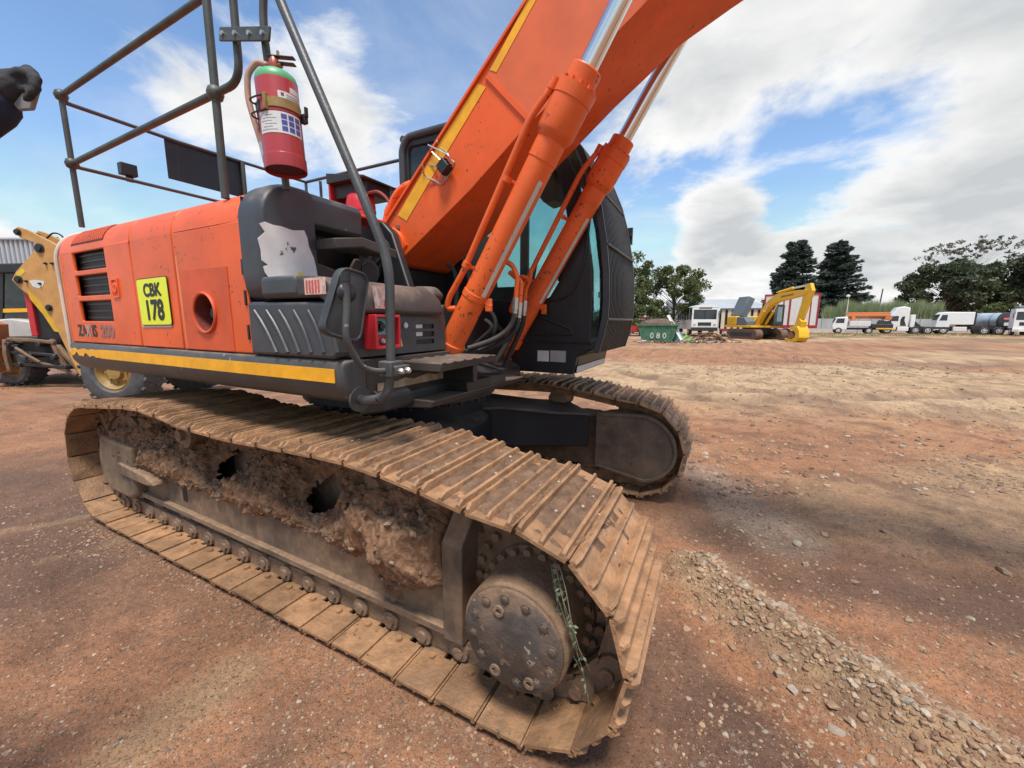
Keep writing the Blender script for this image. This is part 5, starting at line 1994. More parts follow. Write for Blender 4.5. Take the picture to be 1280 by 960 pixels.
def wrap(h0, h1, a0, a1, rr, name, mat, n=18):
    """a label or strap following the cylinder; angles measured from the side facing the photographer"""
    f0 = -(b0 - CAM); f0 = (f0 - ax * f0.dot(ax)).normalized()
    g0 = ax.cross(f0)
    q = lambda a, h, k: b0 + ax * (H * h) + (f0 * math.cos(a) + g0 * math.sin(a)) * k
    rows = []
    for i in range(n + 1):
        a = R(a0 + (a1 - a0) * i / n)
        rows.append([q(a, h0, rr - .002), q(a, h1, rr - .002), q(a, h1, rr), q(a, h0, rr)])
    return MB().loft(rows).build(name, mat, fx)


rb = r * .985
wrap(.70, .775, 0, 74, rb + .0012, 'label', WHITE)
wrap(.785, .845, 35, 78, rb + .0012, 'label', WHITE)
wrap(.33, .555, -64, 62, rb + .0012, 'label', WHITE)
wrap(.565, .585, -64, 62, rb + .0012, 'label_rule', FE_RED)
BLUE = pm('blue_print', (.06, .07, .30), .5)
for j in range(3):
    for i in range(3):
        wrap(.355 + j * .064, .405 + j * .064, 2 + i * 19.5, 17 + i * 19.5, rb + .0020, 'pictogram', BLUE, 5)
for j in range(6):
    wrap(.36 + j * .03, .366 + j * .03, -58 + (j % 3) * 7, -10 - (j % 2) * 12, rb + .0018, 'print_line', pm('grey_print', (.30, .30, .33), .6), 8)
for j in range(2):
    wrap(.715 + j * .026, .726 + j * .026, 22, 66, rb + .0018, 'print_line', MATS['grey_print'], 6)
wrap(.725, .76, 8, 16, rb + .0018, 'print_mark', pm('maroon_print', (.22, .04, .06), .6), 4)
OLIVE = pm('olive_strap', (.27, .17, .05), .55, var=.2, vs=30)
wrap(.60, .70, -28, 70, rb + .0045, 'strap', OLIVE)
wrap(.60, .70, 70, 300, rb + .003, 'strap', BLACK)
f0 = -(b0 - CAM); f0 = (f0 - ax * f0.dot(ax)).normalized(); g0 = ax.cross(f0)
q = b0 + ax * H * .60 + (f0 * math.cos(R(78)) + g0 * math.sin(R(78))) * (rb + .012)
m = MB()
m.box(-.012, .014, -.010, .010, -.022, .014, Matrix.Translation(q))
m.box(.012, .020, -.008, .008, .0, .04, Matrix.Translation(q))
m.build('strap_buckle', BLACK, fx, bevel=.003)
m = MB()
q = b0 + ax * H * .65 + (f0 * math.cos(R(-34)) + g0 * math.sin(R(-34))) * (rb + .004)
m.box(-.008, .008, -.008, .008, -.03, .03, Matrix.Translation(q))
m.build('strap_clip', OLIVE, fx, bevel=.002)
m = MB()
for hh in (.565, .72):
    pts = [b0 + ax * H * hh + (f0 * math.cos(R(a)) + g0 * math.sin(R(a))) * (rb + d) for a, d in ((-35, .004), (-60, .010), (-85, .026), (-100, .020), (-110, .004))]
    m.tube(pts, .0035, 6, .02, 3)
m.tube([b0 + ax * H * .75 + left * (r + .016), b0 + ax * H * .30 + left * (r + .006)], .0035, 6)
m.build('wire_bracket', BLACK, fx)

# ---------------------------------------------------------------- loader standing behind the excavator's tail
TANP = pm('faded_tan_paint', (.52, .27, .085), .55, var=.14, vs=5, dust=.25, dcol=(.30, .2, .13), wear=.12, wcol=(.15, .08, .05), ws=22)
TANM = pm('muddy_tan_paint', (.20, .115, .06), .7, var=.25, vs=8, dust=.5, dcol=(.23, .145, .09), wear=.15, wcol=(.06, .04, .03), bump=.3)
GOLD = pm('gold_rim_paint', (.32, .20, .06), .45, var=.2, dust=.3)
TYRE = pm('grey_tyre', (.075, .078, .082), .75, var=.2, vs=10, dust=.35, dcol=(.22, .15, .1), bump=.3, bs=70)
GGLASS = glass_mat('green_glass', (.45, .72, .62))


def wheel(parent, cx, cy, cz, r, w, side=-1, rim=GOLD, tread=True, name='wheel', lugs=20, tyre=None):
    """tyre with tread blocks, dished rim facing side*Y; axis along local Y"""
    tyre = tyre or TYRE
    m = MB()
    hw = w / 2
    m.lathe([(r * .52, -hw * .8), (r * .60, -hw), (r * .86, -hw * 1.02), (r * .96, -hw * .86), (r * .985, -hw * .5), (r * .985, hw * .5), (r * .96, hw * .86), (r * .86, hw * 1.02), (r * .60, hw), (r * .52, hw * .8)], (cx, cy, cz), (0, 1, 0), 40, cap=False)
    if tread:
        for k in range(lugs):
            for s in (-1, 1):
                a = 6.28318 * (k + (.5 if s > 0 else 0)) / lugs
                M = Matrix.Translation((cx, cy, cz)) @ Matrix.Rotation(a, 4, 'Y')
                m.box(-r * .05, r * .05, min(s * .03, s * hw * .98), max(s * .03, s * hw * .98), r * .955, r * 1.02, M @ Matrix.Rotation(s * .35, 4, 'Z'))
    T = m.build(name, tyre, parent)
    m = MB()
    y = cy + side * hw * .75
    m.lathe([(r * .53, 0), (r * .55, .02), (r * .50, .035), (r * .47, 0), (r * .40, -.06), (r * .22, -.05), (r * .20, .01), (r * .0, .015)], (cx, y, cz), (0, side, 0), 32, cap=False)
    m.lathe([(r * .5, 0), (r * .5, .01)], (cx, cy - side * hw * .7, cz), (0, 1, 0), 24)
    Rm = m.build('rim', rim, T)
    if r > .45:
        m = MB()
        for k in range(8):
            a = 6.28318 * k / 8
            m.lathe([(.018, 0), (.018, .03)], (cx + r * .31 * math.cos(a), y - side * .055, cz + r * .31 * math.sin(a)), (0, side, 0), 6)
        m.build('wheel_nuts', rim, T)
    return T


LD = 8.6
lo = GD(60, LD)
LO = thing('wheel_loader', 'mud-stained tan loader with upright lift arm behind the orange tail', 'loader', lo, YAW)


def lq(px, py, D=LD):
    d = ray(px, py)
    q = CAM + d * (D / d.dot(FWH))
    return ((q - lo).dot(RTH), q.z)


def lprism(pix, y0, y1, D=LD):
    return MB().prism([lq(a, b, D) for a, b in pix], 1, y0, y1)


armp = [(20, 290), (26, 284), (38, 288), (66, 302), (80, 310), (92, 350), (100, 400), (108, 450), (114, 470), (104, 470), (92, 447), (74, 410), (52, 378), (28, 360), (19, 350), (24, 340), (40, 322), (50, 310), (47, 304), (30, 298)]
ap = lprism(armp, -.06, 0).build('lift_arm', TANP, LO, bevel=.008)
lprism(armp, .30, .36).build('lift_arm', TANP, LO, bevel=.008)
MB().cyl((*[lq(27, 291)[0]], -.08, lq(27, 291)[1]), (lq(27, 291)[0], .65, lq(27, 291)[1]), .05, n=16).build('cross_pin', BLACK, ap)
for (a, b, rr) in ((27, 291, .055), (54, 311, .075), (28, 350, .065), (66, 385, .055), (70, 330, .02), (62, 330, .02), (55, 355, .02), (38, 352, .02)):
    x, z = lq(a, b)
    MB().lathe([(rr * 1.25, 0), (rr * 1.25, .02), (rr * .8, .022), (rr * .8, .05)], (x, -.06, z), (0, -1, 0), 16).build('pivot_pin', BLACK, ap)
lprism([(41, 351), (49, 350), (60, 352), (58, 358), (52, 361), (45, 358)], -.064, -.061).build('white_sticker', WHITE, ap)
lprism([(24, 342), (32, 336), (36, 340), (28, 348)], -.064, -.061).build('yellow_sticker', pm('yellow_sticker', (.7, .5, .05), .5), ap)
lprism([(38, 362), (50, 372), (66, 393), (78, 415), (72, 414), (58, 393), (42, 374)], -.064, -.061).build('yellow_stripe', pm('yellow_stripe', (.62, .36, .02), .5), ap)
MB().tube([(*lq(50, 300), ), ] and [Vector((lq(44, 296)[0], .2, lq(44, 296)[1])), Vector((lq(52, 288)[0], .2, lq(52, 288)[1])), Vector((lq(62, 290)[0], .2, lq(62, 290)[1])), Vector((lq(70, 300)[0], .2, lq(70, 300)[1]))], .016, 8, .08).build('hose', RUBBER, ap)
MB().tube([Vector((lq(30, 298)[0], .2, lq(30, 298)[1])), Vector((lq(38, 330)[0], .2, lq(38, 330)[1]))], .02, 8).build('tilt_rod', RUBBER, ap)
# red tower, dark radiator side, cab with green glass, white wing
lprism([(25, 362), (33, 366), (44, 420), (36, 420)], .05, .15).build('red_strut', REDP, LO, bevel=.01)
lprism([(33, 368), (52, 384), (72, 425), (70, 430), (40, 430)], .1, .5).build('engine_side', BLACK, LO, bevel=.02)
cabp = [(-70, 332), (30, 326), (34, 334), (26, 345), (28, 370), (40, 415), (-70, 428)]
cb_ = MB()
cb_.prism([lq(*q) for q in ((-74, 330), (-70, 326), (26, 324), (34, 330), (30, 338), (-74, 338))], 1, .45, 2.0)
cr = cb_.build('cab_roof', BLACK, LO, bevel=.03)
for pix in ([(11, 336), (16, 336), (22, 398), (17, 398)], [(-40, 336), (-34, 336), (-34, 410), (-40, 410)], [(28, 336), (33, 336), (40, 400), (36, 400)]):
    lprism(pix, .5, .56).build('cab_post', BLACK, LO)
    lprism(pix, 1.85, 1.91).build('cab_post', BLACK, LO)
for pix in ([(-33, 338), (12, 338), (17, 396), (-33, 400)], [(17, 338), (29, 338), (36, 390), (22, 392)]):
    w_ = lprism(pix, .52, .53).build('window_pane', GGLASS, LO)
lprism([(-34, 385), (16, 384), (16, 389), (-34, 390)], .505, .515).build('yellow_band', YELLOW_T, LO)
lprism([(-34, 338), (34, 338), (40, 400), (-34, 400)], 1.87, 1.88).build('window_pane', GGLASS, LO)
lprism([(-60, 402), (-10, 398), (18, 402), (32, 412), (36, 420), (30, 422), (-60, 424)], .3, 1.2).build('white_wing', pm('dusty_white_paint', (.52, .50, .47), .5, dust=.3), LO, bevel=.03)
lprism([(-60, 424), (70, 420), (80, 450), (70, 462), (-60, 464)], .25, 1.9).build('chassis', BLACK, LO, bevel=.03)
lprism([(-10, 400), (4, 405), (8, 462), (-10, 468)], -.15, .1).build('orange_post', pm('orange_brown_paint', (.42, .14, .05), .6, dust=.35), LO, bevel=.02)
# tangled linkage of the near side, each bar its own part
for (a, b, c, d, rr, y) in ((14, 424, 72, 428, .06, -.05), (18, 440, 78, 444, .05, -.1), (10, 455, 84, 458, .055, -.08), (16, 424, 22, 462, .07, -.12), (66, 424, 86, 464, .065, -.02), (30, 434, 60, 452, .04, -.15), (72, 432, 104, 466, .07, .0), (40, 448, 100, 468, .05, -.05), (0, 436, 30, 432, .05, -.1)):
    x0, z0 = lq(a, b); x1, z1 = lq(c, d)
    MB().tube([(x0, y, z0), ((x0 + x1) / 2, y - .03, (z0 + z1) / 2 + .02), (x1, y, z1)], rr * .8, 4).build('linkage_bar', TANM if (a + d) % 3 else BLACK, LO, bevel=.01)
for (a, b) in ((20, 430), (58, 430), (76, 446), (34, 455), (90, 458), (48, 444)):
    x, z = lq(a, b)
    MB().cyl((x, -.17, z), (x, .1, z), .055, n=14).build('linkage_boss', BLACK, LO, bevel=.01)
wheel(LO, lq(4, 470)[0], .35, .42, .42, .42, -1, GOLD)
gw = G(150, 506)
dv = gw - lo
wx, wy = dv.dot(RTH), dv.dot(FWH)
wheel(LO, wx, wy + .15, .56, .56, .46, -1, GOLD)
wheel(LO, wx + .1, wy + 1.55, .56, .56, .46, -1, GOLD)
MB().cyl((wx, wy + .2, .56), (wx + .1, wy + 1.5, .56), .12, n=14).build('axle', BLACK, LO)
MB().prism([(wx - 1.2, .55), (wx + .9, .5), (wx + .9, .95), (wx - 1.2, 1.05)], 1, wy + .55, wy + 1.25).build('front_frame', BLACK, LO, bevel=.03)
MB().box(wx - .55, wx - .35, wy - .1, wy + .05, 0, .42, Matrix.Rotation(R(6), 4, 'Y')).build('stand_leg', TANM, LO)

# ---------------------------------------------------------------- bystander just outside the frame, hand raised with a phone
NAVYC = pm('navy_jacket', (.016, .022, .045), .9, var=.25, vs=12, bump=.25, bs=40)
SKIN = pm('dark_brown_skin', (.09, .048, .030), .55, var=.12, vs=20)
pb = CAM + FWH * .45 - RTH * 1.65
PE = thing('person', 'person in a navy jacket raising a dark gloved hand with a grey phone', 'person', (pb.x, pb.y, 0), YAW)


def skin_body(name, joints, edges, mat, parent, sub=2):
    me = bpy.data.meshes.new(name)
    me.from_pydata([j[0] for j in joints], edges, [])
    o = put(name, me, mat, parent)
    o.modifiers.new('skin', 'SKIN')
    if not me.skin_vertices:
        bpy.context.view_layer.objects.active = o
    sv = me.skin_vertices[0].data if me.skin_vertices else None
    if sv:
        for v, j in zip(sv, joints):
            rr = j[1] if isinstance(j[1], tuple) else (j[1], j[1])
            v.radius = rr
        sv[0].use_root = True
    s = o.modifiers.new('sub', 'SUBSURF')
    s.levels = s.render_levels = sub
    o.data.polygons.foreach_set('use_smooth', [True] * len(o.data.polygons))
    return o


def to_pe(v):
    d = v - Vector((pb.x, pb.y, 0))
    return (d.dot(RTH), d.dot(FWH), d.z)


hand = P(22, 108, 1.0)
hx_, hy_, hz_ = to_pe(hand)
wr = to_pe(P(-12, 128, .99))
J = [((0, 0, .98), (.16, .12)), ((0, 0, 1.2), (.15, .11)), ((0, 0, 1.40), (.17, .12)), ((0, 0, 1.50), (.075, .075)), ((0, 0, 1.58), (.06, .06)),
     ((.19, .02, 1.45), .075), ((.24, .30, 1.62), .058), (wr, .040),
     ((-.20, 0, 1.43), .075), ((-.27, .02, 1.15), .058), ((-.26, .10, .92), .042),
     ((.10, 0, .90), .10), ((.11, .02, .50), .07), ((.11, -.02, .10), .05), ((.11, .14, .05), .042),
     ((-.10, 0, .90), .10), ((-.11, .02, .50), .07), ((-.11, -.02, .10), .05), ((-.11, .14, .05), .042)]
E_ = [(0, 1), (1, 2), (2, 3), (3, 4), (2, 5), (5, 6), (6, 7), (2, 8), (8, 9), (9, 10), (0, 11), (11, 12), (12, 13), (13, 14), (0, 15), (15, 16), (16, 17), (17, 18)]
body = skin_body('body', J, E_, NAVYC, PE)
# head
V, F = ico(4)
V = V * np.array([.076, .095, .118])
V[:, 1] += np.where(V[:, 2] < 0, .012, 0)
nose = np.exp(-((V[:, 0] / .014) ** 2 + ((V[:, 2] + .015) / .025) ** 2)) * (V[:, 1] > 0)
V[:, 1] += nose * .022
for sx in (-1, 1):
    eye = np.exp(-(((V[:, 0] - sx * .03) / .014) ** 2 + ((V[:, 2] - .005) / .010) ** 2)) * (V[:, 1] > 0)
    V[:, 1] -= eye * .010
    ear = np.exp(-(((V[:, 1]) / .02) ** 2 + ((V[:, 2] + .005) / .03) ** 2)) * (V[:, 0] * sx > .05)
    V[:, 0] += sx * ear * .016
mo_ = np.exp(-((V[:, 0] / .025) ** 2 + ((V[:, 2] + .055) / .006) ** 2)) * (V[:, 1] > 0)
V[:, 1] -= mo_ * .006
np_mesh('head', V + np.array([0, .01, 1.68]), F, SKIN, PE)
V, F = ico(3)
V = V * np.array([.081, .10, .10])
V[:, 2] = np.maximum(V[:, 2], -.01)
np_mesh('hair', V + np.array([0, -.006, 1.715]), F, INK, PE)
GLOVE = pm('dark_glove', (.022, .021, .024), .8, var=.3, vs=30, bump=.3, bs=60)
f_ = lambda a, b, d: to_pe(P(a, b, d))
# palm, four bent fingers and thumb joined into one continuous surface
hm = MB()
palm = [f_(-6, 122, .99), f_(8, 115, .995), f_(20, 108, 1.0), f_(30, 102, 1.0)]
hm.tube(palm, [.030, .036, .038, .030], 14)
for q in (palm[2], palm[3]):
    hm.lathe([(.004, -.03), (.022, -.022), (.031, 0), (.022, .022), (.004, .03)], q, (.3, .2, .9), 12)
for ch, rr in (([(27, 93, 1.015), (36, 87, .995), (42, 92, .98), (41, 99, .975)], .0115), ([(30, 100, 1.01), (41, 93, .99), (46, 99, .975), (43, 107, .97)], .0112),
               ([(30, 107, 1.0), (42, 103, .985), (45, 110, .972), (40, 116, .97)], .0108), ([(28, 113, .995), (37, 112, .985), (39, 119, .975), (34, 123, .975)], .0098),
               ([(8, 104, .985), (18, 94, .98), (28, 90, .978), (34, 92, .975)], .0125)):
    pts = [f_(*q) for q in ch]
    pts = [Vector(q) for q in pts]
    e = pts[-1] + (pts[-1] - pts[-2]).normalized() * rr
    hm.tube(pts + [e], [rr * 1.1, rr, rr * .95, rr * .85, rr * .35], 10, 0)
ho = hm.build('gloved_hand', GLOVE, PE)
rm = ho.modifiers.new('remesh', 'REMESH')
rm.mode, rm.voxel_size, rm.use_smooth_shade = 'VOXEL', .0035, True
sm_ = ho.modifiers.new('smooth', 'SMOOTH')
sm_.factor, sm_.iterations = .5, 4
# sleeve folds
MB().tube([f_(-90, 172, .98), f_(-45, 148, .985), f_(-14, 130, .99), f_(-2, 122, .995), f_(5, 118, 1.0)], [.062, .058, .054, .048, .036], 18).build('sleeve', NAVYC, PE)
ph = thing('phone', 'grey phone held in the raised gloved hand', 'phone', P(30, 126, .985), world_parts=True)
c4 = [P(a, b, d) for a, b, d in ((37, 108, .99), (49, 114, .99), (42, 138, 1.0), (25, 139, 1.0), (18, 131, 1.0))]
nv_ = (c4[1] - c4[0]).cross(c4[2] - c4[0]).normalized()
MB().loft([[q + nv_ * .005 for q in c4], [q - nv_ * .005 for q in c4]]).build('phone_body', pm('grey_phone', (.26, .24, .25), .5), ph, bevel=.004)

# ---------------------------------------------------------------- green creeper caught in the sprocket
VG = pm('dry_green_weed', (.20, .23, .14), .7, var=.3, vs=40)
w0 = on(693, 708, 1, -1.235)
cw_ = thing('weed_strand', 'wilted green weed strands hanging over the travel motor', 'weed', w0, world_parts=True)
rw_ = random.Random(3)
for k in range(5):
    pix = [(690 + k * 2, 705 + k), (694 + k * 3, 740), (702 + k * 3, 778), (710 + k * 3.5, 812), (720 + k * 4, 838), (730 + k * 2, 862 + k * 8)]
    pts = [on(a + rw_.uniform(-3, 3), b, 1, -1.30 - .03 * math.sin(i) - .012 * k) for i, (a, b) in enumerate(pix[:4 + k % 3])]
    MB().tube(pts, .0013, 5, .02, 3).build('stem', VG, cw_)
    m = MB()
    for _ in range(16):
        i = rw_.randrange(len(pts) - 1)
        c = pts[i].lerp(pts[i + 1], rw_.random())
        d = Vector((rw_.gauss(0, 1), rw_.gauss(0, 1), rw_.gauss(-.8, .6))).normalized()
        s_ = d.orthogonal().normalized() * .0045
        L_ = rw_.uniform(.012, .028)
        m.add([c, c + d * L_ * .5 + s_, c + d * L_, c + d * L_ * .5 - s_], [(0, 1, 2, 3)])
    m.build('leaves', VG, cw_)

# ---------------------------------------------------------------- background: paints
WHITEV = pm('white_vehicle_paint', (.76, .77, .77), .4, var=.05, dust=.16, dcol=(.5, .42, .34), coat=.1)
DARKV = pm('dark_vehicle_trim', (.028, .028, .03), .6, var=.2, dust=.15)
VGLASS = pm('dark_vehicle_glass', (.035, .045, .05), .08, var=.2, vs=1)
YELV = pm('yellow_machine_paint', (.74, .42, .018), .42, var=.07, dust=.14, dcol=(.45, .3, .12))
GREYV = pm('grey_machine_panel', (.115, .14, .155), .5, var=.12, dust=.15)
REDV = pm('dark_red_frame', (.33, .02, .032), .5, var=.15, dust=.15)
CREAMV = pm('cream_panel', (.62, .55, .42), .6, var=.08, dust=.15)
PALEV = pm('white_panel', (.66, .65, .63), .6, var=.06, dust=.12)
ORV = pm('orange_pump_paint', (.60, .19, .06), .5, var=.12)
SILVER = pm('silver_tank', (.48, .55, .60), .3, .4, var=.12, vs=2)
TRUSTY = pm('rusty_track', (.13, .075, .05), .8, var=.3, dust=.3)
STYRE = pm('far_tyre', (.03, .03, .032), .8, dust=.2)
RIMW = pm('white_rim', (.55, .55, .54), .5, dust=.2)


def rz_of(v):
    return math.atan2(v.y, v.x)


def simple_wheel(par, x, y, r, w, side, rim=RIMW):
    m = MB()
    m.lathe([(r * .55, -w / 2), (r * .93, -w / 2), (r, -w * .35), (r, w * .35), (r * .93, w / 2), (r * .55, w / 2)], (x, y, r), (0, 1, 0), 20)
    T = m.build('wheel', STYRE, par)
    MB().lathe([(r * .58, 0), (r * .52, .03), (r * .3, .0), (r * .18, .05), (0, .05)], (x, y + side * w * .47, r), (0, side, 0), 16, cap=False).build('rim', rim, T)


# ---------------------------------------------------------------- yellow excavator
hd = (RTH * .06 - FWH).normalized()
yb = GD(944, 35.5)
YE = thing('excavator', 'yellow excavator with its engine hood raised, parked before the red trailer', 'excavator', yb, rz_of(hd))
for s in (-1, 1):
    m = MB()
    pr = []
    for k in range(13):
        a = R(-90 - 180 * k / 12)
        pr.append((-1.65 + .42 * math.cos(a), .44 + .42 * math.sin(a)))
    for k in range(13):
        a = R(90 - 180 * k / 12)
        pr.append((1.65 + .42 * math.cos(a), .44 + .42 * math.sin(a)))
    m.prism(pr, 1, s * 1.1 - .3, s * 1.1 + .3)
    T = m.build('track', TRUSTY, YE)
    for k in range(20):
        x = -1.7 + k * .18
        for z, h in ((.86, .04), (.02, -.01)):
            MB().box(x - .02, x + .02, s * 1.1 - .29, s * 1.1 + .29, min(z, z + h), max(z, z + h)).build('grouser', TRUSTY, T)
    MB().box(-1.5, 1.5, s * 1.1 - .305, s * 1.1 + .305, .25, .62).build('track_frame', DARKV, T)
MB().box(-.7, .7, -.85, .85, .45, 1.0).build('carbody', DARKV, YE)
m = MB()
m.prism([(-2.7, 1.02), (1.15, 1.02), (1.15, 1.20), (-2.7, 1.20)], 1, -1.3, 1.3)
m.build('deck', YELV, YE, bevel=.03)
m = MB()
m.prism([(-2.75, -1.0), (-2.4, -1.28), (-.95, -1.30), (-.95, 1.25), (-2.4, 1.25), (-2.75, 1.0)], 2, 1.20, 2.02)
m.build('engine_housing', YELV, YE, bevel=.09, seg=3)
MB().prism([(-.95, 1.2), (.5, 1.2), (.5, 1.55), (.1, 1.9), (-.95, 1.95)], 1, -1.28, -.45).build('tank_cover', GREYV, YE, bevel=.05)
# engine hood standing open
Mh = Matrix.Translation((-1.6, -.75, 1.95)) @ Matrix.Rotation(R(-22), 4, 'X')
MB().box(-.75, .75, -.32, .32, 0, 1.85, Mh).build('open_hood', GREYV, YE, bevel=.06)
m = MB()
m.plate(-.15, 1.45, 1.2, 2.92, [(-.02, .55, 1.95, 2.78), (.66, 1.32, 1.55, 2.78)], 1, .42, .47)
cw2 = m.build('cab_wall', DARKV, YE)
m = MB()
m.plate(-.15, 1.45, 1.2, 2.92, [(-.02, .55, 1.95, 2.78), (.66, 1.32, 1.55, 2.78)], 1, 1.25, 1.30)
m.box(-.15, 1.45, .47, 1.25, 2.86, 2.95)
m.box(-.15, -.10, .47, 1.25, 1.2, 2.86)
m.build('cab_shell', DARKV, YE)
MB().plate(.47, 1.25, 1.2, 2.86, [(.53, 1.19, 1.45, 2.8)], 0, 1.40, 1.45).build('cab_front', DARKV, YE)
for a in ((1.42, 1.43, .53, 1.19, 1.45, 2.8), (-.02, .55, .44, .445, 1.95, 2.78), (.66, 1.32, .44, .445, 1.55, 2.78)):
    MB().box(*a).build('window_pane', glass_mat('far_glass', (.55, .66, .66)), YE)
bp = [(.05, 1.35), (.55, 1.35), (1.05, 2.1), (1.75, 2.75), (2.6, 3.1), (4.2, 3.32), (5.5, 3.5), (5.65, 3.85), (4.2, 3.86), (2.4, 3.7), (1.55, 3.3), (.9, 2.65)]
B2 = MB().prism(bp, 1, -.30, .08).build('boom', YELV, YE, bevel=.02)
MB().prism([(3.0, 3.42), (4.3, 3.54), (4.3, 3.66), (3.0, 3.55)], 1, -.306, -.301).build('boom_lettering', pm('brown_print', (.25, .13, .02), .6), B2)
ap2 = [(5.2, 3.75), (5.35, 4.2), (5.75, 4.3), (6.0, 3.75), (5.2, 1.4), (4.85, .85), (4.6, .95), (4.75, 1.6), (5.1, 2.9)]
MB().prism(ap2, 1, -.24, .02).build('stick', YELV, YE, bevel=.02)
MB().cyl((2.5, -.12, 3.85), (4.0, -.12, 4.08), .12, n=14).build('stick_cylinder', YELV, YE)
MB().cyl((4.0, -.12, 4.08), (5.4, -.12, 4.18), .07, n=12).build('cylinder_rod', CHROME, YE)
for y in (-.5, .27):
    MB().cyl((.75, y, 1.3), (1.55, y, 2.4), .11, n=14).build('boom_cylinder', YELV, YE)
    MB().cyl((1.55, y, 2.4), (1.9, y, 2.95), .06, n=12).build('cylinder_rod', CHROME, YE)
MB().cyl((5.75, -.12, 3.4), (5.35, -.12, 1.8), .10, n=12).build('bucket_cylinder', YELV, YE)
MB().prism([(5.2, 1.75), (5.45, 1.55), (5.35, 1.0), (5.1, .95)], 1, -.35, .12).build('bucket_link', YELV, YE, bevel=.02)
m = MB()
m.prism([(4.55, 1.15), (5.3, 1.2), (5.55, .85), (5.6, .35), (5.35, .05), (4.8, -.02), (4.3, .05), (4.15, .28), (4.75, .18), (5.15, .35), (5.2, .65), (4.95, .9), (4.6, .92)], 1, -.52, .30)
bk2 = m.build('bucket', YELV, YE, bevel=.02)
for k in range(5):
    y = -.50 + k * .18
    MB().prism([(4.35, .02), (4.35, .16), (3.95, .22)], 1, y, y + .1).build('tooth', TRUSTY, bk2)
MB().prism([(4.3, .10), (4.7, .20), (5.1, .42), (4.7, .85)], 1, -.50, .28).build('bucket_face', pm('rust_brown', (.30, .12, .06), .8), bk2)


# ---------------------------------------------------------------- skip with painted number
sb = GD(820, 29.5)
SK = thing('skip', 'battered green rubbish skip with a painted number, heaped with soil', 'skip', sb, rz_of(RTH) - .30)
GREENS = pm('worn_green_paint', (.045, .14, .075), .6, var=.2, vs=3, wear=.25, wcol=(.42, .34, .2), ws=4, dust=.4, dcol=(.36, .3, .17), ds=1.3, top=.2)
m = MB()
top_, bot_ = [(-1.38, 1.25), (1.38, 1.25)], [(-.98, .06), (.98, .06)]
o8 = lambda y, k: [(-1.38 * k, y, 1.25), (1.38 * k, y, 1.25), (1.0 * k, y, .06), (-1.0 * k, y, .06)]
m.loft([o8(-.85, 1.0), o8(.85, 1.0)], cap=True)
sbo = m.build('skip_body', GREENS, SK, bevel=.01)
for (x0, x1, y0, y1) in ((-1.46, 1.46, -.93, -.84), (-1.46, 1.46, .84, .93), (-1.46, -1.36, -.84, .84), (1.36, 1.46, -.84, .84)):
    MB().box(x0, x1, y0, y1, 1.19, 1.30).build('rim', GREENS, sbo, bevel=.01)
for x in (-.95, -.3, .35, .95):
    MB().prism([(-.90, 1.19), (-.86, 1.19), (-.86, .1), (-.90, .1)], 0, x - .03, x + .03).build('stiffener', GREENS, sbo)
for k, ch in enumerate('080'):
    text_part('painted_number', ch, .55, pm('faded_white_paint', (.50, .52, .48), .6, wear=.3, wcol=(.05, .13, .07), ws=6), sbo, Matrix(((1, 0, 0, -.36 + k * .42), (0, 0, -1, -.915), (0, 1, 0, .48), (0, 0, 0, 1))), .012, .002, .95)
V, F = ico(4)
V = V[:, :] * np.array([1.3, .8, .42])
V = V * (1 + .35 * (fbm(V[:, 0] * 2.5, V[:, 1] * 2.5 + V[:, 2], 4, 5) - .5))[:, None]
o = np_mesh('soil_heap', V + np.array([.1, 0, 1.28]), F, pm('dark_soil', (.13, .085, .06), .95, var=.4, vs=4, bump=1, bs=8), SK)

# ---------------------------------------------------------------- white bus
hd = (-RTH * .22 - FWH * .975).normalized()
bb = GD(879, 41.0)
BU = thing('bus', 'old white bus with wide windscreen parked behind the skip', 'bus', bb, rz_of(hd))
m = MB()
m.plate(-1.22, 1.22, .95, 3.05, [(-1.08, 1.08, 1.75, 2.72)], 0, -.06, 0.0)
m.box(-8.5, -.06, -1.22, -1.16, .75, 1.72)
m.box(-8.5, -.06, 1.16, 1.22, .75, 3.0)
m.prism([(-1.22, 2.95), (1.22, 2.95), (1.12, 3.10), (.6, 3.2), (-.6, 3.2), (-1.12, 3.10)], 0, -8.5, 0.02)
m.box(-8.5, -8.44, -1.2, 1.2, .7, 3.0)
m.box(-8.4, -.06, -1.1, 1.1, .7, .8)
for k in range(7):
    x = -.1 - k * 1.38
    m.box(x - .08, x, -1.22, -1.165, 1.72, 2.95)
bs_ = m.build('bus_body', WHITEV, BU)
for k in range(6):
    x = -.18 - k * 1.38
    MB().box(x - 1.30, x, -1.20, -1.19, 1.72, 2.95).build('window_pane', VGLASS, bs_)
MB().box(-.035, -.02, -1.08, 1.08, 1.75, 2.72).build('windscreen', VGLASS, bs_)
MB().box(-.03, .012, -.03, .03, 1.75, 2.72).build('screen_divider', DARKV, bs_)
MB().box(0, .03, -.62, .62, 1.12, 1.45).build('radiator_grille', DARKV, bs_)
MB().box(-.05, .14, -1.24, 1.24, .58, .93).build('bumper', DARKV, BU, bevel=.03)
MB().box(.005, .02, -.6, .6, 2.82, 2.93).build('destination_box', DARKV, bs_)
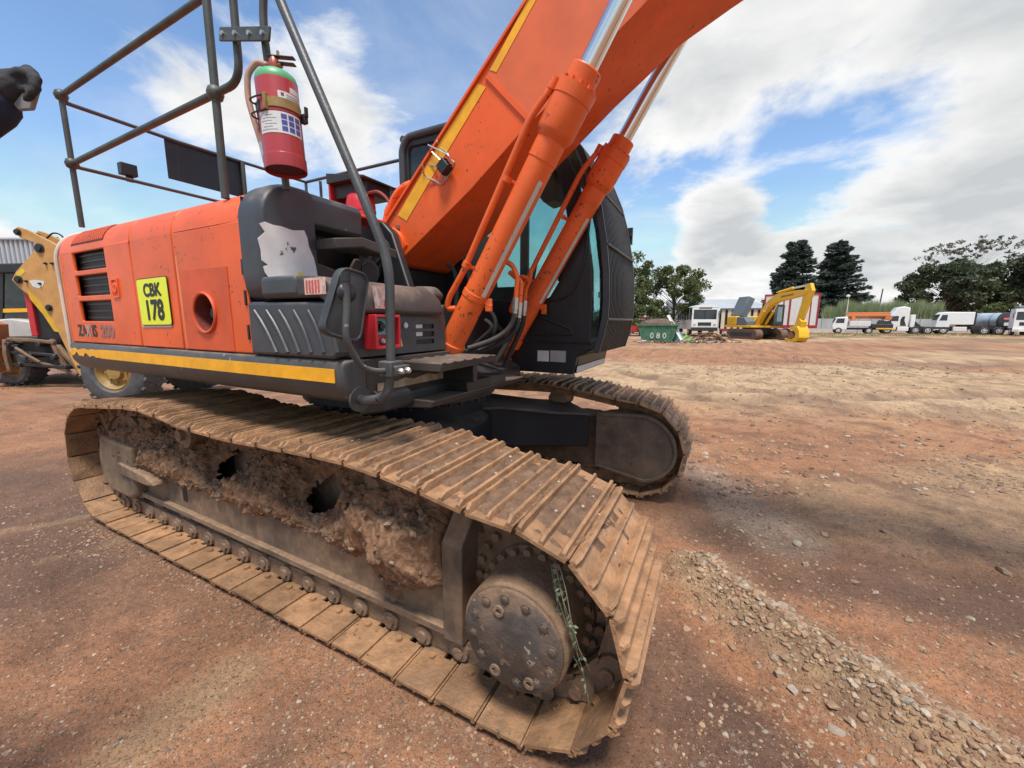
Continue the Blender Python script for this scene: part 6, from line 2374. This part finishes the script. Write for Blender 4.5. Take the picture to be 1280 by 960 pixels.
for s in (-1, 1):
    MB().box(0, .03, s * .95 - .14, s * .95 + .14, 1.15, 1.33).build('headlight', LAMPGLASS, bs_, bevel=.01)
    simple_wheel(BU, -1.6, s * 1.05, .5, .3, s)
    simple_wheel(BU, -6.6, s * 1.05, .5, .3, s)
    MB().tube([(.0, s * 1.2, 2.3), (.25, s * 1.32, 2.3), (.25, s * 1.32, 1.95)], .03, 6).build('mirror_arm', DARKV, bs_)

# ---------------------------------------------------------------- slatted trailer and red framed box trailer
hd = (RTH * .9 - FWH * .43).normalized()
tb = GD(924, 41.5)
TR = thing('slatted_trailer', 'low farm trailer with cream upright boards and dark red frame', 'trailer', tb, rz_of(hd))
MB().box(-1.9, 1.9, -1.2, 1.2, .62, .82).build('trailer_bed', REDV, TR)
for k in range(7):
    x = -1.85 + k * .56
    MB().box(x, x + .33, -1.2, -1.14, .82, 2.72).build('board', CREAMV, TR)
    MB().box(x + .34, x + .48, -1.17, -1.11, .82, 2.72).build('slat', REDV if k % 2 else DARKV, TR)
MB().box(-1.95, 2.0, -1.3, 1.25, 2.72, 2.86).build('trailer_roof', GREYV, TR)
MB().box(-1.9, 1.9, 1.1, 1.2, .82, 2.72).build('rear_boards', DARKV, TR)
for x in (-1.4, -.75):
    for s in (-1, 1):
        simple_wheel(TR, x, s * 1.0, .45, .3, s)
hd = (RTH * .80 - FWH * .60).normalized()
tb = GD(985, 39.5)
TC = thing('box_trailer', 'tall box trailer of white panels in a dark red frame', 'trailer', tb, rz_of(hd))
x0, x1 = -2.2, 2.15
m = MB()
m.box(x0, x1, -1.2, 1.2, .95, 1.22)
fr_ = m.build('trailer_frame', REDV, TC)
MB().box(x0, x1, -1.2, 1.2, 4.0, 4.15).build('top_rail', REDV, fr_)
xs2 = [x0, -1.15, -.15, .85, x1 - .12]
for k, x in enumerate(xs2):
    MB().box(x, x + .13, -1.21, -1.10, 1.22, 4.0).build('upright', REDV, fr_)
    if k < 4:
        MB().box(x + .14, xs2[k + 1] - .01, -1.16, -1.12, 1.22, 4.0).build('panel', PALEV, TC)
        if k < 4:
            MB().box((x + xs2[k + 1]) / 2 + .02, (x + xs2[k + 1]) / 2 + .12, -1.175, -1.155, 1.22, 4.0).build('panel_rib', REDV if k % 2 else PALEV, TC)
MB().box(x1 - .05, x1, -1.08, 1.1, 1.22, 4.0).build('end_wall', PALEV, TC)
MB().box(x0, x1 - .06, 1.05, 1.12, 1.22, 4.0).build('back_wall', PALEV, TC)
for x in (-1.2, -.3):
    for s in (-1, 1):
        simple_wheel(TC, x, s * 1.0, .45, .3, s)

# ---------------------------------------------------------------- trucks in a row by the far wall
TD = 57.0
left_h = (-RTH * .84 + FWH * .54).normalized()


def truck_at(px, D, name, label, cat='truck', h=left_h):
    return thing(name, label, cat, GD(px, D), rz_of(h), 'trucks in a row before the grey wall')


T1 = truck_at(1052, TD, 'pump_truck', 'white truck carrying a folded orange concrete boom')
# local +X is the truck's front; front faces the picture's left
m = MB()
m.prism([(-.35, .55), (1.2, .55), (1.28, 1.1), (1.05, 1.75), (.85, 2.25), (-.35, 2.3)], 1, -1.0, 1.0)
cab_ = m.build('cab', WHITEV, T1, bevel=.06)
for s in (-1, 1):
    MB().prism([(.0, 1.45), (.95, 1.45), (.80, 2.05), (.0, 2.08)], 1, s * 1.0, s * 1.015).build('side_window', VGLASS, cab_)
    for x in (.55, -2.7):
        simple_wheel(T1, x, s * .88, .42, .26, s)
MB().prism([(1.13, 1.5), (1.16, 1.5), (.93, 2.1), (.90, 2.1)], 1, -.9, .9).build('windscreen', VGLASS, cab_)
MB().box(-5.1, -.4, -.45, .45, .55, .8).build('chassis', DARKV, T1)
MB().box(-2.8, -.6, -1.05, 1.05, 1.05, 1.72).build('white_body', PALEV, T1, bevel=.03)
MB().box(-5.1, -2.9, -1.0, 1.0, .75, 1.35).build('pump_hopper', DARKV, T1, bevel=.08)
MB().box(-5.25, -3.4, -1.02, 1.02, .62, .80).build('rear_bumper', YELV, T1, bevel=.02)
MB().prism([(-5.0, 1.35), (-3.6, 1.35), (-3.8, 1.85), (-4.8, 1.8)], 1, -.8, .8).build('engine_cowl', VGLASS, T1, bevel=.05)
for k, (z, x0, x1, y) in enumerate(((2.05, -4.4, -.2, -.35), (2.35, -4.7, -.3, .1), (2.62, -4.8, -.25, -.2))):
    MB().box(x0, x1, y - .17, y + .17, z, z + .28).build('boom_section', ORV, T1, bevel=.03)
MB().cyl((-4.65, -.3, 2.2), (-4.65, .3, 2.2), .36, n=16).build('boom_knuckle', ORV, T1)
MB().cyl((-1.0, 0, 1.7), (-1.0, 0, 2.6), .3, n=14).build('turret', ORV, T1)

T2 = truck_at(1112, TD, 'truck_tractor', 'white truck tractor with a tall roof fairing and open side')
m = MB()
m.prism([(-1.5, .95), (-1.5, 3.55), (-.9, 3.72), (-.2, 3.6), (.15, 2.85), (.55, 2.55), (.95, 1.95), (1.15, 1.3), (1.2, .5), (-.3, .5), (-.35, .95)], 1, -1.2, 1.2)
cab_ = m.build('cab', WHITEV, T2, bevel=.07)
for s in (-1, 1):
    MB().prism([(-.45, 1.75), (.45, 1.75), (.35, 2.4), (-.45, 2.45)], 1, s * 1.2, s * 1.215).build('side_window', VGLASS, cab_)
    MB().prism([(-1.3, 1.1), (-.7, 1.1), (-.65, 1.9), (-.8, 2.35), (-1.1, 2.4), (-1.05, 1.9)], 1, s * 1.2, s * 1.213).build('air_intake', DARKV, cab_)
    simple_wheel(T2, .55, s * 1.05, .52, .3, s)
    for x in (-2.3, -3.5):
        simple_wheel(T2, x, s * 1.0, .52, .5, s)
    MB().box(-1.6, -.45, s * 1.0 - .2, s * 1.0 + .2, .4, .95).build('fuel_tank', WHITEV, T2, bevel=.05)
MB().prism([(.62, 1.9), (.98, 1.9), (.6, 2.52), (.25, 2.8)], 1, -1.05, 1.05).build('windscreen', VGLASS, cab_)
MB().box(-5.8, .9, -.42, .42, .7, .98).build('chassis', DARKV, T2)
MB().box(-2.2, -1.75, -.9, .9, .9, 2.6).build('rear_fairing', WHITEV, T2, bevel=.04)
MB().prism([(-3.1, .95), (-1.9, 1.0), (-2.0, 1.9), (-2.2, 1.9)], 1, -.3, .3).build('air_tank', DARKV, T2)

T3 = truck_at(1178, TD - 1, 'box_truck', 'white truck with a long square sleeper box and bare chassis')
m = MB()
m.prism([(-2.45, 1.3), (-2.45, 2.95), (.45, 3.0), (.75, 2.75), (1.05, 1.95), (1.15, 1.2), (1.15, .55), (-.2, .55), (-.25, 1.3)], 1, -1.2, 1.2)
cab_ = m.build('cab', WHITEV, T3, bevel=.06)
for s in (-1, 1):
    MB().prism([(.1, 1.85), (.85, 1.85), (.62, 2.6), (.1, 2.62)], 1, s * 1.2, s * 1.215).build('side_window', VGLASS, cab_)
    simple_wheel(T3, .3, s * 1.05, .52, .3, s)
    for x in (-3.5, -4.8):
        simple_wheel(T3, x, s * 1.0, .52, .5, s)
    MB().box(-1.9, -.6, s * .95 - .25, s * .95 + .25, .42, 1.0).build('fuel_tank', PALEV if s > 0 else DARKV, T3, bevel=.06)
MB().prism([(.98, 1.9), (1.08, 1.9), (.8, 2.68), (.70, 2.68)], 1, -1.05, 1.05).build('windscreen', VGLASS, cab_)
MB().box(-2.62, -2.47, -1.2, 1.2, 1.1, 3.05).build('dark_rear_wall', DARKV, T3)
MB().box(-6.5, .8, -.42, .42, .72, 1.0).build('chassis', DARKV, T3)
MB().box(-2.4, -1.3, -.8, .8, 1.0, 1.6).build('gearbox', DARKV, T3, bevel=.1)
MB().box(1.1, 1.25, -1.2, 1.2, .45, .8).build('bumper', PALEV, T3, bevel=.04)

T4 = thing('tanker', 'silver tank trailer with a dark round rear end', 'tanker', GD(1246, TD - 3), rz_of((RTH * .12 - FWH).normalized()))
m = MB()
m.lathe([(1.12, 0), (1.12, 7.5)], (-7.0, 0, 1.75), (1, 0, 0), 32)
tk_ = m.build('tank', SILVER, T4)
m = MB()
m.lathe([(1.20, -.05), (1.22, 0), (1.22, .12), (1.12, .2), (.0, .26)], (.5, 0, 1.75), (1, 0, 0), 32, cap=False)
m.build('rear_end', DARKV, tk_)
MB().box(.74, .78, -.65, .65, 1.95, 2.25).build('red_sign', pm('red_sign', (.55, .06, .06), .5), tk_)
MB().box(.78, .785, -.55, .55, 2.06, 2.14).build('sign_strip', pm('pale_red_print', (.70, .35, .33), .5), tk_)
MB().box(.72, .76, -.4, .3, 1.2, 1.6).build('white_plate', WHITE, tk_)
MB().box(-6.8, .9, -.9, .9, .62, .8).build('chassis', DARKV, T4)
MB().box(.3, 1.1, -1.25, 1.25, .72, .95).build('rear_bumper', PALEV, T4, bevel=.02)
for x in (-.5, -1.7):
    for s in (-1, 1):
        simple_wheel(T4, x, s * 1.0, .5, .35, s)
for k in range(5):
    MB().ring((-6.4 + k * 1.5, 0, 1.75), (1, 0, 0), 1.145, 1.115, .08, 32).build('tank_band', GREYV, tk_)

T5 = thing('truck', 'white truck facing forward with a dark grille beside the tanker', 'truck', GD(1283, TD - 8), rz_of((-FWH * .78 - RTH * .62).normalized()))
m = MB()
m.plate(-1.2, 1.2, .9, 3.2, [(-1.08, 1.08, 1.9, 2.9)], 0, -.1, 0)
m.box(-1.9, -.1, -1.2, -1.12, .9, 3.2)
m.box(-1.9, -.1, 1.12, 1.2, .9, 3.2)
m.box(-1.9, .0, -1.2, 1.2, 3.2, 3.28)
m.box(-1.9, -1.8, -1.12, 1.12, .9, 3.2)
cab_ = m.build('cab', WHITEV, T5)
MB().box(-.06, -.04, -1.08, 1.08, 1.9, 2.9).build('windscreen', VGLASS, cab_)
MB().box(.0, .03, -.75, .75, 1.25, 1.65).build('grille', DARKV, cab_)
MB().box(-.05, .18, -1.25, 1.25, .5, .88).build('bumper', WHITEV, T5, bevel=.04)
for s in (-1, 1):
    MB().box(.18, .2, s * .95 - .18, s * .95 + .18, .6, .78).build('headlight', LAMPGLASS, T5)
    simple_wheel(T5, -.9, s * 1.05, .5, .3, s)
    simple_wheel(T5, -5.5, s * 1.0, .5, .5, s)
    MB().tube([(0, s * 1.2, 2.8), (.2, s * 1.38, 2.7), (.2, s * 1.38, 2.1)], .04, 6).build('mirror', DARKV, T5)
MB().box(-7.0, -1.9, -1.1, 1.1, .9, 1.2).build('chassis', DARKV, T5)
MB().box(-1.7, -.3, -1.0, 1.0, 3.28, 3.62).build('roof_fairing', GREYV, T5, bevel=.1)

# red car behind the skip
RC = thing('red_car', 'red car standing behind the green skip', 'car', GD(797, 43), rz_of(-RTH))
MB().prism([(-2.0, .4), (2.0, .4), (2.0, 1.0), (1.2, 1.1), (.7, 1.75), (-1.2, 1.8), (-1.9, 1.1)], 1, -.8, .8).build('car_body', pm('red_car_paint', (.42, .03, .03), .35, coat=.3), RC, bevel=.06)
MB().prism([(.95, 1.15), (.62, 1.62), (-1.1, 1.66), (-1.6, 1.15)], 1, -.815, .815).build('side_glass', VGLASS, RC)
for x in (-1.3, 1.3):
    for s in (-1, 1):
        simple_wheel(RC, x, s * .72, .32, .2, s)

# ---------------------------------------------------------------- scrap in front of the bus
beam = thing('steel_beam', 'white steel beam leaning on the scrap beside the skip', 'beam', GD(846, 29.5), world_parts=True)
p0, p1 = P(835, 394, 28.6), P(852, 425, 28.0)
d_ = (p1 - p0).normalized()
s_ = d_.cross(FWH).normalized() * .10
t_ = FWH * .06
m = MB()
for (k0, k1) in ((-1, -.72), (.72, 1)):
    m.loft([[p0 + s_ * k0 - t_, p0 + s_ * k1 - t_, p0 + s_ * k1 + t_, p0 + s_ * k0 + t_], [p1 + s_ * k0 - t_, p1 + s_ * k1 - t_, p1 + s_ * k1 + t_, p1 + s_ * k0 + t_]])
m.loft([[p0 - s_ * .72 - t_ * .2, p0 + s_ * .72 - t_ * .2, p0 + s_ * .72 + t_ * .2, p0 - s_ * .72 + t_ * .2], [p1 - s_ * .72 - t_ * .2, p1 + s_ * .72 - t_ * .2, p1 + s_ * .72 + t_ * .2, p1 - s_ * .72 + t_ * .2]])
m.build('beam_section', PALEV, beam)
o = MB().loft([[P(857, 418, 29.5), P(872, 428, 29.0), P(868, 429, 28.6), P(854, 424, 29.2)], [P(857, 417.5, 29.5), P(872, 427.4, 29.0), P(868, 428.4, 28.6), P(854, 423.4, 29.2)]]).build('sheet_metal', pm('bright_green_sheet', (.12, .26, .06), .6), None)
tag(o, 'bent green metal sheet lying among the scrap', 'metal sheet')
o = MB().box(-.3, .3, -.3, .3, 0, .75, Matrix.Translation(GD(847, 29.0))).build('crate', pm('teal_crate', (.10, .30, .25), .6, var=.2), None, bevel=.03)
tag(o, 'small teal and white crate beside the green skip', 'crate')
cc_ = thing('cable_coil', 'tangle of bent brown steel mesh and rods in front of the bus', 'scrap', GD(890, 29), world_parts=True)
rg = random.Random(12)
BRN = pm('rusty_rods', (.20, .115, .07), .85, var=.3)
for k in range(16):
    c = GD(876 + rg.random() * 30, 28.6 + rg.random())
    hh = rg.uniform(.25, .75) * (1 - abs(c.dot(RTH) - GD(890, 29).dot(RTH)) / 2.4)
    w = rg.uniform(.7, 1.5)
    pts = [c - RTH * w + Vector((0, 0, .04)), c - RTH * w * .5 + Vector((0, 0, hh * 1.2)), c + RTH * w * .3 + Vector((0, 0, hh * rg.uniform(.8, 1.5))), c + RTH * w + Vector((0, 0, .04)), c + RTH * w * .4 - FWH * .5 + Vector((0, 0, .06))]
    MB().tube(pts, .035, 6, .4, 5).build('bent_rod', BRN, cc_)


def rubble():
    rng = np.random.default_rng(31)
    C, S, K = [], [], []
    for _ in range(420):
        px, D = rng.uniform(796, 908), rng.normal(28.6, .5)
        g = GD(px, D)
        h = .28 * rng.random() ** 2
        C.append((g.x, g.y, h * .5))
        S.append(.05 + .22 * rng.random() ** 2.5)
        K.append(rng.integers(0, 5))
    V, F, nv = scatter_stones(np.array(C), np.array(S), 1, .6, .3, 33)
    c = np.repeat(np.array([(.16, .11, .08), (.22, .15, .1), (.45, .42, .38), (.10, .08, .07), (.28, .2, .13)])[np.array(K)], nv, 0)
    o = np_mesh('rubble', V, F, MATS['gravel_stone'], None, c, smooth=False)
    tag(o, 'low heap of soil, rubble and scrap along the yard edge', 'rubble', kind='stuff')


rubble()

# ---------------------------------------------------------------- buildings, wall, poles
CLAD = pm('grey_roof_sheet', (.42, .44, .46), .5, var=.06, vs=.5, streak=.15, dcol=(.3, .3, .3))
CLADW = pm('pale_wall_sheet', (.40, .42, .43), .6, var=.06, vs=.5)
wb = GD(912, 78)
WH = thing('warehouse', 'low grey-roofed warehouse behind the bus and slatted trailer', 'building', wb, rz_of(RTH))
m = MB()
m.loft([[(-9.5, 0, 3.6), (8.5, 0, 3.6), (8.5, .15, 3.6), (-9.5, .15, 3.6)], [(-7.5, 9, 6.3), (8.5, 9, 6.3), (8.5, 9.15, 6.2), (-7.5, 9.15, 6.2)]])
rf = m.build('roof', CLAD, WH)
for k in range(26):
    x = -9.2 + k * .7
    x2 = x + 2.0 * (1 - (x + 9.5) / 18)
    MB().loft([[(x, -.02, 3.62), (x + .1, -.02, 3.62), (x + .1, -.02, 3.67), (x, -.02, 3.67)], [(x2, 9, 6.32), (x2 + .1, 9, 6.32), (x2 + .1, 9, 6.37), (x2, 9, 6.37)]]).build('roof_rib', CLAD, rf)
MB().plate(-9.2, 8.3, 0, 3.55, [(-8.5, -5, 1.2, 2.9), (-2, 1.5, 0, 3.0), (4, 7, 1.2, 2.9)], 1, .5, .7).build('wall', CLADW, WH)
MB().box(-9.2, 8.3, 8.8, 9, 0, 6.1).build('rear_wall', CLADW, WH)
MB().box(-9, 8.2, 3, 3.2, 0, 3.4).build('inner_wall', DARKV, WH)
for x in (-9.2, 8.15):
    MB().prism([(.7, 0), (9, 0), (9, 6.1), (.7, 3.55)], 0, x, x + .15).build('end_wall', CLADW, WH)

sb2 = GD(-20, 27)
SH = thing('shed', 'pale corrugated steel shed behind the tan loader', 'building', sb2, rz_of(RTH))
top_z = CAM.z + (398.7 - 303) / FPX * 27
MB().box(-9, 5.4, .05, 9, 0, top_z - .25).build('shed_core', CLADW, SH)
nr = 46
for k in range(nr):
    x = -9 + k * 14.4 / nr
    MB().prism([(x, .0), (x + .05, -.06), (x + .17, -.06), (x + .22, .0), (x + .22, .05), (x, .05)], 2, .1, top_z - .1).build('cladding_rib', CLAD, SH)
MB().box(-9.1, 5.5, -.15, 9, top_z - .1, top_z).build('roof_edge', CLAD, SH)

# long low wall of panels behind the trucks
wl = thing('boundary_wall', 'long pale grey panel wall running behind the parked trucks', 'wall', GD(1140, 66), rz_of(RTH))
for k in range(26):
    x = -21 + k * 2.0
    MB().box(x + .06, x + 1.94, 0, .06, 0, 2.15).build('panel', pm('wall_panel', (.36, .38, .40), .7, var=.12, vs=.6), wl)
    MB().box(x - .06, x + .06, -.04, .10, 0, 2.3).build('post', pm('wall_post', (.24, .25, .26), .7), wl)
o = MB().box(-21, 4, -.3, 0, 0, .55, Matrix.Translation(GD(1020, 62)) @ Matrix.Rotation(YAW, 4, 'Z')).build('kerb_wall', pm('pale_concrete', (.50, .46, .40), .8), None)
tag(o, 'low pale concrete kerb wall beside the box trailer', 'wall')
WOODP = pm('pole_wood', (.09, .075, .065), .8)
o = MB().cyl(GD(1093, 96), GD(1093, 96) + Vector((.5, .2, 9.4)), .17, .12, 10).build('utility_pole', WOODP, None)
tag(o, 'leaning dark utility pole rising above the tall reeds', 'pole')
lp_ = thing('lamp_post', 'slender white lamp post beside the reeds and conifers', 'lamp', GD(1055, 66), 0)
MB().cyl((0, 0, 0), (0, 0, 5.6), .07, .05, 8).build('post', PALEV, lp_)
MB().lathe([(.06, 0), (.28, .12), (.24, .35), (.05, .42)], (-.1, 0, 5.55), (0, 0, 1), 14).build('lamp_head', PALEV, lp_)

# ---------------------------------------------------------------- trees
BARK = pm('bark', (.085, .06, .045), .9, var=.3, vs=6, bump=.6, bs=20)


def leaf_cloud(centers, radii, n, size, rng, flat=.75, up=.25):
    """n leaf-sized faces spread through overlapping clumps"""
    k = rng.integers(0, len(centers), n)
    d = rng.normal(size=(n, 3))
    d /= np.linalg.norm(d, axis=1)[:, None]
    rr = rng.random(n) ** .45
    C = centers[k] + d * (radii[k] * rr)[:, None] * np.array([1, 1, flat])
    a = rng.normal(size=(n, 3)); a /= np.linalg.norm(a, axis=1)[:, None]
    b = rng.normal(size=(n, 3)); b -= a * (a * b).sum(1)[:, None]; b /= np.linalg.norm(b, axis=1)[:, None]
    s = size * rng.uniform(.5, 1.3, n)[:, None]
    V = np.stack([C - a * s, C + b * s * .42, C + a * s, C - b * s * .42], 1).reshape(-1, 3)
    return V, np.arange(n * 4).reshape(-1, 4)


def broad_tree(name, label, base, height, spread, seed, mats, n=9000, size=.28, trunk=.28, crown0=.3, clumps=34, group=None, open_=1.0, aspect=1.0):
    rng = np.random.default_rng(seed)
    T = thing(name, label, 'tree', base, 0, group)
    m = MB()
    hh = height * .72
    pts = [Vector((0, 0, -.2)), Vector((rng.normal(0, .1), rng.normal(0, .1), hh * .4)), Vector((rng.normal(0, .3), rng.normal(0, .3), hh))]
    m.tube(pts, [trunk, trunk * .75, trunk * .25], 8, 0)
    C, Rr = [], []
    for i in range(clumps):
        th, ph = rng.uniform(0, 6.283), rng.random()
        z = crown0 + (1 - crown0) * ph ** .8
        prof = math.sin(math.pi * min(1, max(.05, (z - crown0 * .7) / (1.06 - crown0 * .7)))) ** .6
        r_ = spread * prof * rng.uniform(.35, 1.0)
        c = np.array([math.cos(th) * r_, math.sin(th) * r_ * aspect, z * height * .92])
        C.append(c)
        Rr.append(height * rng.uniform(.075, .15) * open_)
        f = min(.98, .45 + .55 * z)
        e0 = Vector(c)
        s0 = pts[0].lerp(pts[2], max(.25, min(.97, (c[2] - height * .26) / hh)))
        mid = Vector((c[0] * .45, c[1] * .45, max(s0.z, c[2] - height * .13)))
        m.tube([s0, mid, e0], [trunk * .22, trunk * .12, trunk * .04], 5)
    m.build('trunk', BARK, T)
    V, F = leaf_cloud(np.array(C), np.array(Rr), n, size, rng)
    np_mesh('crown', V, F, mats, T, smooth=False)
    return T


LEAF1 = leaf_mat('leaf_olive', (.055, .078, .026), (.15, .18, .065))
LEAF2 = leaf_mat('leaf_dark', (.042, .060, .032), (.11, .13, .065))
LEAF3 = leaf_mat('leaf_grey', (.10, .105, .08), (.20, .20, .15))
NEEDLE = leaf_mat('needle', (.034, .052, .042), (.080, .104, .082), trans=.2)
REED = leaf_mat('reed', (.14, .18, .075), (.30, .34, .18))

broad_tree('broadleaf_tree', 'olive green spreading tree behind the skip and bus', GD(838, 46), 8.0, 4.4, 3, LEAF1, 11000, .20, .2, .12, 60, open_=.78)
broad_tree('slender_tree', 'thin pale tree rising beside the cab guard', GD(791, 52), 11.2, 1.9, 8, LEAF1, 3600, .24, .16, .2, 26, open_=.8)
broad_tree('shrub', 'low green shrub growing under the olive tree', GD(800, 42), 3.4, 2.6, 15, LEAF1, 3200, .2, .1, .05, 16)
broad_tree('broadleaf_tree', 'dense dark tree with flat lower crown behind the box truck', GD(1172, 80), 13.4, 6.6, 4, LEAF2, 11000, .42, .4, .16, 44, open_=1.0)
broad_tree('broadleaf_tree', 'dense dark tree crowded behind the silver tanker', GD(1216, 82), 13.6, 6.2, 5, LEAF2, 10000, .42, .4, .12, 40)
broad_tree('broadleaf_tree', 'tall dark tree overhanging the forward-facing white truck', GD(1283, 76), 15.2, 6.2, 6, LEAF2, 11000, .42, .45, .12, 40)
broad_tree('wispy_tree', 'tall grey wispy tree rising above the dense dark trees', GD(1200, 88), 20.5, 10.5, 9, LEAF3, 1700, .34, .09, .62, 110, open_=.24)
broad_tree('shrub', 'low green shrub behind the silver tanker', GD(1232, 68), 5.0, 4.5, 16, LEAF1, 4200, .3, .1, .05, 18)


def conifer(label, base, height, spread, seed):
    rng = np.random.default_rng(seed)
    T = thing('cedar_tree', label, 'tree', base, 0)
    m = MB()
    m.tube([(0, 0, -.2), (.1, .1, height * .5), (0, 0, height)], [.45, .3, .04], 8)
    V, n0 = [], 0
    for i in range(190):
        z = height * (.05 + .93 * (i / 190) ** .95)
        L = spread * (1.03 - z / height) ** .62 * rng.uniform(.6, 1.1) + .35
        th = rng.uniform(0, 6.283)
        d = np.array([math.cos(th), math.sin(th), 0])
        tip = d * L + np.array([0, 0, z + L * rng.uniform(-.02, .22)])
        root = np.array([0, 0, z])
        mid = (root + tip) / 2 + np.array([0, 0, L * .03])
        m.tube([Vector(root), Vector(mid), Vector(tip)], [.09, .05, .015], 4)
        k = int(40 * L) + 24
        t = rng.random(k) ** .7
        c = root * (1 - t)[:, None] ** 2 + mid * (2 * t * (1 - t))[:, None] + tip * (t ** 2)[:, None]
        w = (.25 + .9 * np.sin(np.pi * np.clip(t, .05, 1) * .85)) * L * .22
        sd = np.array([-d[1], d[0], 0])
        c = c + sd * (rng.uniform(-1, 1, k) * w)[:, None] + np.array([0, 0, 1]) * rng.normal(-.08, .16, k)[:, None]
        a = d * .8 + rng.normal(0, .55, (k, 3)) * np.array([1, 1, .45])
        a /= np.linalg.norm(a, axis=1)[:, None]
        b = np.cross(a, rng.normal(size=(k, 3))); b /= np.linalg.norm(b, axis=1)[:, None]
        s = rng.uniform(.22, .55, k)[:, None]
        V.append(np.stack([c - a * s, c + b * s * .3, c + a * s, c - b * s * .3], 1).reshape(-1, 3))
    m.build('trunk', BARK, T)
    V = np.concatenate(V)
    np_mesh('crown', V, np.arange(len(V)).reshape(-1, 4), NEEDLE, T, smooth=False)


conifer('dark cedar with layered branches standing behind the yellow excavator', GD(986, 86), 18.4, 6.6, 1)
conifer('broad dark cedar with upswept branch tips beside the reeds', GD(1036, 90), 19.0, 7.6, 2)


def reeds():
    rng = np.random.default_rng(44)
    n = 9000
    px = rng.uniform(1028, 1172, n)
    V = []
    for i in range(n):
        b = GD(px[i], rng.uniform(70, 76))
        h = rng.uniform(3.6, 5.7) * (1.0 + .06 * math.sin(px[i] * .21)) * (1.0 if px[i] > 1045 else .85)
        ln = rng.normal(0, .25, 2)
        w = rng.uniform(.035, .075)
        tip = b + Vector((ln[0] * 1.6, ln[1] * 1.6, h))
        md = b + Vector((ln[0] * .5, ln[1] * .5, h * .55))
        s = (RTH * math.cos(rng.uniform(-1, 1))) * w
        V += [b - s * .6, md - s, tip, md + s]
    V = np.array([tuple(v) for v in V])
    o = np_mesh('reeds', V, np.arange(len(V)).reshape(-1, 4), REED, smooth=False)
    tag(o, 'tall green reeds standing behind the parked trucks', 'reeds', kind='stuff')


reeds()


def far_scrub():
    """the wooded edge of the yard that reads as one mass beyond the trees and, unseen, round the rest of the horizon"""
    rng = np.random.default_rng(46)
    C, Rr = [], []
    for k in range(420):
        px = rng.uniform(560, 1330)
        D = rng.uniform(104, 130)
        c = GD(px, D)
        h = rng.uniform(1.0, 4.6) * (1.2 if px > 1120 else .75)
        C.append((c.x, c.y, h))
        Rr.append(rng.uniform(1.2, 2.6))
    V, F = leaf_cloud(np.array(C), np.array(Rr), 16000, .55, rng)
    o = np_mesh('scrub_belt', V, F, LEAF2, smooth=False)
    tag(o, 'distant belt of dark scrub closing off the yard', 'scrub', kind='stuff')


far_scrub()


def grass_tufts():
    rng = np.random.default_rng(52)
    V = []
    for _ in range(900):
        px, D = (rng.uniform(960, 1300), rng.uniform(44, 56)) if rng.random() < .75 else (rng.uniform(-10, 90), rng.uniform(8, 22))
        b = GD(px, D)
        if D < 30 and abs(b.y) < 1.6 and -3 < b.x < 2:
            continue
        sc_ = .16 if D > 30 else .06
        for k in range(7):
            dx = rng.normal(0, .5, 2) * sc_ * 2
            bb_ = b + Vector((dx[0], dx[1], 0))
            tp = bb_ + Vector((rng.normal(0, .4) * sc_, rng.normal(0, .4) * sc_, sc_ * rng.uniform(.6, 1.6)))
            s = RTH * sc_ * .10
            V += [bb_ - s, bb_.lerp(tp, .5) - s * .7, tp, bb_.lerp(tp, .5) + s * .7]
    V = np.array([tuple(v) for v in V])
    o = np_mesh('grass', V, np.arange(len(V)).reshape(-1, 4), leaf_mat('dry_grass', (.09, .10, .035), (.20, .17, .07)), smooth=False)
    tag(o, 'thin dry grass along the far edge of the yard', 'grass', kind='stuff')


grass_tufts()
